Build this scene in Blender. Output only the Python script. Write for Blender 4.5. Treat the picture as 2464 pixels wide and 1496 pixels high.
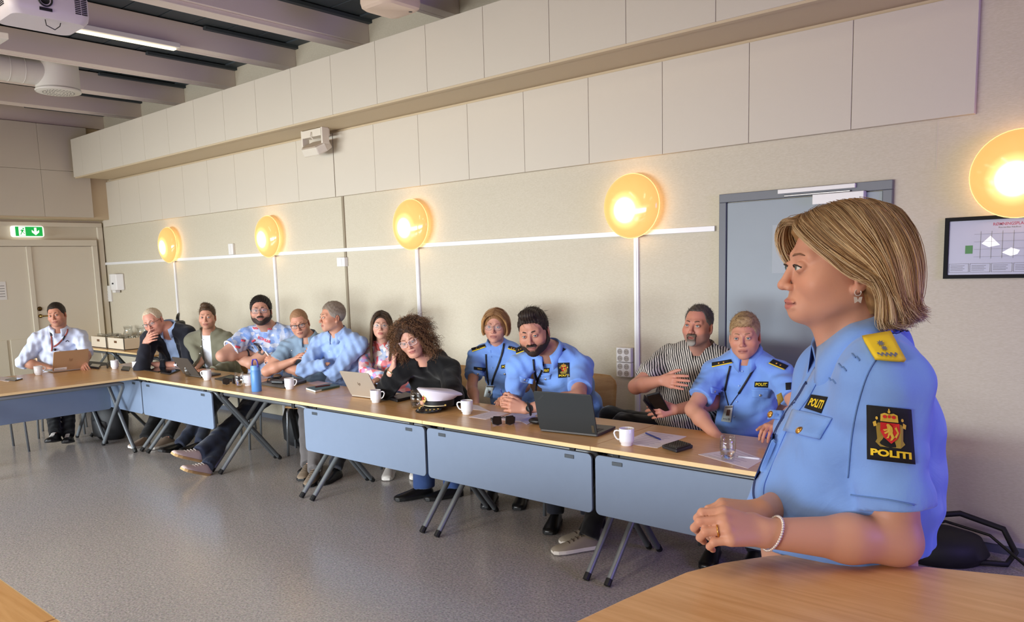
import bpy, bmesh, math, random
import numpy as np
from mathutils import Vector, Matrix
random.seed(7)
rng = np.random.default_rng(7)
for _o in list(bpy.data.objects):
    bpy.data.objects.remove(_o)
scene = bpy.context.scene
COL = scene.collection
W_IMG, H_IMG = 2464.0, 1496.0

# ---------------------------------------------------------------- camera
F_PX, PPX, PPY = 1898.7, 1184.55, 879.27
YAW, PITCH, ROLL = -0.72734784, -0.12553658, -0.03055517
CAM_H = 1.65
def _cam_rows():
    cy, sy = math.cos(YAW), math.sin(YAW)
    f = np.array([sy*math.cos(PITCH), cy*math.cos(PITCH), math.sin(PITCH)])
    r0 = np.array([cy, -sy, 0.0]); u0 = np.cross(r0, f)
    r = r0*math.cos(ROLL) + u0*math.sin(ROLL)
    u = -r0*math.sin(ROLL) + u0*math.cos(ROLL)
    return r, u, f
CR, CU, CF = _cam_rows()
CAM = np.array([0.0, 0.0, CAM_H])
cam_data = bpy.data.cameras.new('camera')
cam_data.sensor_width = 36.0
cam_data.lens = 36.0*F_PX/W_IMG
cam_data.shift_x = (W_IMG/2-PPX)/W_IMG
cam_data.shift_y = (PPY-H_IMG/2)/W_IMG
cam_data.clip_start = 0.05
cam = bpy.data.objects.new('camera', cam_data)
COL.objects.link(cam)
cam.matrix_world = Matrix(((CR[0], CU[0], -CF[0], 0), (CR[1], CU[1], -CF[1], 0), (CR[2], CU[2], -CF[2], CAM_H), (0, 0, 0, 1)))
scene.camera = cam

# where a sight line meets a plane of the room (used to survey positions)
def _ray(px, py):
    a, b = (px-PPX)/F_PX, -(py-PPY)/F_PX
    return CR*a + CU*b + CF
def onY(px, py, Y):
    d = _ray(px, py); return CAM + d*(Y/d[1])
def onX(px, py, X):
    d = _ray(px, py); return CAM + d*(X/d[0])
def onZ(px, py, Z):
    d = _ray(px, py); return CAM + d*((Z-CAM_H)/d[2])
def onD(px, py, D):
    return CAM + _ray(px, py)*D

# ---------------------------------------------------------------- world, lights, exposure
world = bpy.data.worlds.new('daylight'); scene.world = world
world.use_nodes = True
_bg = world.node_tree.nodes['Background']
_bg.inputs[0].default_value = (0.80, 0.90, 1.0, 1)
_bg.inputs[1].default_value = 0.5
def area(name, loc, target, sx, sy, col, power):
    l = bpy.data.lights.new(name, 'AREA'); l.shape = 'RECTANGLE'; l.size = sx; l.size_y = sy
    l.color = col; l.energy = power
    o = bpy.data.objects.new(name, l); COL.objects.link(o)
    o.location = loc
    o.rotation_euler = (Vector(target)-Vector(loc)).to_track_quat('-Z', 'Y').to_euler()
    return o
area('window_daylight', (-3.6, -4.3, 1.1), (-4.4, 4.95, -1.2), 4.4, 1.1, (0.86, 0.94, 1.0), 180).data.spread = math.radians(80)
area('window_daylight', (-8.8, -4.3, 1.1), (-8.4, 4.95, -1.2), 4.4, 1.1, (0.86, 0.94, 1.0), 195).data.spread = math.radians(80)
area('presentation_screen_glow', (2.6, 3.0, 1.9), (-0.6, 2.2, 1.35), 1.8, 1.2, (0.30, 0.22, 1.0), 75)
area('warm_opposite_wall_lamps', (-4.5, -3.2, 2.1), (-5.0, 3.0, 3.9), 9.0, 0.35, (1.0, 0.55, 0.22), 85)
vs = scene.view_settings
vs.view_transform = 'Standard'; vs.look = 'None'; vs.exposure = 0.0; vs.gamma = 1.0
vs.use_curve_mapping = False

# ---------------------------------------------------------------- materials
MATS = {}
def _nt(name):
    m = bpy.data.materials.new(name); m.use_nodes = True
    nt = m.node_tree; b = nt.nodes['Principled BSDF']
    return m, nt, b
def srgb(r, g, b):
    f = lambda c: ((c/255.0)/12.92 if c/255.0 <= 0.04045 else ((c/255.0+0.055)/1.055)**2.4)
    return (f(r), f(g), f(b), 1.0)
def mat(name, col, rough=0.5, metal=0.0, var=0.0, vscale=8.0, bump=0.0, bscale=60.0, spec=0.5, stretch=None, emit=None, estr=0.0, trans=0.0, alpha=1.0, sheen=0.0, sss=0.0, ior=None, coat=0.0):
    """plain procedural material: base colour, optional noise variation and fine relief"""
    if name in MATS: return MATS[name]
    m, nt, b = _nt(name)
    if len(col) == 3: col = (*col, 1.0)
    b.inputs['Base Color'].default_value = col
    b.inputs['Roughness'].default_value = rough
    b.inputs['Metallic'].default_value = metal
    b.inputs['Specular IOR Level'].default_value = spec
    if ior: b.inputs['IOR'].default_value = ior
    if trans: b.inputs['Transmission Weight'].default_value = trans
    if coat: b.inputs['Coat Weight'].default_value = coat
    if sheen: b.inputs['Sheen Weight'].default_value = sheen
    if sss:
        b.inputs['Subsurface Weight'].default_value = sss
        b.inputs['Subsurface Radius'].default_value = (0.012, 0.005, 0.003)
        b.inputs['Subsurface Scale'].default_value = 0.6
    if alpha < 1: b.inputs['Alpha'].default_value = alpha
    if emit:
        b.inputs['Emission Color'].default_value = (*emit[:3], 1); b.inputs['Emission Strength'].default_value = estr
    tc = None
    if var or bump:
        tc = nt.nodes.new('ShaderNodeTexCoord'); mp = nt.nodes.new('ShaderNodeMapping')
        nt.links.new(tc.outputs['Object'], mp.inputs['Vector'])
        if stretch: mp.inputs['Scale'].default_value = stretch
    if var:
        n = nt.nodes.new('ShaderNodeTexNoise'); n.inputs['Scale'].default_value = vscale; n.inputs['Detail'].default_value = 5
        nt.links.new(mp.outputs['Vector'], n.inputs['Vector'])
        mx = nt.nodes.new('ShaderNodeMixRGB'); mx.blend_type = 'MIX'
        mx.inputs['Color1'].default_value = tuple(max(0, c*(1-var)) for c in col[:3])+(1,)
        mx.inputs['Color2'].default_value = tuple(min(1, c*(1+var)) for c in col[:3])+(1,)
        nt.links.new(n.outputs['Fac'], mx.inputs['Fac']); nt.links.new(mx.outputs['Color'], b.inputs['Base Color'])
    if bump:
        n2 = nt.nodes.new('ShaderNodeTexNoise'); n2.inputs['Scale'].default_value = bscale; n2.inputs['Detail'].default_value = 3
        nt.links.new(mp.outputs['Vector'], n2.inputs['Vector'])
        bp = nt.nodes.new('ShaderNodeBump'); bp.inputs['Strength'].default_value = bump; bp.inputs['Distance'].default_value = 0.003
        nt.links.new(n2.outputs['Fac'], bp.inputs['Height']); nt.links.new(bp.outputs['Normal'], b.inputs['Normal'])
    MATS[name] = m
    return m
def vcol_mat(name, rough=0.5, bump=0.0, bscale=200.0, spec=0.4, sheen=0.0, sss=0.0, aniso=None):
    """colour comes from the mesh's own colour attribute 'tint' (skin, hair, prints)"""
    if name in MATS: return MATS[name]
    m, nt, b = _nt(name)
    a = nt.nodes.new('ShaderNodeAttribute'); a.attribute_name = 'tint'
    nt.links.new(a.outputs['Color'], b.inputs['Base Color'])
    b.inputs['Roughness'].default_value = rough; b.inputs['Specular IOR Level'].default_value = spec
    if sheen: b.inputs['Sheen Weight'].default_value = sheen
    if sss:
        b.inputs['Subsurface Weight'].default_value = sss
        b.inputs['Subsurface Radius'].default_value = (0.012, 0.005, 0.003); b.inputs['Subsurface Scale'].default_value = 0.5
    if bump:
        tc = nt.nodes.new('ShaderNodeTexCoord')
        n2 = nt.nodes.new('ShaderNodeTexNoise'); n2.inputs['Scale'].default_value = bscale; n2.inputs['Detail'].default_value = 3
        nt.links.new(tc.outputs['Object'], n2.inputs['Vector'])
        bp = nt.nodes.new('ShaderNodeBump'); bp.inputs['Strength'].default_value = bump; bp.inputs['Distance'].default_value = 0.002
        nt.links.new(n2.outputs['Fac'], bp.inputs['Height']); nt.links.new(bp.outputs['Normal'], b.inputs['Normal'])
    MATS[name] = m
    return m
def wood(name, c1, c2, axis=0, rough=0.35, scale=1.0):
    if name in MATS: return MATS[name]
    m, nt, b = _nt(name)
    tc = nt.nodes.new('ShaderNodeTexCoord'); mp = nt.nodes.new('ShaderNodeMapping')
    nt.links.new(tc.outputs['Object'], mp.inputs['Vector'])
    s = [14.0*scale]*3; s[axis] = 1.1*scale; mp.inputs['Scale'].default_value = s
    n = nt.nodes.new('ShaderNodeTexNoise'); n.inputs['Scale'].default_value = 2.2; n.inputs['Detail'].default_value = 6; n.inputs['Distortion'].default_value = 1.4
    nt.links.new(mp.outputs['Vector'], n.inputs['Vector'])
    n3 = nt.nodes.new('ShaderNodeTexNoise'); n3.inputs['Scale'].default_value = 14; n3.inputs['Detail'].default_value = 2
    nt.links.new(mp.outputs['Vector'], n3.inputs['Vector'])
    cr = nt.nodes.new('ShaderNodeValToRGB'); cr.color_ramp.elements[0].color = c1; cr.color_ramp.elements[1].color = c2
    cr.color_ramp.elements[0].position = 0.32; cr.color_ramp.elements[1].position = 0.68
    ad = nt.nodes.new('ShaderNodeMath'); ad.operation = 'MULTIPLY_ADD'; ad.inputs[1].default_value = 0.25
    nt.links.new(n3.outputs['Fac'], ad.inputs[0])
    sb = nt.nodes.new('ShaderNodeMath'); sb.operation = 'SUBTRACT'; sb.inputs[1].default_value = 0.125
    nt.links.new(n.outputs['Fac'], sb.inputs[0]); nt.links.new(sb.outputs[0], ad.inputs[2])
    nt.links.new(ad.outputs[0], cr.inputs['Fac']); nt.links.new(cr.outputs['Color'], b.inputs['Base Color'])
    b.inputs['Roughness'].default_value = rough
    MATS[name] = m
    return m

# ---------------------------------------------------------------- mesh helpers
class MB:
    """collects simple solids; build() links them as ONE mesh object"""
    def __init__(s): s.v = []; s.f = []
    def add(s, vs, fs):
        n = len(s.v); s.v.extend([tuple(float(c) for c in p) for p in vs]); s.f.extend([tuple(i+n for i in f) for f in fs]); return s
    def box(s, lo, hi, M=None):
        x0, y0, z0 = lo; x1, y1, z1 = hi
        P = [(x0,y0,z0),(x1,y0,z0),(x1,y1,z0),(x0,y1,z0),(x0,y0,z1),(x1,y0,z1),(x1,y1,z1),(x0,y1,z1)]
        if M is not None: P = [tuple(M @ Vector(p)) for p in P]
        return s.add(P, [(0,3,2,1),(4,5,6,7),(0,1,5,4),(1,2,6,5),(2,3,7,6),(3,0,4,7)])
    def prism(s, poly, z0, z1, M=None):
        n = len(poly)
        P = [(x, y, z0) for x, y in poly]+[(x, y, z1) for x, y in poly]
        if M is not None: P = [tuple(M @ Vector(p)) for p in P]
        F = [tuple(range(n-1, -1, -1)), tuple(range(n, 2*n))]+[(i, (i+1) % n, (i+1) % n+n, i+n) for i in range(n)]
        return s.add(P, F)
    def tube(s, pts, r, n=8, closed=False, cap=True, flat=None):
        pts = [Vector(p) for p in pts]; m = len(pts)
        rr = r if hasattr(r, '__len__') else [r]*m
        P = []; up = None
        for i in range(m):
            a = pts[(i-1) % m] if (closed or i > 0) else pts[i]; b = pts[(i+1) % m] if (closed or i < m-1) else pts[i]
            t = (b-a)
            if t.length < 1e-9: t = Vector((0, 0, 1))
            t.normalize()
            if up is None:
                up = Vector((0, 0, 1)) if abs(t.z) < 0.9 else Vector((1, 0, 0))
            x = up - t*up.dot(t)
            if x.length < 1e-6: x = t.orthogonal()
            x.normalize(); y = t.cross(x); up = x
            for k in range(n):
                q = 2*math.pi*k/n
                P.append(pts[i] + (x*math.cos(q) + y*math.sin(q)*(flat or 1.0))*rr[i])
        F = []
        for i in range(m if closed else m-1):
            j = (i+1) % m
            for k in range(n):
                F.append((i*n+k, i*n+(k+1) % n, j*n+(k+1) % n, j*n+k))
        if cap and not closed:
            F.append(tuple(range(n-1, -1, -1))); F.append(tuple((m-1)*n+k for k in range(n)))
        return s.add(P, F)
    def lathe(s, prof, n=24, M=None, closed=False):
        P = []; F = []; m = len(prof)
        for (r, z) in prof:
            for k in range(n):
                q = 2*math.pi*k/n; P.append((r*math.cos(q), r*math.sin(q), z))
        for i in range(m-1):
            for k in range(n):
                F.append((i*n+k, i*n+(k+1) % n, (i+1)*n+(k+1) % n, (i+1)*n+k))
        if not closed:
            if prof[0][0] > 1e-6: F.append(tuple(range(n-1, -1, -1)))
            if prof[-1][0] > 1e-6: F.append(tuple((m-1)*n+k for k in range(n)))
        if M is not None: P = [tuple(M @ Vector(p)) for p in P]
        return s.add(P, F)
    def grid(s, G):
        """G: array (a,b,3) of points"""
        G = np.asarray(G, float); a, b = G.shape[:2]
        F = [(i*b+j, i*b+j+1, (i+1)*b+j+1, (i+1)*b+j) for i in range(a-1) for j in range(b-1)]
        return s.add(G.reshape(-1, 3), F)
    def ball(s, c, r, n=12, m=8):
        r = r if hasattr(r, '__len__') else (r, r, r)
        P = []; F = []
        for i in range(m+1):
            th = math.pi*i/m
            for k in range(n):
                q = 2*math.pi*k/n
                P.append((c[0]+r[0]*math.sin(th)*math.cos(q), c[1]+r[1]*math.sin(th)*math.sin(q), c[2]+r[2]*math.cos(th)))
        for i in range(m):
            for k in range(n):
                F.append((i*n+k, (i+1)*n+k, (i+1)*n+(k+1) % n, i*n+(k+1) % n))
        return s.add(P, F)
    def mesh(s, name):
        me = bpy.data.meshes.new(name); me.from_pydata(s.v, [], s.f); me.validate(); me.update()
        bm = bmesh.new(); bm.from_mesh(me); bmesh.ops.recalc_face_normals(bm, faces=bm.faces); bm.to_mesh(me); bm.free()
        return me
    def build(s, name, m, parent=None, smooth=False, bevel=0.0, seg=2, solid=0.0, sub=0, angle=None):
        me = s.mesh(name)
        return link(name, me, m, parent, smooth, bevel, seg, solid, sub, angle)
def link(name, me, m, parent=None, smooth=False, bevel=0.0, seg=2, solid=0.0, sub=0, angle=None):
    o = bpy.data.objects.new(name, me); COL.objects.link(o)
    if m is not None: me.materials.append(m)
    if smooth:
        me.polygons.foreach_set('use_smooth', [True]*len(me.polygons))
        if angle: me.set_sharp_from_angle(angle=angle)
    if parent is not None: o.parent = parent
    if solid:
        q = o.modifiers.new('solid', 'SOLIDIFY'); q.thickness = solid; q.offset = 0
    if bevel:
        q = o.modifiers.new('bevel', 'BEVEL'); q.width = bevel; q.segments = seg; q.limit_method = 'ANGLE'; q.angle_limit = math.radians(40)
    if sub:
        q = o.modifiers.new('sub', 'SUBSURF'); q.levels = sub; q.render_levels = sub
    return o
def empty(name, loc=(0, 0, 0), rz=0.0):
    o = bpy.data.objects.new(name, None); COL.objects.link(o); o.location = loc; o.rotation_euler = (0, 0, rz)
    o.empty_display_size = 0.1
    return o
def tag(o, label=None, cat=None, group=None, kind=None):
    if label: o['label'] = label
    if cat: o['category'] = cat
    if group: o['group'] = group
    if kind: o['kind'] = kind
    return o
def copy_tree(o, parent=None):
    c = o.copy(); COL.objects.link(c); c.parent = parent
    for ch in o.children: copy_tree(ch, c)
    return c
def rrect(w, h, r, n=4, cx=0, cy=0):
    pts = []
    for (sx, sy, a0) in ((1, 1, 0), (-1, 1, 90), (-1, -1, 180), (1, -1, 270)):
        for i in range(n+1):
            a = math.radians(a0+90*i/n)
            pts.append((cx+sx*(w/2-r)+r*math.cos(a), cy+sy*(h/2-r)+r*math.sin(a)))
    return pts
def text_mesh(s, size=1.0, bold=0.0):
    """flat lettering as (verts2d, faces), centred, cap height = size"""
    cu = bpy.data.curves.new('t', 'FONT'); cu.body = s; cu.align_x = 'CENTER'; cu.resolution_u = 3; cu.offset = bold
    ob = bpy.data.objects.new('t', cu); COL.objects.link(ob)
    dg = bpy.context.evaluated_depsgraph_get(); me = bpy.data.meshes.new_from_object(ob.evaluated_get(dg))
    v = np.array([tuple(p.co[:2]) for p in me.vertices]); f = [tuple(p.vertices) for p in me.polygons]
    bpy.data.objects.remove(ob); bpy.data.curves.remove(cu); bpy.data.meshes.remove(me)
    v = v - (v.max(0)+v.min(0))/2
    v *= size/max(1e-6, (v[:, 1].max()-v[:, 1].min()))
    return v, f
def lettering(name, s, size, M, m, parent, width=None, bold=0.02, tag_only=False):
    """flat print: lettering laid on a plane given by matrix M (x right, y up)"""
    v, f = text_mesh(s, size, bold)
    if width: v[:, 0] *= width/max(1e-6, v[:, 0].max()-v[:, 0].min())
    mb = MB(); mb.add([tuple(M @ Vector((x, y, 0))) for x, y in v], f)
    return mb.build(name, m, parent)
def frame(o, x, y):
    """matrix with origin o, x axis, y axis (made orthonormal)"""
    x = Vector(x).normalized(); y = Vector(y); y = (y-x*y.dot(x)).normalized(); z = x.cross(y)
    return Matrix(((x.x, y.x, z.x, o[0]), (x.y, y.y, z.y, o[1]), (x.z, y.z, z.z, o[2]), (0, 0, 0, 1)))
# ================================================================ ROOM
WALL_Y, XL = 4.952, -11.88
X_END, Y_WIN = 3.0, -4.6
DECK = 3.90
# ---- floor: speckled vinyl
def floor_material():
    m, nt, b = _nt('speckled_vinyl')
    tc = nt.nodes.new('ShaderNodeTexCoord')
    v = nt.nodes.new('ShaderNodeTexVoronoi'); v.inputs['Scale'].default_value = 130
    n = nt.nodes.new('ShaderNodeTexNoise'); n.inputs['Scale'].default_value = 85; n.inputs['Detail'].default_value = 6; n.inputs['Roughness'].default_value = 0.75
    n2 = nt.nodes.new('ShaderNodeTexNoise'); n2.inputs['Scale'].default_value = 1.2; n2.inputs['Detail'].default_value = 3
    for q in (v, n, n2): nt.links.new(tc.outputs['Object'], q.inputs['Vector'])
    cr = nt.nodes.new('ShaderNodeValToRGB'); e = cr.color_ramp.elements
    e[0].position = 0.28; e[0].color = srgb(104, 91, 87); e[1].position = 0.66; e[1].color = srgb(206, 189, 180)
    x = e.new(0.46); x.color = srgb(172, 155, 147)
    nt.links.new(n.outputs['Fac'], cr.inputs['Fac'])
    mx = nt.nodes.new('ShaderNodeMixRGB'); mx.blend_type = 'MULTIPLY'; mx.inputs['Fac'].default_value = 0.28
    nt.links.new(cr.outputs['Color'], mx.inputs['Color1']); nt.links.new(v.outputs['Color'], mx.inputs['Color2'])
    hs = nt.nodes.new('ShaderNodeHueSaturation'); hs.inputs['Saturation'].default_value = 0.35; hs.inputs['Value'].default_value = 1.0
    nt.links.new(mx.outputs['Color'], hs.inputs['Color'])
    nt.links.new(hs.outputs['Color'], b.inputs['Base Color'])
    mr = nt.nodes.new('ShaderNodeMapRange'); mr.inputs['To Min'].default_value = 0.17; mr.inputs['To Max'].default_value = 0.27
    nt.links.new(n2.outputs['Fac'], mr.inputs['Value']); nt.links.new(mr.outputs[0], b.inputs['Roughness'])
    b.inputs['Specular IOR Level'].default_value = 0.4
    return m
floor = MB().box((XL-0.3, Y_WIN-0.3, -0.1), (X_END+0.3, WALL_Y+0.3, 0)).build('floor', floor_material())
tag(floor, 'speckled grey brown vinyl floor', kind='structure')

def wallpaper():
    m, nt, b = _nt('woven_wallpaper')
    tc = nt.nodes.new('ShaderNodeTexCoord'); mp = nt.nodes.new('ShaderNodeMapping'); mp.inputs['Scale'].default_value = (55, 55, 340)
    nt.links.new(tc.outputs['Object'], mp.inputs['Vector'])
    n = nt.nodes.new('ShaderNodeTexNoise'); n.inputs['Scale'].default_value = 1.0; n.inputs['Detail'].default_value = 4
    nt.links.new(mp.outputs['Vector'], n.inputs['Vector'])
    cr = nt.nodes.new('ShaderNodeValToRGB'); cr.color_ramp.elements[0].color = srgb(196, 187, 165); cr.color_ramp.elements[1].color = srgb(208, 200, 181)
    cr.color_ramp.elements[0].position = 0.3; cr.color_ramp.elements[1].position = 0.7
    nt.links.new(n.outputs['Fac'], cr.inputs['Fac']); nt.links.new(cr.outputs['Color'], b.inputs['Base Color'])
    bp = nt.nodes.new('ShaderNodeBump'); bp.inputs['Strength'].default_value = 0.3; bp.inputs['Distance'].default_value = 0.0015
    nt.links.new(n.outputs['Fac'], bp.inputs['Height']); nt.links.new(bp.outputs['Normal'], b.inputs['Normal'])
    b.inputs['Roughness'].default_value = 0.75; b.inputs['Specular IOR Level'].default_value = 0.25
    return m
M_WALL = wallpaper()
M_WALLP = mat('beige_wall_paint', srgb(216, 208, 188), 0.7, bump=0.15, bscale=150)
M_PANEL = mat('acoustic_panel_white', srgb(210, 202, 186), 0.75, var=0.02, vscale=300, bump=0.12, bscale=500, spec=0.2)
M_SOFFIT = mat('soffit_beige', srgb(204, 186, 154), 0.65)
M_DECK = mat('blue_grey_deck', srgb(66, 76, 82), 0.6, var=0.12, vscale=3)
M_BEAM = mat('beam_white', srgb(226, 214, 206), 0.55)
M_WHITE = mat('white_plastic', srgb(232, 230, 226), 0.35)
M_DOORW = mat('cream_door_paint', srgb(226, 219, 200), 0.45)
M_GREYDOOR = mat('grey_steel_door', srgb(138, 148, 155), 0.42, var=0.06, vscale=4)
M_GREYFRAME = mat('grey_door_frame', srgb(104, 108, 114), 0.45)
M_BASE = mat('grey_baseboard', srgb(104, 110, 122), 0.5)
M_BLACK = mat('black_plastic', srgb(22, 22, 24), 0.4)
M_DARK = mat('dark_gap', srgb(30, 28, 27), 0.8)
M_BRASS = mat('brass', srgb(170, 140, 80), 0.25, metal=1.0)

wall_r = MB().box((XL-0.3, WALL_Y, 0), (X_END+0.3, WALL_Y+0.25, 4.2)).build('wall_right', M_WALL)
tag(wall_r, 'long beige wall with woven wallpaper behind the tables', kind='structure')
wall_l = MB().box((XL-0.3, Y_WIN-0.3, 0), (XL, WALL_Y, 4.2)).build('wall_left', M_WALLP)
tag(wall_l, 'far end wall with the cream double door', kind='structure')
wall_e = MB().box((X_END, Y_WIN-0.3, 0), (X_END+0.25, WALL_Y, 4.2)).build('wall_end', M_WALLP)
tag(wall_e, 'near end wall beside the viewer', kind='structure')
# window side behind the viewer: parapet, header, mullions
mb = MB().box((XL, Y_WIN-0.25, 0), (X_END, Y_WIN, 0.85)).box((XL, Y_WIN-0.25, 2.85), (X_END, Y_WIN, 4.2))
for i in range(11):
    x = XL+i*1.488; mb.box((x-0.06, Y_WIN-0.2, 0.85), (x+0.06, Y_WIN-0.05, 2.85))
tag(mb.build('wall_window_side', M_WALLP), 'window wall opposite the long wall', kind='structure')

# ---- lower row of acoustic panels on the long wall
PB, PT = 2.369, 2.975
joints = [-11.72, -10.92, -10.55, -9.96, -9.35, -8.75, -8.155, -7.56, -6.963, -6.353, -5.75, -5.152, -4.561, -3.965, -3.361, -2.76, -2.153, -1.539, -0.918]
joints = [-11.72, -11.12, -10.53, -9.94, -9.345, -8.75, -8.155, -7.56, -6.963, -6.353, -5.75, -5.152, -4.561, -3.965, -3.361, -2.76, -2.153, -1.539, -0.918]
for a, b_ in zip(joints[:-1], joints[1:]):
    g = 0.010 if abs(b_+6.353) < 0.01 else 0.0016
    MB().box((a+0.0016, WALL_Y-0.045, PB), (b_-g, WALL_Y-0.001, PT)).build('acoustic_panel', M_PANEL, wall_r, bevel=0.0015, seg=1)
MB().box((XL, WALL_Y-0.022, PT), (-0.918, WALL_Y, 3.0)).build('cover_strip', M_SOFFIT, wall_r)
MB().box((-6.315, WALL_Y-0.012, 0.0), (-6.285, WALL_Y, PB)).build('joint_strip', mat('beige_strip', srgb(150, 138, 116), 0.6), wall_r)
MB().box((-1.1, WALL_Y-0.0015, 2.1), (-1.097, WALL_Y, 2.36)).build('wallpaper_seam', mat('seam', srgb(205, 196, 184), 0.7), wall_r)

# ---- ceiling: planks, beams, boxed soffit
ceil = MB().box((XL-0.3, Y_WIN-0.3, DECK+0.045), (X_END+0.3, WALL_Y+0.25, DECK+0.2)).build('ceiling', M_DARK)
tag(ceil, 'dark blue grey plank ceiling with white beams', kind='structure')
y = WALL_Y-0.14
MB().box((XL, y+0.004, DECK), (X_END, WALL_Y, DECK+0.04)).build('plank', M_DECK, ceil, bevel=0.003, seg=1)
while y > Y_WIN:
    MB().box((XL, y-0.311, DECK+0.012), (X_END, y-0.005, DECK+0.04)).build('plank', M_DECK, ceil, bevel=0.004, seg=1)
    y -= 0.316
bx = [-11.52+1.1455*k for k in range(13)]
for x in bx:
    mb = MB().box((x-0.15, Y_WIN, 3.695), (x, WALL_Y, DECK))
    mb.box((x-0.155, Y_WIN, 3.690), (x-0.11, WALL_Y, 3.70))
    if abs(x+5.79) < 0.1: mb.box((x-0.17, Y_WIN, 3.66), (x-0.03, WALL_Y, 3.695))
    mb.build('beam', M_BEAM, ceil, bevel=0.003, seg=1)
    MB().box((x, WALL_Y-1.0, 3.872), (x+0.05, WALL_Y, DECK)).build('edge_strip', M_DECK, ceil)
SY = 4.427
soff = MB().box((-11.34, SY+0.02, 2.997), (X_END, WALL_Y, 3.48)).build('soffit', M_SOFFIT, ceil)
MB().box((-11.34, SY+0.006, 2.985), (X_END, SY+0.05, 3.0)).build('soffit_lip', M_SOFFIT, soff)
sj = [-11.365]+[-3.933-0.593*k for k in range(12, -1, -1)]+[-3.34+0.597*k for k in range(11)]
for a, b_ in zip(sj[:-1], sj[1:]):
    MB().box((a+0.0016, SY, 3.0), (b_-0.0016, SY+0.022, 3.495)).build('acoustic_panel', M_PANEL, soff, bevel=0.0015, seg=1)
# ---- bulkhead above the far door
bulk = MB().box((XL, -1.5, 2.46), (-11.52, WALL_Y, 3.688)).build('bulkhead', M_SOFFIT, wall_l)
ys = [4.69, 4.065, 3.44, 2.815, 2.19, 1.565]
for a, b_ in zip(ys[1:], ys[:-1]):
    for z0, z1 in ((2.482, 3.09), (3.093, 3.686)):
        MB().box((-11.52, a+0.0016, z0), (-11.485, b_-0.0016, z1)).build('acoustic_panel', M_PANEL, bulk, bevel=0.0015, seg=1)
# ---- far double door and its frame
d = empty('door_1', (XL, 3.9, 0)); tag(d, 'cream double door with brass handle under the exit sign', kind='structure')
def dpart(name, lo, hi, m, par=d, bev=0.004):
    off = Vector((XL, 3.9, 0)); return MB().box(tuple(Vector(lo)-off), tuple(Vector(hi)-off)).build(name, m, par, bevel=bev)
dpart('door_leaf', (XL, 3.95, 0.01), (XL+0.045, 4.76, 2.10), M_DOORW)
dpart('door_leaf', (XL, 3.08, 0.01), (XL+0.035, 3.94, 2.10), M_DOORW)
dpart('astragal', (XL+0.035, 3.905, 0.01), (XL+0.062, 3.965, 2.10), M_DOORW)
dpart('frame_side', (XL, 4.76, 0.0), (XL+0.075, 4.83, 2.1045), M_DOORW)
dpart('frame_side', (XL, 3.02, 0.0), (XL+0.075, 3.08, 2.1045), M_DOORW)
dpart('frame_head', (XL, 3.02, 2.105), (XL+0.075, 4.83, 2.19), M_DOORW)
dpart('panel', (XL+0.032, 3.30, 0.25), (XL+0.05, 3.56, 0.86), M_DOORW)
dpart('panel', (XL+0.032, 3.60, 0.25), (XL+0.05, 3.84, 0.86), M_DOORW)
off = Vector((XL, 3.9, 0))
h = MB().lathe([(0.026, 0), (0.026, 0.008), (0.011, 0.012), (0.011, 0.05)], 16, frame((0.045, 0.10, 1.155), (0, 1, 0), (0, 0, 1)) @ Matrix.Identity(4))
h.tube([(0.09, 0.10, 1.155), (0.095, 0.115, 1.155), (0.095, 0.24, 1.152)], 0.009, 10).build('handle', M_BRASS, d, smooth=True)
MB().lathe([(0.03, 0), (0.03, 0.01), (0.014, 0.016), (0.0, 0.016)], 16, frame((0.045, 0.10, 1.255), (0, 1, 0), (0, 0, 1))).build('lock', mat('dark_brass', srgb(90, 70, 40), 0.35, metal=1.0), d, smooth=True)
# header board and corner post
tag(MB().box((XL, 2.6, 2.37), (XL+0.05, 4.93, 2.43)).build('trim_1', M_DOORW, bevel=0.004), 'cream board above the far double door', kind='structure')
tag(MB().box((XL, 4.865, 0), (XL+0.045, 4.935, 2.3695)).build('trim_2', M_DOORW, bevel=0.004), 'cream post in the far corner', kind='structure')
# notice taped on the far door
nt_ = MB().box((XL+0.036, 3.44, 1.40), (XL+0.039, 3.62, 1.64)).build('paper_notice', mat('paper_white', srgb(238, 236, 232), 0.7))
tag(nt_, 'white printed notice taped to the cream far door', 'notice')
for k in range(5):
    MB().box((XL+0.0391, 3.47, 1.44+0.035*k), (XL+0.0396, 3.60, 1.447+0.035*k)).build('printed_line', mat('print_grey', srgb(120, 118, 116), 0.7), nt_)
# ---- grey steel door on the long wall
d2 = empty('door_2', (-1.83, WALL_Y, 0)); tag(d2, 'grey steel door with white closer arm on the long wall', kind='structure')
def gp(name, lo, hi, m, bev=0.003):
    o = Vector((-1.83, WALL_Y, 0)); return MB().box(tuple(Vector(lo)-o), tuple(Vector(hi)-o)).build(name, m, d2, bevel=bev)
gp('frame_side', (-2.353, WALL_Y-0.035, 0), (-2.305, WALL_Y, 2.0115), M_GREYFRAME)
gp('frame_side', (-1.36, WALL_Y-0.035, 0), (-1.309, WALL_Y, 2.0115), M_GREYFRAME)
gp('frame_head', (-2.353, WALL_Y-0.035, 2.012), (-1.309, WALL_Y, 2.066), M_GREYFRAME)
gp('door_leaf', (-2.302, WALL_Y-0.022, 0.01), (-1.363, WALL_Y-0.001, 2.008), M_GREYDOOR)
gp('closer_rail', (-1.957, WALL_Y-0.06, 2.036), (-1.503, WALL_Y-0.035, 2.062), M_WHITE)
gp('closer_arm', (-1.92, WALL_Y-0.055, 2.016), (-1.53, WALL_Y-0.04, 2.026), mat('brushed_steel', srgb(170, 170, 172), 0.3, metal=1.0))
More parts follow.
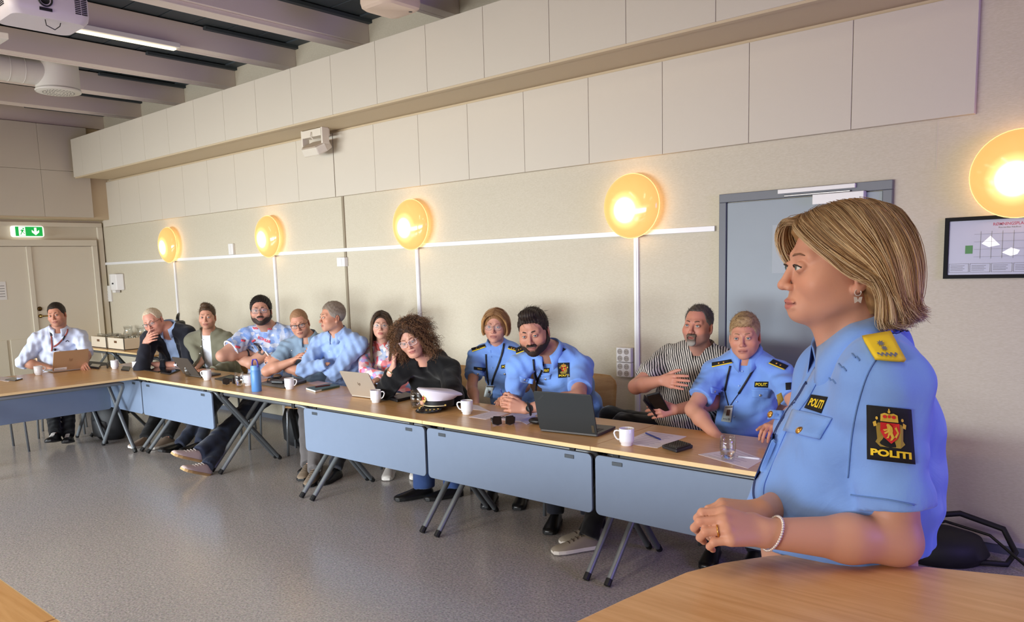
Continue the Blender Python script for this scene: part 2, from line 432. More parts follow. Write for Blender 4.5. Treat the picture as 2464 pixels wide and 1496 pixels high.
gp('closer_body', (-1.74, WALL_Y-0.075, 1.955), (-1.45, WALL_Y-0.022, 2.014), M_WHITE)
gp('hinge', (-1.366, WALL_Y-0.05, 1.82), (-1.35, WALL_Y-0.03, 1.92), M_BLACK)
gp('hinge', (-1.366, WALL_Y-0.05, 0.25), (-1.35, WALL_Y-0.03, 0.35), M_BLACK)
gp('notice', (-2.0, WALL_Y-0.024, 1.55), (-1.79, WALL_Y-0.0225, 1.85), mat('pale_grey_sheet', srgb(160, 168, 173), 0.5), 0)  # sheet in one even grey blue tone
gp('door_handle', (-2.24, WALL_Y-0.06, 1.02), (-2.13, WALL_Y-0.045, 1.035), mat('brushed_steel', srgb(170, 170, 172), 0.3, metal=1.0))
# ---- baseboards
tag(MB().box((XL, WALL_Y-0.014, 0.0), (-2.353, WALL_Y, 0.052)).build('baseboard_right', M_BASE), 'grey baseboard along the long wall', kind='structure')
tag(MB().box((-1.309, WALL_Y-0.014, 0.0), (X_END, WALL_Y, 0.052)).build('baseboard_right', M_BASE), 'grey baseboard right of the steel door', kind='structure')
tag(MB().box((-1.309, WALL_Y-0.02, 0.052), (X_END, WALL_Y, 0.075)).build('trim_3', mat('pale_strip', srgb(200, 196, 196), 0.5)), 'pale strip above the grey baseboard', kind='structure')
tag(MB().box((XL, -3, 0.0), (XL+0.014, 3.02, 0.06)).build('baseboard_left', M_BASE), 'grey baseboard along the far wall', kind='structure')
# ---- white cable trunking
M_TRUNK = mat('trunking_white', srgb(236, 236, 236), 0.3)
tag(MB().box((-11.86, WALL_Y-0.022, 1.833), (-2.39, WALL_Y-0.0005, 1.868)).build('trim_4', M_TRUNK, bevel=0.002), 'white cable trunking running along the long wall', kind='structure')
lamp_x = [-9.79, -7.535, -5.265, -2.99, -0.70]
for i, x in enumerate(lamp_x[:4]):
    mb = MB().box((x-0.018, WALL_Y-0.02, 0.05), (x+0.018, WALL_Y-0.0005, 1.836)).box((x-0.006, WALL_Y-0.024, 0.05), (x+0.006, WALL_Y-0.019, 1.83))
    tag(mb.build('trim_%d' % (5+i), M_TRUNK, bevel=0.002), 'white vertical cable trunking below a wall lamp', kind='structure')

# ---- wall lamps: shallow glowing dome on a small base
def lamp_material():
    m, nt, b = _nt('glowing_amber_glass')
    tc = nt.nodes.new('ShaderNodeTexCoord'); ln = nt.nodes.new('ShaderNodeVectorMath'); ln.operation = 'LENGTH'
    mp = nt.nodes.new('ShaderNodeMapping'); mp.inputs['Scale'].default_value = (1, 0, 1); mp.inputs['Location'].default_value = (0.01, 0, 0.030)
    nt.links.new(tc.outputs['Object'], mp.inputs['Vector']); nt.links.new(mp.outputs['Vector'], ln.inputs[0])
    mr = nt.nodes.new('ShaderNodeMapRange'); mr.inputs['From Max'].default_value = 0.23
    nt.links.new(ln.outputs['Value'], mr.inputs['Value'])
    cr = nt.nodes.new('ShaderNodeValToRGB'); e = cr.color_ramp.elements
    e[0].position = 0.0; e[0].color = (1, 0.95, 0.78, 1); e[1].position = 1.0; e[1].color = (1.0, 0.54, 0.15, 1)
    q = e.new(0.30); q.color = (1, 0.95, 0.70, 1)
    q = e.new(0.44); q.color = (1, 0.82, 0.28, 1)
    q = e.new(0.60); q.color = (1, 0.60, 0.17, 1)
    st = nt.nodes.new('ShaderNodeValToRGB'); s = st.color_ramp.elements
    s[0].position = 0.14; s[0].color = (1, 1, 1, 1); s[1].position = 0.62; s[1].color = (0.125, 0.125, 0.125, 1)
    q = s.new(0.40); q.color = (0.17, 0.17, 0.17, 1)
    nt.links.new(mr.outputs[0], cr.inputs['Fac']); nt.links.new(mr.outputs[0], st.inputs['Fac'])
    mul = nt.nodes.new('ShaderNodeMath'); mul.operation = 'MULTIPLY'; mul.inputs[1].default_value = 7.0
    nt.links.new(st.outputs['Color'], mul.inputs[0])
    nt.links.new(cr.outputs['Color'], b.inputs['Emission Color']); nt.links.new(mul.outputs[0], b.inputs['Emission Strength'])
    b.inputs['Base Color'].default_value = (0.35, 0.2, 0.08, 1); b.inputs['Roughness'].default_value = 0.12
    return m
M_LAMP = lamp_material()
M_RIM = mat('amber_glass_rim', (0.9, 0.6, 0.25), 0.2, emit=(1.0, 0.62, 0.22), estr=1.15)
lamp_words = ['farthest glowing round wall lamp, nearest the far corner', 'glowing round wall lamp above the man in the patterned jersey', 'glowing round wall lamp above the two women with loose hair', 'large glowing round wall lamp left of the grey steel door', 'glowing round wall lamp cut off by the right picture edge']
prof = []
for k in range(13):
    t = k/12.0; r = 0.222*math.sin(t*math.pi/2); prof.append((r, 0.082*math.cos(t*math.pi/2)))
lampme = None
for x, w in zip(lamp_x, lamp_words):
    root = empty('wall_lamp', (x, WALL_Y, 2.037)); tag(root, w, 'lamp', 'round wall lamps along the long wall')
    if lampme is None:
        lampme = MB().lathe(prof[::-1], 48, frame((0, -0.075, 0), (1, 0, 0), (0, 0, 1)), closed=True).mesh('lamp_dome')
        rimme = MB().tube([(0.222*math.cos(2*math.pi*k/48), -0.075, 0.222*math.sin(2*math.pi*k/48)) for k in range(48)], 0.0035, 6, closed=True).mesh('lamp_rim')
        basme = MB().lathe([(0.075, 0), (0.075, 0.03), (0.05, 0.045), (0.0, 0.045)], 24, frame((0, 0, 0), (1, 0, 0), (0, 0, 1))).mesh('lamp_base')
        link('glass_dome', lampme, M_LAMP, root, True); link('rim', rimme, M_RIM, root, True); link('base', basme, M_WHITE, root, True)
    else:
        link('glass_dome', lampme, None, root); link('rim', rimme, None, root); link('base', basme, None, root)
    bl = bpy.data.lights.new('lamp_bulb', 'POINT'); bl.energy = 1.5; bl.color = (1.0, 0.60, 0.22); bl.shadow_soft_size = 0.03
    bo = bpy.data.objects.new('lamp_bulb', bl); COL.objects.link(bo); bo.parent = root; bo.location = (0, -0.085, -0.01)

# ---- small wall fittings
t = empty('sensor_box', (-8.385, WALL_Y, 1.942)); tag(t, 'small white box on the trunking between the two far lamps', 'sensor')
MB().box((-0.05, -0.03, -0.07), (0.05, 0, 0.055)).build('body', M_WHITE, t, bevel=0.004); MB().box((-0.035, -0.034, -0.055), (0.0, -0.03, 0.04)).build('cover', M_WHITE, t, bevel=0.002)
t = empty('light_switch', (-6.335, WALL_Y, 1.734)); tag(t, 'white light switch on the beige joint strip', 'switch')
MB().box((-0.062, -0.045, -0.045), (0.062, 0, 0.045)).build('body', M_WHITE, t, bevel=0.006); MB().box((-0.045, -0.05, -0.033), (0.02, -0.045, 0.033)).build('rocker', M_WHITE, t, bevel=0.003)
t = empty('wall_dispenser', (-11.47, WALL_Y, 1.585)); tag(t, 'white rounded dispenser on the long wall near the corner', 'dispenser')
MB().prism([(0.17, 0.0), (0.17, -0.02), (0.12, -0.10), (0.0, -0.12), (-0.12, -0.09), (-0.165, 0.0)], -0.115, 0.115).build('body', M_WHITE, t, bevel=0.012)
MB().box((-0.05, -0.09, -0.15), (0.05, -0.02, -0.115)).build('nozzle', M_WHITE, t, bevel=0.006)
MB().box((0.04, -0.125, -0.03), (0.06, -0.11, -0.01)).build('button', M_BLACK, t)
t = empty('fuse_panel', (-11.79, WALL_Y, 1.42)); tag(t, 'narrow white switch panel right of the far corner post', 'switch')
MB().box((-0.06, -0.025, -0.115), (0.06, 0, 0.115)).build('body', M_WHITE, t, bevel=0.004)
for k in range(4): MB().box((-0.045, -0.03, -0.085+0.04*k), (-0.015, -0.025, -0.06+0.04*k)).build('rocker', M_WHITE, t, bevel=0.002)
# sockets: two stacked blocks of four
M_SOCK = mat('socket_hole', srgb(178, 170, 160), 0.5)
for zc, wd in ((0.977, 'upper'), (0.868, 'lower')):
    t = empty('wall_socket', (-3.085, WALL_Y, zc)); tag(t, '%s white block of four sockets left of the striped shirt man' % wd, 'socket', 'sockets on the long wall')
    MB().box((-0.062, -0.045, -0.053), (0.062, 0, 0.053)).build('body', M_WHITE, t, bevel=0.004)
    for sx in (-0.03, 0.025):
        for sz in (-0.026, 0.024):
            MB().lathe([(0.021, 0), (0.021, 0.002), (0.017, 0.002), (0.016, 0.0005), (0.0, 0.0005)], 20, frame((sx, -0.045, sz), (1, 0, 0), (0, 0, 1))).build('outlet', M_SOCK, t)
            for q in (-0.008, 0.008): MB().ball((sx+q, -0.0462, sz), (0.0025, 0.001, 0.0025), 8, 4).build('hole', M_BLACK, t)
# exit sign
t = empty('exit_sign', (XL+0.02, 3.945, 2.30)); tag(t, 'lit green exit sign with running figure and down arrow', 'sign')
MB().prism(rrect(0.40, 0.15, 0.03), 0.0, 0.055, frame((0, 0, 0), (0, 1, 0), (0, 0, 1))).build('housing', mat('exit_housing', srgb(240, 240, 236), 0.4, emit=(1, 1, 0.95), estr=0.75), t, bevel=0.006)
MB().box((0.055, -0.155, -0.062), (0.058, 0.178, 0.062)).build('green_face', mat('exit_green', (0.0, 0.28, 0.05), 0.4, emit=(0.0, 0.42, 0.06), estr=0.75), t)
M_EXW = mat('exit_white', (0.9, 0.95, 0.9), 0.4, emit=(1, 1, 0.95), estr=1.0)
ar = MB()
FX = frame((0.0585, 0.09, 0), (0, 1, 0), (0, 0, 1))
ar.prism([(-0.014, 0.05), (0.014, 0.05), (0.014, -0.005), (0.045, 0.02), (0.045, -0.01), (0, -0.05), (-0.045, -0.01), (-0.045, 0.02), (-0.014, -0.005)], 0, 0.001, FX)
ar.build('down_arrow', M_EXW, t)
FX = frame((0.0585, -0.065, 0), (0, 1, 0), (0, 0, 1)); rn = MB()
rn.prism([(-0.05, -0.058), (0.03, -0.058), (0.03, 0.058), (-0.05, 0.058)], 0, 0.0008, FX); rn.build('doorway_pictogram', M_EXW, t)
rn = MB(); FX = frame((0.0595, -0.07, 0), (0, 1, 0), (0, 0, 1))
rn.prism([(0.012+0.011*math.cos(a*0.785), 0.036+0.011*math.sin(a*0.785)) for a in range(8)], 0, 0.0008, FX)
for P in ([(-.012, .026), (.014, .02), (.004, -.012), (-.014, -.006)], [(-.006, -.004), (.006, -.008), (.03, -.03), (.022, -.036)], [(-.012, -.006), (-.002, -.01), (-.02, -.045), (-.03, -.042)], [(.01, .02), (.03, .004), (.026, -.002), (.006, .012)], [(-.01, .024), (-.032, .01), (-.03, .004), (-.008, .014)]):
    rn.prism(P, 0, 0.0008, FX)
rn.build('running_figure', mat('exit_green', None), t)
# loudspeaker under the soffit
t = empty('loudspeaker', (-6.39, 4.74, 2.997)); tag(t, 'beige wall loudspeaker hanging from a bracket under the soffit', 'speaker')
M_SPK = mat('speaker_beige', srgb(222, 214, 198), 0.45)
MB().box((-0.16, -0.05, -0.075), (0.15, 0.05, -0.005)).build('bracket_bar', M_SPK, t, bevel=0.004)
for sx in (-0.165, 0.15): MB().box((sx-0.012, -0.05, -0.15), (sx+0.012, 0.03, 0.0)).build('bracket_arm', M_SPK, t, bevel=0.005)
FX = frame((0, -0.015, -0.165), (1, 0, 0), (0, math.cos(0.5), math.sin(0.5)))
mb = MB().prism([(-0.125, 0.09), (0.125, 0.09), (0.15, 0.0), (0.115, -0.09), (-0.115, -0.09), (-0.15, 0.0)], -0.06, 0.02, FX)
mb.build('cabinet', M_SPK, t, bevel=0.012)
MB().prism([(-0.118, 0.085), (0.118, 0.085), (0.142, 0.0), (0.108, -0.085), (-0.108, -0.085), (-0.142, 0.0)], 0.02, 0.03, FX).build('grille', mat('speaker_grille', srgb(190, 174, 156), 0.6), t, bevel=0.006)
MB().lathe([(0.035, 0), (0.035, 0.012), (0, 0.012)], 20, frame((-0.168, -0.01, -0.155), (0, 0, 1), (0, 1, 0))).build('pivot', M_SPK, t)
MB().tube([(0.0, -0.06, -0.03), (0.0, -0.07, -0.07), (0.02, -0.05, -0.10)], 0.005, 6).build('cable', M_SPK, t)
# evacuation plan in a black frame
t = empty('evacuation_plan', (-0.64, WALL_Y, 1.669)); tag(t, 'black framed evacuation plan on the wall right of the steel door', 'picture')
FW, FH = 0.80, 0.33
mb = MB()
for lo, hi in (((-FW/2, -0.022, -FH/2), (-FW/2+0.02, 0, FH/2)), ((FW/2-0.02, -0.022, -FH/2), (FW/2, 0, FH/2)), ((-FW/2+0.02, -0.022, FH/2-0.02), (FW/2-0.02, 0, FH/2)), ((-FW/2+0.02, -0.022, -FH/2), (FW/2-0.02, 0, -FH/2+0.02))):
    mb.box(lo, hi)
mb.build('frame', mat('black_frame', srgb(18, 19, 21), 0.6, spec=0.15), t)
MB().box((-FW/2+0.02, -0.008, -FH/2+0.02), (FW/2-0.02, 0, FH/2-0.02)).build('sheet', mat('plan_sheet', srgb(160, 160, 182), 0.35, var=0.06, vscale=9), t)
FX = frame((-0.10, -0.0085, 0.120), (1, 0, 0), (0, 0, 1))
lettering('title_lettering', 'RØMNINGSPLAN', 0.016, FX, mat('plan_red', srgb(160, 60, 90), 0.5), t, width=0.15)
lettering('subtitle_lettering', 'Ringerike Rådhus', 0.010, frame((-0.10, -0.0085, 0.101), (1, 0, 0), (0, 0, 1)), mat('print_grey', None), t, width=0.10)
M_PG = mat('plan_green', srgb(60, 130, 60), 0.5); M_PW = mat('plan_white', srgb(245, 246, 250), 0.2)
MB().box((-0.30, -0.0095, -0.032), (-0.265, -0.008, 0.012)).build('green_area', M_PG, t); MB().box((0.0, -0.0095, 0.05), (0.045, -0.008, 0.092)).build('green_area', M_PG, t)
mb = MB()
for P in ([(-0.225, 0.02), (-0.185, 0.06), (-0.14, 0.01), (-0.19, 0.0)], [(-0.13, -0.03), (-0.09, -0.005), (-0.05, -0.02), (-0.06, -0.04), (-0.09, -0.05)]):
    mb.prism(P, 0.0002, 0.001, frame((0, -0.008, 0), (1, 0, 0), (0, 0, 1)))
mb.build('floor_plan', M_PW, t)
mb = MB()
for (x0, x1, z0, z1) in [(-0.375, -0.28, -0.132, -0.085), (-0.275, -0.18, -0.132, -0.085), (-0.175, -0.08, -0.132, -0.085), (-0.075, 0.02, -0.132, -0.085)]:
    for q in ((x0, x1, z0, z0+0.0015), (x0, x1, z1-0.0015, z1), (x0, x0+0.0015, z0, z1), (x1-0.0015, x1, z0, z1)): mb.box((q[0], -0.0095, q[2]), (q[1], -0.0085, q[3]))
    for k in range(4): mb.box((x0+0.008, -0.0095, z1-0.012-0.008*k), (x1-0.02-0.008*(k % 2), -0.0085, z1-0.010-0.008*k))
for k in range(5): mb.box((-0.23+0.05*k, -0.0095, -0.06), (-0.2285+0.05*k, -0.0085, 0.085))
for k in range(4): mb.box((-0.26, -0.0095, -0.05+0.04*k), (0.06, -0.0085, -0.049+0.04*k))
mb.build('legend_boxes', mat('print_grey', None), t)

# ---- ceiling fittings
t = empty('projector', (-4.64, 1.72, 2.985)); tag(t, 'white ceiling projector with round lens at the upper left', 'projector')
M_PRJ = mat('projector_white', srgb(218, 212, 216), 0.4)
def prbody():
    mb = MB(); L = []
    for (z, s, xo) in ((0.0, 0.88, 0), (0.02, 0.97, 0), (0.05, 1.0, 0), (0.13, 1.0, 0), (0.15, 0.96, 0)):
        pts = rrect(0.30*s, 0.40*s, 0.05, 6); L.append([(x, y, z) for x, y in pts])
    n = len(L[0]); V = [p for l in L for p in l]
    F = [(i*n+k, i*n+(k+1) % n, (i+1)*n+(k+1) % n, (i+1)*n+k) for i in range(len(L)-1) for k in range(n)]
    F.append(tuple(range(n-1, -1, -1))); F.append(tuple((len(L)-1)*n+k for k in range(n)))
    return mb.add(V, F)
prbody().build('housing', M_PRJ, t, smooth=True, angle=0.6)
FX = frame((0.145, -0.03, 0.085), (0, 1, 0), (0, 0, 1))
MB().lathe([(0.036, 0), (0.036, 0.012), (0.030, 0.014), (0.028, 0.004), (0.0, 0.010)], 24, FX).build('lens', M_BLACK, t, smooth=True)
for i in range(9):
    for j in range(2): MB().box((0.148, 0.115+0.032*j, 0.045+0.0095*i), (0.1525, 0.143+0.032*j, 0.050+0.0095*i)).build('vent_slot', M_BLACK, t)
for i in range(8): MB().box((-0.10, -0.2025, 0.045+0.009*i), (0.08, -0.199, 0.0495+0.009*i)).build('vent_slot', M_BLACK, t)
MB().box((0.14, -0.06, 0.03), (0.154, 0.0, 0.045)).build('control_window', M_BLACK, t)
MB().tube([(0, 0, 0.15), (0, 0, 0.91)], 0.022, 12).build('mount_pole', M_WHITE, t)
MB().tube([(0.1, -0.02, 0.005), (0.11, -0.02, -0.03), (0.11, 0.02, -0.045), (0.10, 0.05, -0.02), (0.09, 0.06, 0.003)], 0.0025, 6).build('cable_loop', M_BLACK, t)
dz = onX(141, 222, -8.62)
t = empty('air_duct', (-8.62, dz[1], dz[2])); tag(t, 'white round ventilation duct with perforated outlet between beams', 'duct')
M_DUCT = mat('duct_white', srgb(222, 220, 212), 0.5)
MB().lathe([(0.205, 0.0), (0.21, 0.012), (0.20, 0.03), (0.20, 0.28), (0.21, 0.30), (0.0, 0.30)], 40).build('outlet_drum', M_DUCT, t, smooth=True, angle=0.5)
MB().lathe([(0.0, -0.006), (0.13, -0.005), (0.195, 0.0), (0.20, 0.006)], 40, closed=True).build('outlet_plate', M_DUCT, t, smooth=True)
hm = MB()
for r_, n_ in ((0.05, 10), (0.08, 16), (0.11, 22), (0.14, 28)):
    for k in range(n_):
        a = 2*math.pi*k/n_; hm.ball((r_*math.cos(a), r_*math.sin(a), -0.0062), (0.006, 0.006, 0.0015), 6, 3)
tag(hm.build('perforations', M_DARK, t), kind='stuff')
MB().lathe([(0.202, 0.016), (0.206, 0.020), (0.202, 0.024)], 40, closed=True).build('dark_joint', M_DARK, t)
MB().tube([(0, 0, 0.17), (0, -0.6, 0.17), (0, -3.0, 0.17)], 0.125, 28).build('round_pipe', M_DUCT, t, smooth=True, angle=0.6)
for k in range(12): MB().tube([(0.1265*math.cos(a*math.pi/14), -0.32-0.13*k, 0.17+0.1265*math.sin(a*math.pi/14)) for a in range(28)], 0.003, 4, closed=True).build('pipe_seam', M_DUCT, t)
s0 = onX(190, 77, -6.86); s1 = onX(430, 123, -6.86)
t = empty('strip_light', (-6.80, s1[1], 3.652)); tag(t, 'lit yellow white strip light along the second beam', 'light')
MB().box((-0.16, -2.2, 0.0), (-0.06, 0.02, 0.04)).build('housing', M_WHITE, t, bevel=0.004)
MB().box((-0.15, -2.15, -0.012), (-0.10, 0.0, 0.0)).build('tube', mat('lit_tube', (1, 0.95, 0.7), 0.4, emit=(1.0, 0.86, 0.50), estr=2.2), t)
def added_strip_light(x, y0, y1, label):
    # more strip lights presumed out of view, added to brighten tables and floor
    t = empty('strip_light', (x+0.06, y1, 3.652)); tag(t, label, 'light', 'added strip lights along the beams')
    MB().box((-0.16, y0-y1, 0.0), (-0.06, 0.02, 0.04)).build('housing', M_WHITE, t, bevel=0.004)
    MB().box((-0.15, y0-y1+0.03, -0.012), (-0.10, 0.0, 0.0)).build('tube', mat('lit_tube', None), t)
    l = bpy.data.lights.new('added_strip_fill', 'AREA'); l.shape = 'RECTANGLE'; l.size = 0.1; l.size_y = y1-y0; l.color = (1.0, 0.88, 0.70); l.energy = 26
    o = bpy.data.objects.new('added_strip_fill', l); COL.objects.link(o); o.parent = t; o.location = (-0.11, (y0-y1)/2, -0.02)
for k, (x, w) in enumerate(((-4.647, 'above the curly haired woman\'s table'), (-2.356, 'above the officers\' table'), (-0.065, 'above the high table'), (-9.229, 'on the fourth beam from the far end'))):
    added_strip_light(x, -1.6, 1.4, 'added unseen ceiling strip light '+w)
p = onZ(955, 16, 3.50)
t = empty('ceiling_unit', (p[0], p[1], 3.5)); tag(t, 'pale rounded underside of a ceiling unit at the top edge', 'ceiling unit')
FX = Matrix.Rotation(math.radians(0), 4, 'Z')
mb = MB(); L = []
for (z, s) in ((0.0, 0.86), (0.015, 0.96), (0.05, 1.0), (0.13, 0.98)):
    L.append([(x-0.10, y+0.03, z) for x, y in rrect(0.32*s, 0.36*s, 0.06, 6)])
n = len(L[0]); mb.add([q for l in L for q in l], [(i*n+k, i*n+(k+1) % n, (i+1)*n+(k+1) % n, (i+1)*n+k) for i in range(3) for k in range(n)]+[tuple(range(n-1, -1, -1)), tuple(3*n+k for k in range(n))])
mb.build('housing', mat('unit_cream', srgb(230, 210, 190), 0.5), t, smooth=True, angle=0.6)
MB().tube([(-0.1, 0.03, 0.12), (-0.1, 0.03, 0.42)], 0.02, 10).build('mount_pole', M_WHITE, t)
MB().lathe([(0.012, -0.006), (0.02, 0.0)], 12, Matrix.Translation((-0.02, 0.15, 0.004))).build('sensor', M_BLACK, t)
p = onZ(22, 95, 3.55)
t = MB().prism([(0, 0), (-0.05, -0.6), (-0.35, -0.6), (-0.30, 0.0)], 0, 0.05).build('ceiling_panel', M_WHITE, bevel=0.006)
t.location = (p[0], p[1], 3.55); tag(t, 'white ceiling panel corner at the left picture edge', 'ceiling panel')
# ================================================================ FURNITURE
M_TOP = wood('beech_table_top', srgb(208, 158, 98), srgb(224, 178, 120), axis=0, rough=0.28)
M_TOPY = wood('beech_table_top_across', srgb(196, 148, 96), srgb(212, 168, 116), axis=0, rough=0.28)
M_EDGE = mat('pale_edge_band', srgb(232, 200, 146), 0.4, var=0.05, vscale=30)
M_STEEL = mat('grey_tube_steel', srgb(124, 130, 134), 0.38, metal=0.35)
M_STEELD = mat('dark_tube_steel', srgb(96, 100, 104), 0.4, metal=0.35)
M_MOD = mat('blue_grey_laminate', srgb(118, 134, 158), 0.5, var=0.03, vscale=20)
M_CAP = mat('black_rubber', srgb(14, 14, 15), 0.6)
TZ = 0.722
def make_table(name, loc, rz, L, label, panel=True, Dp=0.648, group='folding tables of the meeting horseshoe'):
    t = empty(name, (loc[0], loc[1], 0), rz); tag(t, label, 'table', group)
    top = MB().box((0.0015, 0.0, TZ-0.020), (L-0.0015, Dp, TZ)).build('table_top', M_TOP, t, bevel=0.002, seg=2)
    MB().box((0.0015, -0.003, TZ-0.021), (L-0.0015, 0.001, TZ-0.0005)).build('edge_band', M_EDGE, top)
    MB().box((0.0015, Dp-0.001, TZ-0.021), (L-0.0015, Dp+0.003, TZ-0.0005)).build('edge_band', M_EDGE, top)
    zt = TZ-0.048
    def uframe(y0, y1, xa, xb, m):
        # bar under the top at y0, legs go down to the floor at y1
        pts = []
        def leg(x, rev):
            d = Vector((0, y1-y0, -(zt-0.03))).normalized()
            a = [Vector((x, y0, zt))+d*0.06, Vector((x, y1, 0.03))]
            return a[::-1] if rev else a
        A = leg(xa, True); B = leg(xb, False)
        pts = A+[Vector((xa+0.012, y0+(y1-y0)*0.03, zt-0.012)), Vector((xa+0.05, y0, zt))]+[Vector((xb-0.05, y0, zt)), Vector((xb-0.012, y0+(y1-y0)*0.03, zt-0.012))]+B
        fr = MB().tube(pts, 0.0175, 10).build('leg_frame', m, t, smooth=True, angle=1.0)
        for x in (xa, xb):
            dv = Vector((0, y1-y0, -(zt-0.03))).normalized()*0.034
            MB().tube([Vector((x, y1, 0.033))-dv*0.15, Vector((x, y1, 0.033))+dv*0.95], 0.0185, 10).build('foot_cap', M_CAP, fr)
        return fr
    uframe(0.06, Dp-0.07, 0.055, L-0.012, M_STEELD)
    uframe(Dp-0.06, 0.005, 0.10, L-0.05+0.02, M_STEEL)
    for x in (0.11, L-0.16):
        MB().box((x, 0.035, zt-0.022), (x+0.035, 0.085, TZ-0.02)).build('clip', M_CAP, t, bevel=0.003)
    if panel:
        pn = MB().prism(rrect(L-0.022, 0.315, 0.028, 5, L/2, 0.5175), -0.008, 0.008, frame((0, 0.03, 0), (1, 0, 0), (0, 0, 1))).build('modesty_panel', M_MOD, t, bevel=0.003)
        for x in (0.115, L-0.18): MB().box((x, 0.018, 0.635), (x+0.06, 0.022, 0.655)).build('plate', mat('dark_plate', srgb(62, 70, 78), 0.4), pn, bevel=0.002)
    return t
XT = [-8.645, -7.360, -6.060, -4.784, -3.500, -2.257, -0.975]
names = ['folding table at the inner corner in front of the man in the dark suit', 'folding table with grey panel below the open dark laptop and the blue bottle\'s left', 'folding table without front panel holding the blue bottle', 'folding table with grey panel below the silver laptop', 'folding table with grey panel below the white cap and black laptop', 'folding table with grey panel nearest the standing woman']
names[1] = 'folding table with grey front panel beside the brown corner seam, under the dark open laptop'
for i in range(6):
    make_table('folding_table', (XT[i]+0.0, 3.270), 0, XT[i+1]-XT[i], names[i], panel=(i != 2))
make_table('folding_table', (-8.0, 3.262), -math.pi/2, 1.28, 'folding table at the left picture edge with dark shaded panel')
make_table('folding_table', (-8.645, 3.262), -math.pi/2, 1.28, 'folding table under the tan laptop of the man by the door')
make_table('folding_table', (-2.300, 0.735), math.pi, 1.29, 'folding table corner at the bottom left of the picture')
make_table('folding_table', (-1.005, 0.735), math.pi, 1.29, 'folding table mostly below the picture, next to the bottom left corner one')
# side table along the long wall, with its second half behind the suit man
for (x0, x1, lb) in ((-11.75, -10.48, 'side table by the far corner under the boxes of glasses'), (-10.475, -9.2, 'side table behind the man in the dark suit')):
    t = make_table('folding_table', (x0, 4.30), 0, x1-x0, lb, panel=False, Dp=0.62, group='side tables by the wall')
# high curved table in the foreground
M_TOPH = wood('beech_high_table', srgb(206, 156, 98), srgb(222, 176, 120), axis=0, rough=0.3, scale=1.3)
HZ = 1.09
t = empty('high_table', (-0.2, 1.0, 0)); tag(t, 'tall curved beech table under the standing woman\'s elbow', 'table')
edge = [(-0.72, 0.62), (-0.712, 0.85), (-0.700, 0.96), (-0.685, 1.082), (-0.658, 1.25), (-0.626, 1.332), (-0.573, 1.416), (-0.53, 1.460), (-0.484, 1.491), (-0.42, 1.510), (-0.355, 1.521), (-0.19, 1.580), (0.15, 1.70), (0.55, 1.84), (0.62, 1.2), (0.6, 0.60), (0.1, 0.50), (-0.5, 0.50), (-0.68, 0.54)]
MB().prism([(x+0.2, y-1.0) for x, y in edge], HZ-0.026, HZ).build('table_top', M_TOPH, t, bevel=0.004)
MB().tube([(0.05, 0.25, 0.02), (0.05, 0.25, HZ-0.026)], 0.04, 16).build('column', M_STEEL, t, smooth=True, angle=1.0)
MB().lathe([(0.30, 0.0), (0.30, 0.012), (0.06, 0.03), (0.0, 0.03)], 36, Matrix.Translation((0.05, 0.25, 0))).build('base', M_STEEL, t, smooth=True, angle=0.6)

# ---- chair prototype: bent plywood with handle slot on steel tube legs; faces -y
M_PLY = wood('birch_plywood', srgb(196, 150, 98), srgb(212, 168, 116), axis=0, rough=0.4)
M_CHST = mat('chair_steel', srgb(150, 156, 162), 0.3, metal=0.8)
def chair_meshes():
    G = []
    for i in range(9):
        v = i/8.0; row = []
        for j in range(11):
            u = j/10.0*2-1
            w = 0.215*(1-0.10*v)
            row.append((u*w, -0.21+v*0.42, 0.455-0.018*math.sin(v*math.pi)*(1-u*u*0.5)-(0.02*(1-v)**4)+0.012*u*u))
        G.append(row)
    seat = MB().grid(G)
    # backrest: a plate with a slot, curved around the sitter
    nu, nv = 13, 9; P = []; idx = {}
    for i in range(nv):
        for j in range(nu):
            u = j/(nu-1)*2-1; v = i/(nv-1)
            r = 0.0
            w = 0.205+0.015*v
            # round the upper corners
            z = 0.60+v*0.275
            if v > 0.7: w -= 0.05*((v-0.7)/0.3)**2.5
            P.append((u*w, 0.245+0.05*v-0.035*u*u*0.9, z+0.01*(1-u*u)*v)); idx[(i, j)] = len(P)-1
    F = []
    for i in range(nv-1):
        for j in range(nu-1):
            if i == 6 and 5 <= j <= 6: continue
            F.append((idx[(i, j)], idx[(i, j+1)], idx[(i+1, j+1)], idx[(i+1, j)]))
    back = MB().add(P, F)
    return seat, back
def make_chair():
    t = empty('meeting_chair', (0, 0, 0))
    s, b = chair_meshes()
    s.build('seat', M_PLY, t, smooth=True, solid=0.012); b.build('backrest', M_PLY, t, smooth=True, solid=0.011)
    for sx in (-1, 1):
        MB().tube([(sx*0.19, -0.17, 0.44), (sx*0.205, -0.19, 0.40), (sx*0.215, -0.205, 0.0)], 0.0115, 8).build('leg', M_CHST, t, smooth=True)
        MB().tube([(sx*0.18, 0.30, 0.66), (sx*0.19, 0.255, 0.55), (sx*0.195, 0.22, 0.44), (sx*0.215, 0.23, 0.0)], 0.0115, 8).build('leg', M_CHST, t, smooth=True)
        MB().tube([(sx*0.19, -0.17, 0.44), (sx*0.195, 0.22, 0.44)], 0.010, 8).build('side_rail', M_CHST, t)
    return t
CHAIR = make_chair(); CHAIR_USED = [False]
def place_chair(x, y, rz, label):
    c = CHAIR if not CHAIR_USED[0] else copy_tree(CHAIR)
    CHAIR_USED[0] = True
    c.location = (x, y, 0); c.rotation_euler = (0, 0, rz)
    tag(c, label, 'chair', 'plywood meeting chairs'); return c
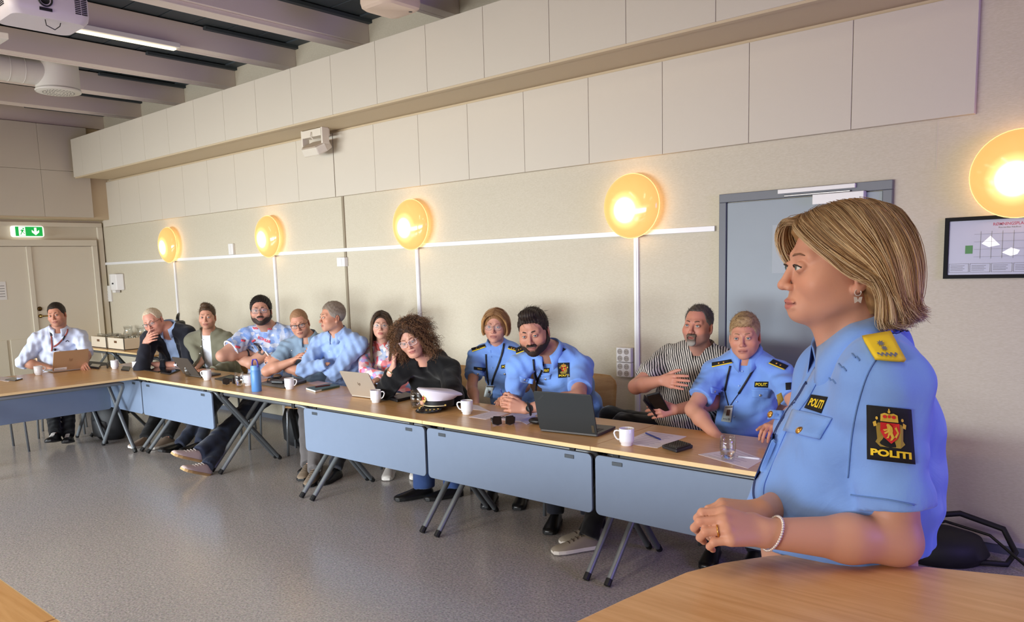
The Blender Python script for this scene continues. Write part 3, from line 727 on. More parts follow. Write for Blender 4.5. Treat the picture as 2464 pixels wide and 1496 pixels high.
# ================================================================ THINGS ON THE TABLES
M_PORC = mat('white_porcelain', srgb(238, 238, 240), 0.12, coat=0.3)
M_COFFEE = mat('coffee', srgb(40, 24, 14), 0.1)
def thin_glass(name, tint, f0=0.04, f1=0.75):
    m = bpy.data.materials.new(name); m.use_nodes = True; nt = m.node_tree; nt.nodes.remove(nt.nodes['Principled BSDF'])
    out = nt.nodes['Material Output']; tr = nt.nodes.new('ShaderNodeBsdfTransparent'); tr.inputs[0].default_value = (*tint, 1)
    gl = nt.nodes.new('ShaderNodeBsdfGlossy'); gl.inputs['Roughness'].default_value = 0.02
    lw = nt.nodes.new('ShaderNodeLayerWeight'); lw.inputs['Blend'].default_value = 0.25
    mr = nt.nodes.new('ShaderNodeMapRange'); mr.inputs['To Min'].default_value = f0; mr.inputs['To Max'].default_value = f1
    nt.links.new(lw.outputs['Facing'], mr.inputs['Value']); mx = nt.nodes.new('ShaderNodeMixShader')
    nt.links.new(mr.outputs[0], mx.inputs[0]); nt.links.new(tr.outputs[0], mx.inputs[1]); nt.links.new(gl.outputs[0], mx.inputs[2]); nt.links.new(mx.outputs[0], out.inputs[0])
    return m
M_GLASS = thin_glass('clear_glass', (0.97, 0.98, 0.98))
M_WATER = mat('water', (0.97, 0.99, 1), 0.0, trans=1.0, ior=1.33)
M_PAPER = mat('paper_white', None)
M_PAPERP = mat('paper_pinkish', srgb(232, 222, 228), 0.7)
M_PHONE = mat('phone_glass', srgb(14, 14, 16), 0.08)
M_PRINT = mat('print_grey', None)
def mug_proto():
    pr = [(0.0, 0.0), (0.027, 0.0), (0.030, 0.003), (0.0305, 0.014), (0.0365, 0.020), (0.038, 0.030), (0.0385, 0.088), (0.0375, 0.0895), (0.0355, 0.088), (0.035, 0.03), (0.0, 0.028)]
    cup = MB().lathe(pr, 32, closed=True).mesh('cup')
    h = []
    for (x, z) in ((0.036, 0.076), (0.050, 0.078), (0.060, 0.074), (0.063, 0.064), (0.059, 0.050), (0.052, 0.038), (0.044, 0.031), (0.036, 0.030)): h.append((x, 0, z))
    han = MB().tube(h, 0.0045, 8, flat=1.5).mesh('handle')
    cof = MB().lathe([(0.0, 0.072), (0.0352, 0.072)], 24, closed=True).mesh('coffee')
    return cup, han, cof
MUG = mug_proto(); _first = [True]
def mug(px, py, rz, label):
    p = onZ(px, py, TZ)
    t = empty('coffee_mug', (p[0], p[1], TZ), rz); tag(t, label, 'mug', 'white coffee mugs on the tables')
    f = _first[0]
    link('cup', MUG[0], M_PORC if f else None, t, f); link('handle', MUG[1], M_PORC if f else None, t, f); link('coffee', MUG[2], M_COFFEE if f else None, t)
    _first[0] = False
mug(93, 902, 1.2, 'white mug beside the tan laptop, nearest the far door')
mug(277, 887, 2.6, 'white mug at the corner between tan laptop and suit man')
mug(329, 890, 2.9, 'white mug directly in front of the suit man\'s lowered hand')
mug(499, 914, 3.6, 'white mug between the dark open laptop and the first water glass')
mug(598, 927, 3.3, 'white mug half hidden behind the blue bottle')
mug(697, 936, 0.6, 'white mug beside the closed laptop of the man with dark glasses')
mug(905, 968, 0.6, 'white mug in front of the silver laptop')
mug(1124, 996, 3.7, 'white mug right of the white cap')
mug(1508, 1071, 3.7, 'white mug right of the black laptop')
def glass_proto():
    o = [(0.0, 0.0), (0.024, 0.0), (0.028, 0.004), (0.0325, 0.025), (0.0365, 0.060), (0.036, 0.085), (0.0325, 0.118)]
    i = [(0.031, 0.118), (0.0345, 0.085), (0.035, 0.060), (0.031, 0.027), (0.024, 0.012), (0.0, 0.011)]
    g = MB().lathe(o+i, 32, closed=True).mesh('tumbler')
    w = MB().lathe([(0.0, 0.0112), (0.0238, 0.0122), (0.0308, 0.027), (0.0336, 0.048), (0.0336, 0.050), (0.0, 0.050)], 32, closed=True).mesh('water')
    return g, w
GL = glass_proto(); _gf = [True]
def tumbler(px, py, label):
    p = onZ(px, py, TZ)
    t = empty('water_glass', (p[0], p[1], TZ)); tag(t, label, 'glass', 'water glasses on the tables')
    f = _gf[0]
    link('tumbler', GL[0], M_GLASS if f else None, t, f); link('water', GL[1], M_WATER if f else None, t, f); _gf[0] = False
tumbler(453, 906, 'water glass in front of the dark open laptop')
tumbler(577, 930, 'water glass left of the blue bottle')
tumbler(1001, 981, 'water glass left of the white cap')
tumbler(1751, 1108, 'water glass on paper nearest the standing woman')
# blue bottle
p = onZ(618, 941, TZ); t = empty('water_bottle', (p[0], p[1], TZ)); tag(t, 'blue steel water bottle with purple carrying loop', 'bottle')
MB().lathe([(0.0, 0.0), (0.036, 0.0), (0.039, 0.004), (0.039, 0.155), (0.037, 0.160), (0.037, 0.166), (0.038, 0.17)], 32).build('body', mat('bottle_blue', srgb(86, 138, 200), 0.4), t, smooth=True, angle=0.7)
MB().lathe([(0.038, 0.17), (0.037, 0.195), (0.034, 0.207), (0.0, 0.209)], 32).build('lid', mat('lid_blue', srgb(104, 152, 208), 0.4), t, smooth=True, angle=0.7)
MB().tube([(-0.038, 0, 0.195), (-0.040, 0, 0.225), (-0.026, 0, 0.252), (0.020, 0, 0.256), (0.036, 0, 0.238), (0.040, 0, 0.205), (0.038, 0, 0.195)], 0.004, 8, flat=1.8).build('carry_loop', mat('purple_loop', srgb(80, 70, 170), 0.5), t, smooth=True)
MB().ball((-0.040, 0, 0.197), 0.007).build('pin', M_WHITE, t)
# ---- laptops
def laptop(hinge, yaw, w, d, lid_h, ang, m_lid, m_base, label, logo=None, sticker=None, keyb=True, brand2=None):
    """base extends along local +y from the hinge; the lid rises from the hinge leaning to -y by (ang-90)"""
    t = empty('laptop', (hinge[0], hinge[1], TZ), yaw); tag(t, label, 'laptop', 'laptops on the tables')
    base = MB().prism(rrect(w, d, 0.012, 4, 0, d/2), 0.004, 0.017).build('base', m_base, t, bevel=0.002)
    if keyb:
        kb = MB()
        for r in range(5):
            for k in range(13): kb.box((-w*0.43+k*w*0.0665, 0.045+r*0.019, 0.017), (-w*0.43+k*w*0.0665+w*0.056, 0.045+r*0.019+0.015, 0.0185))
        tag(kb.build('keys', mat('key_black', srgb(30, 30, 32), 0.5), base), kind='stuff')
        MB().box((-0.05, 0.15, 0.017), (0.05, 0.15+min(0.055, d-0.165), 0.0175)).build('touchpad', mat('touchpad', srgb(120, 118, 116), 0.35), base)
    a = math.radians(ang-90)
    FX = frame((0, 0.004, 0.014), (1, 0, 0), (0, -math.sin(a), math.cos(a)))   # x right, y up the lid, z towards -y... (back of the lid)
    lid = MB().prism(rrect(w, lid_h, 0.012, 4, 0, lid_h/2), -0.003, 0.004, FX).build('lid', m_lid, t, bevel=0.0015)
    MB().prism(rrect(w*0.95, lid_h*0.90, 0.004, 2, 0, lid_h*0.51), -0.0036, -0.003, FX).build('screen', M_PHONE, lid)
    if logo:
        kind, col, size = logo
        q = FX @ Matrix.Translation((0, lid_h*0.52, 0.0046))
        q2 = q
        if kind == 'bars':      # slanted four stroke mark
            mb = MB(); s = size
            for (x0, z0, z1) in ((-1.1, -0.7, 1.3), (-0.45, -0.7, 0.35), (0.1, -1.3, 0.7), (0.75, -0.7, 0.7)):
                sl = 0.28
                mb.prism([(s*(x0+sl*z0), s*z0), (s*(x0+0.22+sl*z0), s*z0), (s*(x0+0.22+sl*z1), s*z1), (s*(x0+sl*z1), s*z1)], 0, 0.0004, q2)
            mb.prism([(s*(-0.55), s*0.15), (s*(-0.15), s*0.15), (s*(-0.10), s*0.35), (s*(-0.50), s*0.35)], 0, 0.0004, q2)
            mb.prism([(s*0.30, s*0.5), (s*0.95, s*0.5), (s*1.0, s*0.7), (s*0.35, s*0.7)], 0, 0.0004, q2)
            mb.prism([(s*0.0, s*(-0.7)), (s*0.62, s*(-0.7)), (s*0.67, s*(-0.5)), (s*0.05, s*(-0.5))], 0, 0.0004, q2)
            mb.build('logo', col, lid)
    if sticker:
        x0, z0, x1, z1 = sticker
        MB().box((x0, z0, 0.004), (x1, z1, 0.0046), FX).build('sticker', M_PAPER, lid)
        for k in range(2): MB().box((x0+0.008, z0+0.006+0.006*k, 0.0046), (x1-0.01-0.015*k, z0+0.008+0.006*k, 0.0049), FX).build('printed_line', M_PRINT, lid)
    if brand2:
        txt, x, y, s, rot = brand2
        lettering('lettering', txt, s, FX @ Matrix.Translation((x, y, 0.0046)) @ Matrix.Rotation(rot, 4, 'Z'), mat('dark_emboss', srgb(70, 72, 74), 0.3), lid)
    return t
M_SILV = mat('laptop_silver', srgb(186, 176, 162), 0.4, metal=0.35)
M_TAN = mat('laptop_tan', srgb(196, 164, 128), 0.4, metal=0.25)
M_LBLK = mat('laptop_black', srgb(38, 42, 44), 0.5)
M_LGREY = mat('laptop_dark_grey', srgb(70, 66, 62), 0.45)
M_LOGO = mat('logo_bronze', srgb(120, 96, 70), 0.3, metal=0.6)
laptop((-8.50, 3.10), math.pi/2, 0.335, 0.225, 0.215, 112, M_TAN, M_SILV, 'tan laptop with paper sticker of the man by the far door', logo=('bars', mat('logo_tan', srgb(170, 140, 110), 0.35, metal=0.4), 0.016), sticker=(-0.155, 0.008, -0.035, 0.036))
laptop((-6.85, 3.54), 0.0, 0.30, 0.21, 0.205, 122, M_LGREY, M_LGREY, 'dark open laptop of the man in the olive shirt')
laptop((-4.475, 3.625), math.radians(2), 0.315, 0.215, 0.215, 118, M_SILV, M_SILV, 'silver laptop standing in front of the curly haired woman', logo=('bars', M_LOGO, 0.0125))
lp = laptop((-2.52, 3.437), math.radians(8), 0.356, 0.24, 0.235, 106, M_LBLK, M_LGREY, 'large black laptop in front of the bearded officer', brand2=('ThinkPad', -0.135, 0.20, 0.009, 0.7))
MB().box((0.150, 0.012, 0.004), (0.165, 0.055, 0.0052), frame((0, 0.004, 0.014), (1, 0, 0), (0, -math.sin(math.radians(16)), math.cos(math.radians(16))))).build('side_plate', mat('brown_plate', srgb(72, 64, 50), 0.4), lp)
# closed laptop with clutter
def slab(name, pts_px, z0, h, m, label, cat, bevel=0.003, group=None, zpix=None):
    P = [onZ(a, b, zpix or z0) for a, b in pts_px]; c = sum(P)/len(P)
    o = MB().prism([(q[0]-c[0], q[1]-c[1]) for q in P], 0, h).build(name, m, None, bevel=bevel)
    o.location = (c[0], c[1], z0); tag(o, label, cat, group); return o
t = slab('laptop', [(628, 926), (683, 935), (738, 920), (682, 911)], TZ, 0.022, M_LGREY, 'closed dark laptop in front of the man with dark glasses', 'laptop', 0.004, 'laptops on the tables')
c_ = onZ(672, 922, TZ+0.02)
o = MB().box((-0.06, -0.03, 0), (0.06, 0.03, 0.026)).build('power_adapter', M_BLACK, None, bevel=0.006); o.location = (c_[0], c_[1], TZ+0.022); o.rotation_euler = (0, 0, 0.3); tag(o, 'black power adapter lying on the closed laptop', 'adapter')
c_ = onZ(650, 915, TZ+0.02); o = MB().tube([(0, 0, 0.005), (0.06, 0.05, 0.02), (0.13, 0.02, 0.012), (0.16, -0.05, 0.008), (0.08, -0.08, 0.006), (0.02, -0.03, 0.02), (0.09, 0.06, 0.03)], 0.0045, 8).build('cable', M_BLACK, None, smooth=True); o.location = (c_[0], c_[1], TZ+0.022); tag(o, 'coiled black cable on the closed laptop', 'cable')
c_ = onZ(668, 908, TZ+0.03); o = MB().ball((0, 0, 0.02), (0.05, 0.03, 0.02)).build('key_pouch', mat('brown_leather', srgb(96, 66, 44), 0.6), None, smooth=True); o.location = (c_[0], c_[1], TZ+0.022); tag(o, 'small brown key pouch on the closed laptop', 'pouch')
# notebook with pen
t = slab('notebook', [(737, 937), (759, 944), (818, 931), (793, 926)], TZ, 0.016, mat('green_cover', srgb(62, 92, 86), 0.5), 'dark green notebook beside the silver laptop', 'notebook')
P = [onZ(a, b, TZ) for a, b in [(737, 937), (759, 944), (818, 931), (793, 926)]]; c = sum(P)/4
MB().prism([((P[i][0]-c[0])*k1+0.0, (P[i][1]-c[1])*0.99-0.002) for i, k1 in ((0, 1.006), (1, 1.006), (2, 0.98), (3, 0.98))], 0.002, 0.0135).build('pages', M_PAPER, t)
def pen(p0, p1, z, m, label, r=0.0045):
    a = onZ(*p0, z); b = onZ(*p1, z); c = (a+b)/2
    t = empty('pen', (c[0], c[1], z+r)); tag(t, label, 'pen')
    A = Vector((a[0]-c[0], a[1]-c[1], 0)); B = -A
    MB().tube([A*0.92, B*0.35], r, 8).build('barrel', m, t, smooth=True, angle=1.0)
    MB().tube([B*0.35, B*0.92, B], [r*1.08, r, r*0.4], 8).build('grip', m, t, smooth=True, angle=1.0)
    MB().tube([A, A*0.92], [r*0.5, r*0.8], 6).build('button', mat('brushed_steel', None), t)
    MB().box((-0.0015, -0.0015, r), (0.0015, 0.0015, r+0.002)).build('clip', mat('brushed_steel', None), t)
    return t
pen((757, 932), (795, 927), TZ+0.016, mat('pen_maroon', srgb(96, 24, 30), 0.4), 'dark red pen lying on the green notebook')
pen((1553, 1043), (1590, 1059), TZ+0.001, mat('pen_blue', srgb(36, 52, 120), 0.3), 'blue ballpoint pen on the paper beside the right mug')
pen((1775, 1100), (1828, 1106), TZ+0.001, mat('pen_white', srgb(220, 220, 226), 0.3), 'white pen on the paper beside the right water glass')
# papers
def sheet(px, label, m=None, h=0.0008, z=TZ, lines=0):
    t = slab('paper_sheet', px, z, h, m or M_PAPERP, label, 'paper', 0.0, 'papers on the tables')
    if lines:
        P = [onZ(a, b, z) for a, b in px]; c = sum(P)/len(P); P = [q-c for q in P]
        mb = MB()
        for k in range(lines):
            v = 0.12+0.76*k/max(1, lines-1)
            for (u0, u1) in ((0.12, 0.12+0.55+0.2*((k*7) % 3)/3.0),):
                def at(u, v): return (P[0]*(1-u)+P[1]*u)*(1-v)+(P[3]*(1-u)+P[2]*u)*v
                a = at(u0, v); b = at(u1, v); a2 = at(u0, v+0.018); b2 = at(u1, v+0.018)
                mb.add([(a[0], a[1], h+0.0002), (b[0], b[1], h+0.0002), (b2[0], b2[1], h+0.0002), (a2[0], a2[1], h+0.0002)], [(0, 1, 2, 3)])
        mb.build('printed_lines', mat('faint_print', srgb(176, 170, 186), 0.7), t)
    return t
sheet([(1128, 1003), (1170, 1009), (1227, 994), (1183, 989)], 'white sheet left of the sunglasses, nearest the white cap', lines=9)
sheet([(1198, 1009), (1262, 1015), (1300, 992), (1240, 990)], 'printed sheets between sunglasses and black laptop', lines=9)
sheet([(1250, 1012), (1268, 1021), (1300, 1008), (1286, 1000)], 'lilac sheet corner sticking out beside the black laptop', mat('paper_lilac', srgb(196, 192, 226), 0.7), z=TZ+0.0012)
sheet([(1494, 1065), (1582, 1078), (1652, 1050), (1560, 1037)], 'white sheet under the blue ballpoint pen', lines=8)
sheet([(1680, 1093), (1800, 1127), (1838, 1105), (1770, 1080)], 'white sheet under the right water glass', lines=6)
sheet([(1140, 985), (1180, 990), (1150, 975), (1100, 968)], 'pinkish sheet in front of the policewoman with glasses', lines=5)
sheet([(395, 884), (437, 889), (470, 884), (430, 879)], 'white sheets under the rolled paper beside the dark laptop')
sheet([(286, 880), (330, 886), (350, 880), (305, 873)], 'white papers behind the two corner mugs', lines=3)
sheet([(0, 915), (20, 918), (40, 908), (0, 906)], 'white paper at the left picture edge')
sheet([(738, 922), (772, 929), (800, 922), (765, 916)], 'pale pink papers behind the green notebook', mat('paper_pink', srgb(224, 190, 184), 0.7))
# folded document roll beside the dark laptop
a = onZ(420, 879, TZ); t = empty('folded_paper', (a[0], a[1], TZ+0.001)); tag(t, 'loosely folded white document beside the dark open laptop', 'paper')
G = [[(-0.10+0.30*i/6, 0.10*math.cos(k/8.0*math.pi*1.25)*(0.9-0.1*i/6), 0.016+0.028*math.sin(k/8.0*math.pi*1.25)+0.006) for k in range(9)] for i in range(7)]
MB().grid(G).build('pages', M_PAPERP, t, smooth=True, solid=0.004)
# phones, tablets, wallets
def phone(px, label, h=0.009, z=TZ, cat='phone', m=None, name='mobile_phone'):
    P = [onZ(a, b, z) for a, b in px]; c = sum(P)/4
    t = empty(name, (c[0], c[1], z)); tag(t, label, cat)
    Q = [(q[0]-c[0], q[1]-c[1]) for q in P]
    MB().prism(Q, 0, h).build('case', m or M_BLACK, t, bevel=0.003)
    MB().prism([(x*0.93, y*0.93) for x, y in Q], h, h+0.0006).build('screen', M_PHONE, t)
    return t
phone([(12, 915), (36, 917), (55, 912), (30, 909)], 'grey phone at the left picture edge', m=M_LGREY)
phone([(216, 885), (238, 888), (243, 881), (222, 879)], 'thick black phone right of the tan laptop', h=0.02)
phone([(340, 890), (380, 896), (415, 888), (372, 882)], 'black tablet in front of the suit man', cat='tablet', name='tablet')
phone([(386, 898), (408, 902), (434, 892), (412, 889)], 'black phone left of the first water glass', h=0.014)
phone([(540, 911), (560, 914), (576, 909), (556, 906)], 'black phone lying on the thin black folder', h=0.010, z=TZ+0.0065)
slab('black_folder', [(516, 912), (549, 920), (594, 910), (556, 902)], TZ, 0.006, M_LBLK, 'thin black folder lying between the first two water glasses', 'folder')
slab('tablet_stand', [(257, 886), (259, 887), (266, 879), (262, 877)], TZ, 0.05, M_BLACK, 'black upright case behind the left corner mug', 'case')
slab('black_clip_folder', [(291, 891), (310, 893), (314, 884), (296, 883)], TZ, 0.012, M_BLACK, 'black folder behind the two corner mugs', 'folder')
t = slab('wallet', [(938, 963), (956, 968), (1004, 957), (976, 949)], TZ, 0.022, M_BLACK, 'black organiser beside the curly haired woman\'s elbow', 'organiser', 0.004)
t = slab('flip_wallet', [(1592, 1078), (1628, 1090), (1668, 1078), (1630, 1066)], TZ, 0.018, mat('grey_wallet', srgb(48, 48, 50), 0.5), 'grey flip case under the black phone on the right', 'case', 0.006)
phone([(1597, 1074), (1628, 1082), (1663, 1071), (1632, 1062)], 'black phone lying on the grey flip case', z=TZ+0.019)
c_ = onZ(1292, 1020, TZ); o = MB().ball((0, 0, 0.02), (0.055, 0.04, 0.02), 16, 10).build('computer_mouse', M_BLACK, None, smooth=True); o.location = (c_[0], c_[1], TZ); tag(o, 'black mouse left of the black laptop', 'mouse')
c_ = onZ(455, 898, TZ)
# sunglasses
def sunglasses(px, py, yaw, label, m_l):
    p = onZ(px, py, TZ); t = empty('sunglasses', (p[0], p[1], TZ), yaw); tag(t, label, 'sunglasses')
    for s in (-1, 1):
        MB().prism([(s*0.012, 0.008), (s*0.035, 0.0), (s*0.062, 0.010), (s*0.066, 0.034), (s*0.055, 0.048), (s*0.016, 0.046)] if s > 0 else [(s*0.012, 0.008), (s*0.016, 0.046), (s*0.055, 0.048), (s*0.066, 0.034), (s*0.062, 0.010), (s*0.035, 0.0)], 0, 0.003, frame((0, 0, 0.004), (1, 0, 0), (0, 0.25, 1))).build('lens', m_l, t)
        MB().tube([(s*0.066, 0.01, 0.042), (s*0.068, 0.06, 0.036), (s*0.062, 0.13, 0.006)], 0.003, 6, flat=1.8).build('temple', M_BLACK, t)
        MB().tube([(s*0.012, 0.004, 0.010), (s*0.035, 0.0, 0.003), (s*0.064, 0.004, 0.012), (s*0.068, 0.01, 0.036), (s*0.056, 0.014, 0.052), (s*0.015, 0.014, 0.050)], 0.003, 6, closed=True).build('rim', M_BLACK, t)
    MB().tube([(-0.013, 0.013, 0.044), (0, 0.012, 0.048), (0.013, 0.013, 0.044)], 0.003, 6).build('bridge', M_BLACK, t)
    return t
M_SUNL = mat('dark_lens', srgb(30, 20, 18), 0.08)
sunglasses(1212, 1023, math.radians(45), 'black sunglasses lying near the printed sheets', M_SUNL)
sunglasses(556, 925, math.radians(60), 'black sunglasses left of the second water glass', M_SUNL)
# white peaked cap
p = onZ(1058, 985, TZ); t = empty('peaked_cap', (p[0], p[1], TZ), math.radians(-12)); tag(t, 'white peaked cap with black band, gold badge and gold leaves', 'cap')
M_CAPW = mat('cap_white', srgb(226, 222, 236), 0.6); M_CAPB = mat('cap_black', srgb(12, 12, 16), 0.55); M_GOLD = mat('gold_thread', srgb(226, 190, 110), 0.35, metal=0.7)
def ring(r, zf, z, n=40, ry=1.0, cy=0.0, tilt=0.0):
    return [(r*math.cos(2*math.pi*k/n), cy+r*ry*math.sin(2*math.pi*k/n), z-tilt*math.sin(2*math.pi*k/n)) for k in range(n)]
def loft(rings, cap0=True, cap1=True):
    n = len(rings[0]); mb = MB(); V = [q for r in rings for q in r]
    F = [(i*n+k, i*n+(k+1) % n, (i+1)*n+(k+1) % n, (i+1)*n+k) for i in range(len(rings)-1) for k in range(n)]
    if cap0: F.append(tuple(range(n-1, -1, -1)))
    if cap1: F.append(tuple((len(rings)-1)*n+k for k in range(n)))
    return mb.add(V, F)
loft([ring(0.088, 0, 0.028, ry=1.12), ring(0.092, 0, 0.075, ry=1.12)]).build('band', M_CAPB, t, smooth=True, angle=0.8)
loft([ring(0.0925, 0, 0.072, ry=1.12), ring(0.112, 0, 0.098, ry=1.12, cy=0.004, tilt=0.012), ring(0.134, 0, 0.112, ry=1.10, cy=0.006, tilt=0.030), ring(0.140, 0, 0.119, ry=1.10, cy=0.006, tilt=0.033), ring(0.131, 0, 0.129, ry=1.10, cy=0.008, tilt=0.030), ring(0.08, 0, 0.136, ry=1.1, cy=0.01, tilt=0.012), ring(0.0, 0, 0.137, cy=0.012)], cap0=True, cap1=False).build('crown', M_CAPW, t, smooth=True, angle=1.0)
G = []
for i in range(6):
    v = i/5.0; row = []
    for j in range(21):
        a = math.radians(198+144*j/20.0); s = math.sin(math.pi*j/20.0)
        r = 0.089+0.062*v*s**0.55
        row.append((r*math.cos(a), 1.12*r*math.sin(a)+0.0, 0.032-0.030*v*s**0.4))
    G.append(row)
vis = MB().grid(G).build('visor', mat('visor_black', srgb(12, 12, 14), 0.25), t, smooth=True, solid=0.004)
for s in (-1, 1):
    lf = MB()
    for k in range(4):
        a = math.radians(270+s*(20+12*k)); r = 0.122-0.004*k
        lf.ball((r*math.cos(a), 1.12*r*math.sin(a), 0.0195+0.002*k), (0.011, 0.007, 0.003), 8, 5)
    lf.build('gold_leaves', M_GOLD, vis, smooth=True)
MB().tube([(0.0945*math.cos(math.radians(a)), 1.12*0.0945*math.sin(math.radians(a)), 0.040) for a in range(190, 351, 8)], 0.005, 8).build('chin_cord', mat('silver_cord', srgb(200, 190, 160), 0.4, metal=0.6), t, smooth=True)
for a in (188, 352): MB().ball((0.0965*math.cos(math.radians(a)), 1.12*0.0965*math.sin(math.radians(a)), 0.043), 0.007).build('button', M_GOLD, t)
bd = MB(); by = -1.12*0.100
for k in range(14):
    a = 2*math.pi*k/14; bd.ball((0.016*math.cos(a), by-0.004, 0.086+0.020*math.sin(a)), (0.006, 0.004, 0.006), 8, 5)
for (x, z, r) in ((0, 0.075, 0.008), (-0.006, 0.088, 0.007), (0.006, 0.088, 0.007), (0, 0.110, 0.006), (0, 0.120, 0.004), (-0.01, 0.070, 0.006), (0.01, 0.070, 0.006)): bd.ball((x, by-0.006, z), (r, 0.004, r), 8, 5)
bd.build('gold_badge', M_GOLD, t, smooth=True)
MB().prism([(-0.008, 0.010), (0.008, 0.010), (0.007, -0.004), (0, -0.012), (-0.007, -0.004)], 0, 0.002, frame((0, by-0.0105, 0.088), (1, 0, 0), (0, 0, 1))).build('red_shield', mat('shield_red', srgb(170, 30, 36), 0.4), t)
# ---- side table: boxes with glassware, thermos, black case below
M_BOX = mat('pale_wood_box', srgb(226, 212, 190), 0.55)
for (x, lb) in ((-10.95, 'pale wooden box of glasses nearest the far corner'), (-10.42, 'pale wooden box of glasses behind the suit man\'s hand')):
    t = empty('wooden_box', (x, 4.55, TZ)); tag(t, lb, 'box', 'wooden glass boxes on the side table')
    mb = MB()
    for lo, hi in (((-0.24, -0.17, 0), (0.24, 0.17, 0.012)), ((-0.24, -0.17, 0), (0.24, -0.158, 0.15)), ((-0.24, 0.158, 0), (0.24, 0.17, 0.15)), ((-0.24, -0.17, 0), (-0.228, 0.17, 0.15)), ((0.228, -0.17, 0), (0.24, 0.17, 0.15))): mb.box(lo, hi)
    mb.build('body', M_BOX, t, bevel=0.002); MB().box((-0.04, -0.1715, 0.085), (0.04, -0.168, 0.115)).build('label_holder', mat('brown_label', srgb(110, 76, 50), 0.5), t)
k = 0
for (x, y) in [(-11.12, 4.48), (-11.0, 4.50), (-10.88, 4.47), (-10.76, 4.49), (-11.06, 4.60), (-10.94, 4.62), (-10.82, 4.60), (-10.60, 4.48), (-10.49, 4.50), (-10.38, 4.47), (-10.27, 4.49), (-10.55, 4.61), (-10.43, 4.62), (-10.31, 4.60)]:
    o = empty('water_glass', (x, y, TZ+0.060)); tag(o, 'upturned clear glass in a wooden box on the side table', 'glass', 'glasses stored in the wooden boxes')
    link('tumbler', GL[0], None, o); k += 1
for (x, y, s, lb) in ((-11.02, 4.82, 1.0, 'round glass carafe standing nearest the far corner'), (-10.62, 4.83, 1.15, 'wide glass jug behind the wooden boxes')):
    t = empty('glass_jug', (x, y, TZ)); tag(t, lb, 'jug')
    MB().lathe([(0.0, 0.0), (0.06*s, 0.0), (0.07*s, 0.02), (0.072*s, 0.14), (0.05*s, 0.20), (0.06*s, 0.245), (0.057*s, 0.245), (0.047*s, 0.20), (0.068*s, 0.14), (0.066*s, 0.022), (0.0, 0.012)], 28, closed=True).build('body', M_GLASS, t, smooth=True)
    MB().lathe([(0.0, 0.25), (0.062*s, 0.25), (0.062*s, 0.258), (0.0, 0.262)], 24, closed=True).build('lid', M_GLASS, t, smooth=True)
t = empty('pump_thermos', (-9.22, 4.64, TZ), math.radians(-35)); tag(t, 'steel pump thermos with black top behind the suit man', 'thermos')
MB().lathe([(0.0, 0.0), (0.085, 0.0), (0.09, 0.02), (0.09, 0.26), (0.08, 0.29), (0.0, 0.29)], 32).build('body', mat('brushed_steel', None), t, smooth=True, angle=0.8)
loft([ring(0.082, 0, 0.29), ring(0.086, 0, 0.32), ring(0.08, 0, 0.37), ring(0.06, 0, 0.385)]).build('pump_top', M_BLACK, t, smooth=True, angle=0.8)
MB().tube([(0.06, 0, 0.36), (0.10, 0, 0.345), (0.145, 0, 0.30), (0.15, 0, 0.275)], [0.03, 0.026, 0.018, 0.014], 12).build('spout', M_BLACK, t, smooth=True)
MB().tube([(0.03, 0, 0.38), (0.0, 0.0, 0.425), (-0.06, 0.0, 0.455), (-0.13, 0, 0.47)], [0.010, 0.010, 0.009, 0.006], 8, flat=2).build('carry_handle', M_BLACK, t, smooth=True)
t = empty('black_suitcase', (-9.9, 3.95, 0), 0.1); tag(t, 'black case with gold clasp standing behind the corner mugs', 'case')
MB().box((-0.42, -0.12, 0.02), (0.42, 0.12, 0.62)).build('shell', mat('black_fabric', srgb(20, 21, 24), 0.6), t, bevel=0.03, seg=4)
MB().box((-0.43, -0.13, 0.55), (0.43, 0.13, 0.60)).build('zip_band', M_BLACK, t, bevel=0.01)
MB().tube([(-0.36, -0.13, 0.52), (-0.36, -0.15, 0.57), (-0.24, -0.15, 0.57), (-0.24, -0.13, 0.52)], 0.012, 8).build('clasp', mat('gold_clasp', srgb(196, 168, 110), 0.35, metal=0.8), t, smooth=True)
# bags under the tables
p = onZ(245, 1058, 0); t = empty('backpack', (p[0], p[1]+0.10, 0), 0.3); tag(t, 'black backpack on the floor behind the left table', 'bag')
loft([ring(0.13, 0, 0.0, ry=0.75), ring(0.19, 0, 0.06, ry=0.75), ring(0.20, 0, 0.22, ry=0.8), ring(0.17, 0, 0.38, ry=0.75), ring(0.08, 0, 0.44, ry=0.7)]).build('body', mat('black_fabric', None), t, smooth=True, angle=1.0)
loft([ring(0.10, 0, 0.05, ry=0.5, cy=-0.12), ring(0.11, 0, 0.2, ry=0.5, cy=-0.12), ring(0.06, 0, 0.24, ry=0.5, cy=-0.12)]).build('front_pocket', mat('black_fabric', None), t, smooth=True, angle=1.0)
p = onZ(790, 1060, 0); t = empty('backpack', (p[0]-0.1, 4.35, 0), 0.0); tag(t, 'black bag on the floor behind the table without front panel', 'bag')
loft([ring(0.14, 0, 0.0, ry=0.75), ring(0.20, 0, 0.06, ry=0.75), ring(0.20, 0, 0.25, ry=0.8), ring(0.15, 0, 0.40, ry=0.75), ring(0.06, 0, 0.45, ry=0.7)]).build('body', mat('black_fabric', None), t, smooth=True, angle=1.0)
MB().tube([(0.05, -0.1, 0.42), (0.1, -0.2, 0.45), (0.16, -0.19, 0.3), (0.16, -0.16, 0.1)], 0.012, 6, flat=2.5).build('strap', mat('black_fabric', None), t)
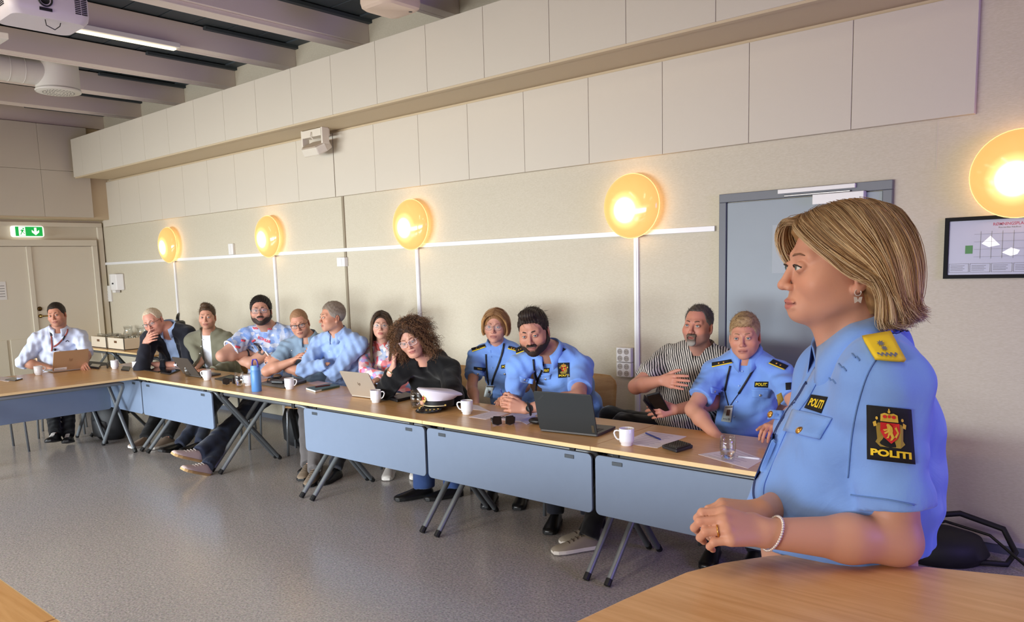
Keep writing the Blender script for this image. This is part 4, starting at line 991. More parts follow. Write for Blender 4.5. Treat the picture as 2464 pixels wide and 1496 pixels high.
# black bag with cables on the floor right of the woman
p = onZ(2255, 1345, 0); t = empty('cable_bag', (p[0], p[1]+0.03, 0), 0.4); tag(t, 'black cable bag on the floor by the right wall', 'bag')
loft([ring(0.20, 0, 0.0, ry=0.8), ring(0.24, 0, 0.05, ry=0.8), ring(0.20, 0, 0.13, ry=0.8), ring(0.08, 0, 0.17, ry=0.8)]).build('body', mat('black_fabric', None), t, smooth=True, angle=1.0)
MB().tube([(-0.2, 0.0, 0.08), (-0.1, 0.08, 0.20), (0.12, 0.12, 0.22), (0.32, 0.08, 0.16), (0.36, 0.0, 0.06), (0.30, -0.08, 0.02), (0.1, -0.1, 0.03)], 0.016, 8).build('handle_loop', mat('black_fabric', None), t, smooth=True)
MB().tube([(-0.15, 0.05, 0.12), (0.05, 0.12, 0.17), (0.25, 0.05, 0.13), (0.38, -0.12, 0.03), (0.46, -0.3, 0.01), (0.5, -0.5, 0.01)], 0.008, 8).build('cable', M_BLACK, t, smooth=True)
# ================================================================ SCULPTING: smooth solids meshed from distance fields
def V3(*a): return np.array(a, dtype=np.float64)
def unit(v): v = np.asarray(v, float); return v/max(1e-9, np.linalg.norm(v))
def smin(a, b, k):
    if k <= 0: return np.minimum(a, b)
    h = np.clip(0.5+0.5*(b-a)/k, 0, 1); return b+(a-b)*h-k*h*(1-h)
def smax(a, b, k): return -smin(-a, -b, k)
def f_rc(p, a, b, r1, r2):
    ba = b-a; pa = p-a; t = np.clip(pa@ba/np.float32(max(1e-9, float(ba@ba))), 0, 1)
    return np.sqrt(((pa-t[:, None]*ba)**2).sum(1))-(r1+(r2-r1)*t)
def f_el(p, c, r, R=None):
    q = p-c
    if R is not None: q = q@R
    k0 = np.sqrt(((q/r)**2).sum(1)); k1 = np.sqrt(((q/(r*r))**2).sum(1))
    return k0*(k0-1)/np.maximum(k1, 1e-6)
def f_cc(p, a, b, r1, r2, ca, cb, flat=None):
    """limb with flat ends (sleeve, trouser leg)"""
    ba = b-a; L = float(np.linalg.norm(ba)); u = ba/np.float32(L); pa = p-a; y = pa@u; t = np.clip(y/L, 0, 1)
    w = pa-(t*L)[:, None]*u
    d = np.sqrt((w**2).sum(1))-(r1+(r2-r1)*t)
    if ca: d = np.maximum(d, -y)
    if cb: d = np.maximum(d, y-L)
    return d
class Sdf:
    def __init__(s): s.ops = []
    def rc(s, a, b, r1, r2, k=0.02): s.ops.append(('u', f_rc, (np.asarray(a, np.float32), np.asarray(b, np.float32), float(r1), float(r2)), k)); return s
    def el(s, c, r, R=None, k=0.02): s.ops.append(('u', f_el, (np.asarray(c, np.float32), (np.asarray(r, float)*np.ones(3)).astype(np.float32), None if R is None else np.asarray(R, np.float32)), k)); return s
    def cc(s, a, b, r1, r2, ca=False, cb=True, k=0.02): s.ops.append(('u', f_cc, (np.asarray(a, np.float32), np.asarray(b, np.float32), float(r1), float(r2), ca, cb), k)); return s
    def sel(s, c, r, R=None, k=0.01): s.ops.append(('s', f_el, (np.asarray(c, np.float32), (np.asarray(r, float)*np.ones(3)).astype(np.float32), None if R is None else np.asarray(R, np.float32)), k)); return s
    def src(s, a, b, r1, r2, k=0.005): s.ops.append(('s', f_rc, (np.asarray(a, np.float32), np.asarray(b, np.float32), float(r1), float(r2)), k)); return s
    def scc(s, a, b, r1, r2, k=0.005): s.ops.append(('s', f_cc, (np.asarray(a, np.float32), np.asarray(b, np.float32), float(r1), float(r2), True, True), k)); return s
    def plane(s, o, n, k=0.004):
        """keep the side the normal points away from"""
        o = np.asarray(o, float); n = unit(n); s.ops.append(('i', lambda p: (p-o)@n, (), k)); return s
    def fn(s, g, k=0.02, op='u'): s.ops.append((op, g, (), k)); return s
    def disp(s, g): s.ops.append(('d', g, (), 0)); return s
    def __call__(s, p):
        d = np.full(len(p), 1e3, p.dtype)
        for op, f, a, k in s.ops:
            e = f(p, *a)
            if op == 'u': d = smin(d, e, k) if k > 0 else np.minimum(d, e)
            elif op == 's': d = smax(d, -e, k)
            elif op == 'i': d = smax(d, e, k)
            elif op == 'd': d = d+e
        return d
def fold_noise(seed, amp, scale=1.0, stretch=(1, 1, 1)):
    r = np.random.default_rng(seed); K = []
    for i in range(5):
        k = r.normal(size=3)*np.array(stretch); k = k/np.linalg.norm(k)*r.uniform(35, 95)*scale
        m = r.normal(size=3); m = m/np.linalg.norm(m)*r.uniform(12, 28)*scale
        K.append((k.astype(np.float32), m.astype(np.float32), float(r.uniform(0, 6.28)), float(r.uniform(0, 6.28))))
    def g(p):
        n = np.zeros(len(p), p.dtype)
        for k, m, a, b in K: n += np.sin(p@k+a+2.2*np.sin(p@m+b))
        return n*(-amp/2.4)
    return g
def snet(f, lo, hi, h):
    """surface nets on a sparse grid: returns verts, quads"""
    lo = np.asarray(lo, float); hi = np.asarray(hi, float); B = 4
    nb = np.maximum(1, np.ceil((hi-lo)/(h*B)).astype(int)); n = nb*B
    ax = [lo[i]+h*B*(np.arange(nb[i])+0.5)-h*0.5 for i in range(3)]
    C = np.stack(np.meshgrid(*ax, indexing='ij'), -1).reshape(-1, 3).astype(np.float32)
    dc = f(C); D = dc.reshape(nb).astype(np.float32)
    act = np.abs(dc) < h*B*0.87*1.2+h*0.8
    D = np.repeat(np.repeat(np.repeat(D, B, 0), B, 1), B, 2)
    bi = np.argwhere(act.reshape(nb))
    if len(bi) == 0: return np.zeros((0, 3)), np.zeros((0, 4), int)
    o = np.stack(np.meshgrid(*[np.arange(2)]*3, indexing='ij'), -1).reshape(-1, 3)
    J2 = (bi[:, None, :]*2+o[None]).reshape(-1, 3)          # half-size blocks
    d2 = f((lo+h*(J2*2+0.5)).astype(np.float32)).astype(np.float32)
    for q in o: D[J2[:, 0]*2+q[0], J2[:, 1]*2+q[1], J2[:, 2]*2+q[2]] = d2
    J2 = J2[np.abs(d2) < h*2*0.87*1.25+h*0.5]
    I = (J2[:, None, :]*2+o[None]).reshape(-1, 3)
    for c0 in range(0, len(I), 200000):
        J = I[c0:c0+200000]; D[J[:, 0], J[:, 1], J[:, 2]] = f((lo+J*h).astype(np.float32))
    S = D < 0
    c = [S[i:n[0]-1+i, j:n[1]-1+j, k:n[2]-1+k] for i in (0, 1) for j in (0, 1) for k in (0, 1)]
    al = c[0].copy(); an = c[0].copy()
    for q in c[1:]: al &= q; an |= q
    cell = np.argwhere(an & ~al)
    if len(cell) == 0: return np.zeros((0, 3)), np.zeros((0, 4), int)
    idx = -np.ones(np.array(S.shape)-1, int); idx[cell[:, 0], cell[:, 1], cell[:, 2]] = np.arange(len(cell))
    acc = np.zeros((len(cell), 3)); cnt = np.zeros(len(cell))
    corner = [(i, j, k) for i in (0, 1) for j in (0, 1) for k in (0, 1)]
    vals = {q: D[cell[:, 0]+q[0], cell[:, 1]+q[1], cell[:, 2]+q[2]].astype(float) for q in corner}
    for a in corner:
        for axi in range(3):
            if a[axi] == 0:
                b = list(a); b[axi] = 1; b = tuple(b)
                va, vb = vals[a], vals[b]; m = (va < 0) != (vb < 0)
                t = np.where(m, va/np.where(np.abs(va-vb) < 1e-12, 1, va-vb), 0)
                pos = np.tile(np.array(a, float), (len(cell), 1)); pos[:, axi] = t
                acc[m] += pos[m]; cnt[m] += 1
    Vt = lo+(cell+acc/cnt[:, None])*h
    Q = []
    for axi in range(3):
        b_, c_ = (axi+1) % 3, (axi+2) % 3
        sl0 = [slice(None)]*3; sl1 = [slice(None)]*3; sl0[axi] = slice(0, -1); sl1[axi] = slice(1, None)
        s0, s1 = S[tuple(sl0)], S[tuple(sl1)]
        E = np.argwhere(s0 != s1)
        E = E[(E[:, b_] > 0) & (E[:, c_] > 0) & (E[:, b_] < S.shape[b_]-1) & (E[:, c_] < S.shape[c_]-1)]
        if len(E) == 0: continue
        fl = s0[E[:, 0], E[:, 1], E[:, 2]]
        def cid(db, dc_):
            q = E.copy(); q[:, b_] -= db; q[:, c_] -= dc_; return idx[q[:, 0], q[:, 1], q[:, 2]]
        q0, q1, q2, q3 = cid(1, 1), cid(0, 1), cid(0, 0), cid(1, 0)
        quad = np.stack([q0, q1, q2, q3], 1); quad[~fl] = quad[~fl][:, ::-1]
        Q.append(quad)
    Q = np.concatenate(Q); Q = Q[(Q >= 0).all(1)]
    return Vt, Q
def np_mesh(name, Vt, Q, col=None):
    me = bpy.data.meshes.new(name); Vt = np.asarray(Vt, np.float32); Q = np.asarray(Q, np.int32)
    k = Q.shape[1]
    me.vertices.add(len(Vt)); me.vertices.foreach_set('co', Vt.ravel())
    me.loops.add(Q.size); me.loops.foreach_set('vertex_index', Q.ravel())
    me.polygons.add(len(Q)); me.polygons.foreach_set('loop_start', np.arange(0, Q.size, k, dtype=np.int32))
    me.update(calc_edges=True)
    me.polygons.foreach_set('use_smooth', np.ones(len(Q), bool))
    if col is not None:
        at = me.color_attributes.new('tint', 'FLOAT_COLOR', 'POINT')
        c4 = np.ones((len(Vt), 4), np.float32); c4[:, :3] = col; at.data.foreach_set('color', c4.ravel())
    return me
def add_np(name, Vt, Q, m, parent=None, col=None):
    o = bpy.data.objects.new(name, np_mesh(name, Vt, Q, col)); COL.objects.link(o); o.data.materials.append(m)
    if parent is not None:
        o.parent = parent; o.matrix_parent_inverse = Matrix.Translation(-parent.location)
    return o
def place(o, parent):
    """parent an object built in room coordinates to a person's root without moving it"""
    o.parent = parent; o.matrix_parent_inverse = Matrix.Translation(-parent.location); return o
def sculpt(f, lo, hi, h, relax=0):
    Vt, Q = snet(f, lo, hi, h)
    return Vt, Q
def march(o, d, f, t0=0.0, t1=20.0):
    """walk sight lines o+t*d until they touch the solid f"""
    d = d/np.linalg.norm(d, axis=1)[:, None]; t = np.full(len(d), t0)
    for _ in range(90):
        e = f(o+d*t[:, None]); t = t+np.clip(e, -0.02, 0.2)*0.75
        if np.abs(e).max() < 2e-4: break
    return o+d*np.clip(t, 0, t1)[:, None]
CLOTH_AT = [None]
def on_cloth(px, f, lift=0.002, t0=0.5):
    """points of the cloth f seen at picture positions px, lifted off it a little"""
    px = np.asarray(px, float)
    a, b = (px[:, 0]-PPX)/F_PX, -(px[:, 1]-PPY)/F_PX
    d = a[:, None]*CR+b[:, None]*CU+CF
    P = march(CAM[None], d, f, t0); u = d/np.linalg.norm(d, axis=1)[:, None]
    bad = np.abs(f(P)) > 0.004
    if bad.any():                      # off the garment's outline: stay at the depth of the rest
        t = np.linalg.norm(P-CAM, axis=1); good = ~bad
        tm = np.median(t[good]) if good.any() else (np.linalg.norm(CLOTH_AT[0]-CAM) if CLOTH_AT[0] is not None else 4.0)
        P[bad] = CAM+u[bad]*tm
    return P-u*lift
def bilin(quad, uv):
    q = np.asarray(quad, float); u, v = uv[:, :1], uv[:, 1:]
    return (q[0]*(1-u)+q[1]*u)*(1-v)+(q[3]*(1-u)+q[2]*u)*v
def patch(name, quad, f, m, parent, n=9, lift=0.003, thick=0.0025):
    """cloth patch lying on the solid f; quad = picture corners TL,TR,BR,BL"""
    u = np.linspace(0, 1, n); U = np.stack(np.meshgrid(u, u), -1).reshape(-1, 2)
    G = on_cloth(bilin(quad, U), f, lift).reshape(n, n, 3)
    o = MB().grid(G).build(name, m, None, smooth=True, solid=thick); return place(o, parent)
def decal(name, verts, faces, quad, f, m, parent, lift=0.005):
    """flat print: 2D outline in unit square (0..1, y down) mapped on the quad and laid on f"""
    P = on_cloth(bilin(quad, np.asarray(verts, float)), f, lift)
    o = MB().add(P, faces).build(name, m, None); return place(o, parent)
def decal_text(name, s, box, quad, f, m, parent, lift=0.005, bold=0.03):
    v, fc = text_mesh(s, 1.0, bold)
    v = v-v.min(0); v = v/v.max(0)
    x0, y0, x1, y1 = box
    uv = np.stack([x0+v[:, 0]*(x1-x0), y1-v[:, 1]*(y1-y0)], 1)
    return decal(name, uv, fc, quad, f, m, parent, lift)
def strand_mesh(paths, r0, cols, taper=0.35, flat=1.0, sides=3, root=None):
    """paths (n,m,3) -> one mesh of thin tapered strands"""
    P = np.asarray(paths, float); n, m = P.shape[:2]
    T = np.gradient(P, axis=1); T /= np.maximum(1e-9, np.linalg.norm(T, axis=2))[..., None]
    ref = np.tile(np.array([0.31, 0.52, 0.80]), (n, m, 1)); X = np.cross(T, ref); X /= np.maximum(1e-9, np.linalg.norm(X, axis=2))[..., None]
    Y = np.cross(T, X)
    tt = np.linspace(0, 1, m); w = (1-(1-taper)*tt**2)[None, :]*np.minimum(1, 0.5+tt*6)[None, :]
    rr = (np.asarray(r0).reshape(-1, 1)*np.ones((n, 1)))*w
    rr[:, -1] *= 0.3
    rings = []
    for k in range(sides):
        a = 2*math.pi*k/sides; rings.append(P+(X*math.cos(a)+Y*math.sin(a)*flat)*rr[..., None])
    Vt = np.stack(rings, 2).reshape(-1, 3)
    base = (np.arange(n)[:, None, None]*m+np.arange(m-1)[None, :, None])*sides
    k = np.arange(sides)[None, None, :]; k2 = (k+1) % sides
    Q = np.stack([base+k, base+k2, base+sides+k2, base+sides+k], -1).reshape(-1, 4)
    if root is None: C = np.repeat(np.asarray(cols, float), m*sides, axis=0)
    else:
        wgt = np.clip(tt*2.2, 0, 1)[None, :, None]; C = np.asarray(root, float)[:, None, :]*(1-wgt)+np.asarray(cols, float)[:, None, :]*wgt
        C = np.repeat(C.reshape(-1, 3), sides, axis=0)
    return Vt, Q, C
def rotz(a): c, s = math.cos(a), math.sin(a); return np.array([[c, -s, 0], [s, c, 0], [0, 0, 1.0]])
def rotx(a): c, s = math.cos(a), math.sin(a); return np.array([[1.0, 0, 0], [0, c, -s], [0, s, c]])
def roty(a): c, s = math.cos(a), math.sin(a); return np.array([[c, 0, s], [0, 1.0, 0], [-s, 0, c]])
def head_rot(yaw, pitch, roll): return rotz(math.radians(yaw))@rotx(math.radians(pitch))@roty(math.radians(roll))
def reach(px, py, frm, L, near=True):
    """point on the sight line at distance L from a joint (so that limbs keep their length)"""
    d = unit(_ray(px, py)); o = CAM-np.asarray(frm); b = o@d; c = o@o-L*L; q = b*b-c
    t = -b if q <= 0 else (-b-math.sqrt(q) if near else -b+math.sqrt(q))
    return CAM+d*t
def sdf_of(ops_local, H, R, s):
    H32, R32, s32 = np.asarray(H, np.float32), np.asarray(R, np.float32), float(s)
    def g(p): return ops_local(((p-H32)@R32)/s32)*s32
    return g
# ================================================================ PEOPLE: anatomy
def lin(c): return np.array(srgb(*c)[:3])
def head_ops(jaw=1.0, chin=1.0, nose=1.0, brow=1.0, wide=1.0, cheek=1.0, fem=False, mouth=0.0, smile=0.0, lid=1.0, dbl=0.0, ears=True, sock=1.0, chz=0.0, mz=0.0):
    """head in its own frame: +x the person's left, -y the way the face looks, z up, eyes at z=0"""
    s = Sdf(); w = wide
    s.el((0, 0.014, 0.036), (0.0765*w, 0.098, 0.086), k=0)
    s.el((0, -0.030, -0.020+chz*0.5), (0.0640*w, 0.062, 0.082), k=0.03)
    s.el((0, -0.034, -0.060+chz*0.7), (0.052*w*jaw, 0.050, 0.052), k=0.025)
    for x in (-1, 1):
        s.rc((x*0.055*w*jaw, 0.008, -0.055), (x*0.016*w, -0.066, -0.099+chz), 0.018, 0.0155*chin, k=0.028)
        s.el((x*0.043*w, -0.030, -0.038), (0.022, 0.034, 0.042), k=0.03)
        s.el((x*0.042*w, -0.064, -0.030), (0.021*cheek, 0.018, 0.018), k=0.032)
    s.el((0, -0.076, -0.102+chz), (0.020*chin, 0.0165, 0.0155), k=0.018)
    if dbl: s.el((0, -0.045, -0.112), (0.045*w, 0.040, 0.022*dbl), k=0.03)
    s.el((0, -0.070, -0.071), (0.032, 0.026, 0.029), k=0.018)             # muzzle
    b = 0.0105 if not fem else 0.0075
    for x in (-1, 1): s.rc((x*0.016, -0.0855, 0.021), (x*0.043*w, -0.0745, 0.0215), b*brow, b*0.85*brow, k=0.018)
    for x in (-1, 1): s.sel((x*0.0315, -0.104, 0.002), np.array((0.0165, 0.0185, 0.0125))*sock, k=0.014)   # eye sockets
    n = nose
    s.rc((0, -0.090, 0.012), (0, -0.1085*1.0-0.008*(n-1), -0.030), 0.0070, 0.0085*n, k=0.010)
    s.el((0, -0.1105-0.012*(n-1), -0.0365), (0.0112*n, 0.0115*n, 0.0100*n), k=0.007)
    for x in (-1, 1):
        s.el((x*0.0112*n, -0.1005, -0.0400), (0.0075*n, 0.0095*n, 0.0072*n), k=0.005)
        s.sel((x*0.0062*n, -0.1085, -0.0465), (0.0030, 0.0045, 0.0030), k=0.002)
    # lids over the eyeballs, then the opening
    for x in (-1, 1):
        s.el((x*0.0315, -0.0855, 0.0005), (0.0150, 0.0140, 0.0128), k=0.004)
        s.sel((x*0.0320, -0.1005, -0.0006), (0.0132, 0.0150, 0.0043*lid), k=0.0015)
    # mouth
    up = (0, -0.0955, -0.0655+mz); lo = (0, -0.0940, -0.0765+mz)
    hw = 0.0235+0.004*smile
    s.el(up, (hw, 0.0075, 0.0050 if not fem else 0.0055), k=0.006)
    s.el(lo, (hw*0.86, 0.0080, 0.0058 if not fem else 0.0068), k=0.006)
    for x in (-1, 1): s.src((0, -0.1050, -0.0708+mz), (x*(hw+0.002), -0.0900, -0.0708+mz+0.0045*smile), 0.0017, 0.0007, k=0.0025)
    if mouth: s.sel((0, -0.103, -0.0715), (0.016, 0.016, 0.0065*mouth), k=0.003)
    if ears:
        for x in (-1, 1):
            R = rotz(x*0.35)@rotx(-0.18)
            s.el((x*0.0780*w, 0.016, -0.014), (0.0085, 0.0190, 0.0310), R, k=0.006)
            s.sel((x*0.0870*w, 0.012, -0.012), (0.0060, 0.0105, 0.0190), R, k=0.004)
            s.el((x*0.0755*w, 0.005, -0.040), (0.0065, 0.0085, 0.0095), k=0.006)
    return s
def skin_tint(L, skin, lips, blush=0.25, stub=0.0, stubc=(70, 60, 55), fem=False, goat=False, smile=0.0, mz=0.0):
    """own colouring of the skin in the head frame: lips, cheeks, beard shadow"""
    sk = lin(skin); C = np.tile(sk, (len(L), 1)); x, y, z = np.abs(L[:, 0]), L[:, 1], L[:, 2]
    g = lambda a, c, s: np.exp(-((a-c)/s)**2)
    front = np.clip((-0.02-y)/0.03, 0, 1)
    red = sk*np.array([1.02, 0.80, 0.76])
    m = blush*(g(x, 0.045, 0.020)*g(z, -0.033, 0.020)*front+0.9*g(x, 0, 0.013)*g(z, -0.036, 0.016)*(y < -0.095)+0.8*(x > 0.074)*g(z, -0.015, 0.03)+0.35*g(x, 0.0, 0.05)*g(z, 0.055, 0.02)*front)
    m = np.clip(m, 0, 0.85)[:, None]; C = C*(1-m)+red*m
    # eye hollow
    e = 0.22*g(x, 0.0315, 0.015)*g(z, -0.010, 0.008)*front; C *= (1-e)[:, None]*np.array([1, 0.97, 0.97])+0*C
    if stub:
        zt = -0.052+0.35*np.clip(x-0.03, 0, 0.06)
        b = np.clip((zt-z)/0.010, 0, 1)*np.clip((0.025-y)/0.02, 0, 1)
        b = np.maximum(b, 0.9*g(z, -0.0545, 0.0045)*(x < 0.026)*front)
        if goat: b *= np.clip((0.034-x)/0.008, 0, 1)
        b = (b*stub)[:, None]; C = C*(1-b)+lin(stubc)*b
    sh = 0.16*smile
    hw = 0.0235
    zl = z+0.0708-mz-sh*np.maximum(0, x-0.012)
    lm = np.clip(1.25-((x/(hw+0.001))**2+(zl/(0.0098 if not fem else 0.0108))**2), 0, 1)*(y < -0.082)
    lm = np.clip(lm*2.2, 0, 1)[:, None]*0.85; C = C*(1-lm)+lin(lips)*lm
    seam = (np.exp(-(zl/0.0016)**2)*(x < hw+0.002)*(y < -0.080))[:, None]*0.45; C = C*(1-seam)
    return np.clip(C, 0, 1)
def hand_list(W, d, n, left, curl=(0.3, 0.5, 0.35), spread=0.06, thumb=(0.7, 0.25), size=1.0, curls=None, tcurl=0.3):
    """finger bones: list of (a,b,r1,r2,k)"""
    d = unit(d); n = unit(np.asarray(n)-d*(np.asarray(n)@d)); x = np.cross(d, n)*(1 if left else -1)   # x towards the thumb
    S = size; W = np.asarray(W, float); L = []
    kn = []
    for i, (xo, ml) in enumerate(((0.030, 0.086), (0.010, 0.090), (-0.010, 0.086), (-0.028, 0.078))):
        K = W+S*(x*xo+d*ml+n*(0.004 if i in (1, 2) else 0.0)); kn.append(K)
        L.append((W+S*(x*xo*0.45+d*0.008), K, 0.0150*S, 0.0118*S, 0.012))
    seg = [(0.040, 0.025, 0.021), (0.045, 0.029, 0.022), (0.041, 0.027, 0.022), (0.033, 0.020, 0.020)]
    rad = [(0.0096, 0.0086, 0.0078, 0.0066), (0.0098, 0.0088, 0.0080, 0.0068), (0.0094, 0.0084, 0.0076, 0.0064), (0.0084, 0.0074, 0.0068, 0.0058)]
    for i in range(4):
        c = curl if curls is None else curls[i]
        sp = spread*(1.5-i); a = 0.0; P = kn[i]
        dx = unit(d*math.cos(sp)+x*math.sin(sp))
        for j in range(3):
            a += c[j]; v = dx*math.cos(a)-n*math.sin(a); Q = P+v*seg[i][j]*S
            L.append((P, Q, rad[i][j]*S, rad[i][j+1]*S, 0.004 if j else 0.006)); P = Q
    B = W+S*(x*0.022+d*0.022-n*0.006)
    L.append((W+S*d*0.004, B, 0.016*S, 0.015*S, 0.012))
    tv = unit(x*math.sin(thumb[0])+d*math.cos(thumb[0])-n*thumb[1]); M = B+tv*0.040*S
    L.append((B, M, 0.0150*S, 0.0108*S, 0.010))
    tv2 = unit(tv+(d*0.6-x*0.5)*tcurl-n*0.25*tcurl); M2 = M+tv2*0.031*S; L.append((M, M2, 0.0105*S, 0.0095*S, 0.005))
    tv3 = unit(tv2+(d*0.4-x*0.5)*tcurl); L.append((M2, M2+tv3*0.024*S, 0.0095*S, 0.0070*S, 0.004))
    return L
class Fig:
    """joints of one person in room coordinates"""
    def __init__(s, **k): s.__dict__.update(k)
def torso_ops(s, g, infl=0.0, legs=False):
    """trunk between pelvis g.P and neck g.N, lateral axis along the shoulders"""
    P, N = g.P, g.N; lat = unit(g.SL-g.SR); up = unit(N-P); fw = unit(np.cross(up, lat))
    if fw@g.fwd < 0: fw = -fw
    mid = (P+N)/2-fw*g.slouch
    def at(t): return P*(1-t)**2+mid*2*t*(1-t)+N*t*t
    def tan(t): return unit((mid-P)*(1-t)+(N-mid)*t)
    F = g.fat; B = g.build
    prof = ((0.02, 0.170+0.02*F, 0.120+0.03*F, 0.115, 0.0), (0.22, 0.156+0.035*F, 0.118+0.075*F, 0.115, 0.010+0.03*F), (0.45, 0.150+0.030*F, 0.114+0.070*F, 0.125, 0.006+0.025*F), (0.68, 0.160+0.01*F, 0.112+0.02*F, 0.125, 0.0), (0.86, 0.142, 0.090, 0.085, -0.006))
    for t, a, b, c, o in prof:
        T = tan(t); l = unit(lat-T*(lat@T)); f = np.cross(l, T); f = f if f@fw > 0 else -f
        R = np.stack([l, f, T], 1)
        s.el(at(t)+f*o, (a*B+infl, b*B+infl, c), R, k=0.05)
    if g.bust:
        T = tan(0.66); l = unit(lat-T*(lat@T)); f = np.cross(l, T); f = f if f@fw > 0 else -f
        for q in (-1, 1): s.el(at(0.64)+l*q*0.072+f*(0.080*B), np.array((0.066, 0.058, 0.064))*g.bust+infl*0.7, np.stack([l, f, T], 1), k=0.04)
    for S_ in (g.SL, g.SR):
        s.rc(N-up*0.015, S_, 0.050*B+infl, 0.056*B+infl, k=0.05)
        s.rc(N-up*0.008, (S_*0.6+N*0.4)+up*0.004, 0.036*B+infl*0.5, 0.034*B+infl*0.6, k=0.04)
    g.fw = fw; g.up = up; g.lat = lat; g.at = at
    return s
def skin_parts(g):
    """distance fields of head+neck and of both arms with hands"""
    hl = head_ops(**g.face); H, R, S = g.H, g.R, g.hs
    hf = sdf_of(hl, H, R, S)
    nk = H+R@(np.array((0, 0.022, -0.070))*S); nr = g.neck
    def headneck(p):
        d = hf(p)
        e = f_rc(p, g.N-g.up*0.03, nk, nr*1.12, nr)
        e = smin(e, f_rc(p, g.N-g.up*0.04, g.N-g.up*0.04+unit(g.SL-g.SR)*0.001, nr*1.5, nr*1.5), 0.03)
        d = smin(d, e, 0.022)
        if g.throat: d = smin(d, f_rc(p, H+R@(np.array((0, -0.035, -0.090))*S), g.N+g.fw*0.050-g.up*0.01, 0.020, 0.030), 0.03)
        return d
    def arm(side):
        S_, E_, W_ = (g.SL, g.EL, g.WL) if side == 'L' else (g.SR, g.ER, g.WR)
        hd = g.handL if side == 'L' else g.handR
        b = g.arm
        s = Sdf(); s.rc(S_, E_, 0.052*b, 0.041*b, k=0)
        d = unit(W_-E_); s.rc(E_, E_+d*0.09, 0.041*b, 0.043*b, k=0.02); s.rc(E_+d*0.09, W_, 0.042*b, 0.0265*b, k=0.02)
        if hd is None: hd = dict(d=unit(W_-E_), n=np.array((0.1, -0.6, 0.8)), curl=(0.5, 0.6, 0.4), size=0.95*min(1.05, b))
        if hd:
            for (a, c, r1, r2, k) in hand_list(W_, left=(side == 'L'), **hd): s.rc(a, c, r1, r2, k=k)
        return s
    return headneck, arm
def bounds(pts, pad):
    P = np.array(pts); return P.min(0)-pad, P.max(0)+pad
def eye_mesh(L, gaze, iris, root, m, H, R, S):
    """eyeball with iris and pupil; gaze in head frame"""
    pf = [(0.0, 0.0122), ]
    ang = [0, 8, 11.5, 12, 20, 26.5, 28.5, 40, 60, 90, 130, 180]; Vt = []; C = []; n = 16
    gz = unit(gaze); ax = unit(np.cross(gz, (0, 0, 1))); ay = np.cross(ax, gz)
    ic = lin(iris); wh = lin((206, 198, 190))
    for a in ang:
        t = math.radians(a); r = 0.0122*(1+0.045*math.exp(-(a/20.0)**2))
        for k in range(n):
            q = 2*math.pi*k/n
            Vt.append(np.array(L)+r*(gz*math.cos(t)+(ax*math.cos(q)+ay*math.sin(q))*math.sin(t)))
            C.append((0.004, 0.004, 0.005) if a <= 11.5 else (ic*(0.75 if a < 20 else 1.0) if a <= 24 else (ic*0.35 if a <= 27 else wh)))
    Q = [(i*n+k, i*n+(k+1) % n, (i+1)*n+(k+1) % n, (i+1)*n+k) for i in range(len(ang)-1) for k in range(n)]
    Vt = H+(np.array(Vt)*S)@R.T
    return add_np('eye', Vt, np.array(Q), m, root, np.array(C))
M_SKIN = vcol_mat('skin', 0.48, bump=0.06, bscale=420, spec=0.35, sss=0.12)
M_EYE = vcol_mat('eyeball', 0.08, spec=0.5)
M_HAIR = vcol_mat('hair', 0.45, spec=0.45)
M_HAIRS = vcol_mat('hair_shell', 0.6, spec=0.3, bump=0.3, bscale=500)
def curve_local(pts, r, n, H, R, S, closed=False, flat=None):
    P = H+(np.array(pts, float)*S)@R.T
    rr = [q*S for q in r] if hasattr(r, '__len__') else r*S
    return MB().tube([tuple(p) for p in P], rr, n, closed=closed, flat=flat)
def hair_shell(g, spec):
    """short hair: a shell over the cranium, cut along a hairline"""
    tt, ts, tb = spec['top'], spec['side'], spec['back']
    ys, zs = np.array(spec['line']).T
    rec = spec.get('recede', 0.0); w = g.face.get('wide', 1.0)
    extra = spec.get('extra', [])
    def f(p):
        d = f_el(p, np.array((0, 0.014, 0.036)), np.array((0.0765*w+ts, 0.098+tb, 0.086+tt)))
        for c, r, k in extra: d = smin(d, f_el(p, np.array(c), np.array(r)), k)
        x, y, z = p[:, 0], p[:, 1], p[:, 2]
        zl = np.interp(y, ys, zs)+rec*np.exp(-((np.abs(x)-0.042)/0.016)**2)*(y < -0.03)+spec.get('skew', 0)*x
        zl = zl+0.002*np.sin(x*420)+0.0015*np.sin(y*500+x*300)
        q = p@np.array(spec.get('groove', (1, 0, 0)))
        d = d+spec.get('gamp', 0.0005)*np.sin(q*spec.get('gfreq', 520)+3*np.sin(p[:, 1]*60)+2*np.sin(p[:, 2]*70))+spec.get('lump', 0.0005)*np.sin(p[:, 0]*190+p[:, 1]*160)*np.sin(p[:, 2]*210+p[:, 1]*90)
        return smax(d, (zl-z)*0.75, 0.004)
    return f
MENLINE = [(-0.14, 0.074), (-0.074, 0.070), (-0.056, 0.052), (-0.046, 0.020), (-0.030, -0.004), (-0.014, -0.020), (-0.004, -0.012), (0.004, 0.014), (0.030, 0.016), (0.040, -0.010), (0.050, -0.050), (0.07, -0.066), (0.14, -0.074)]
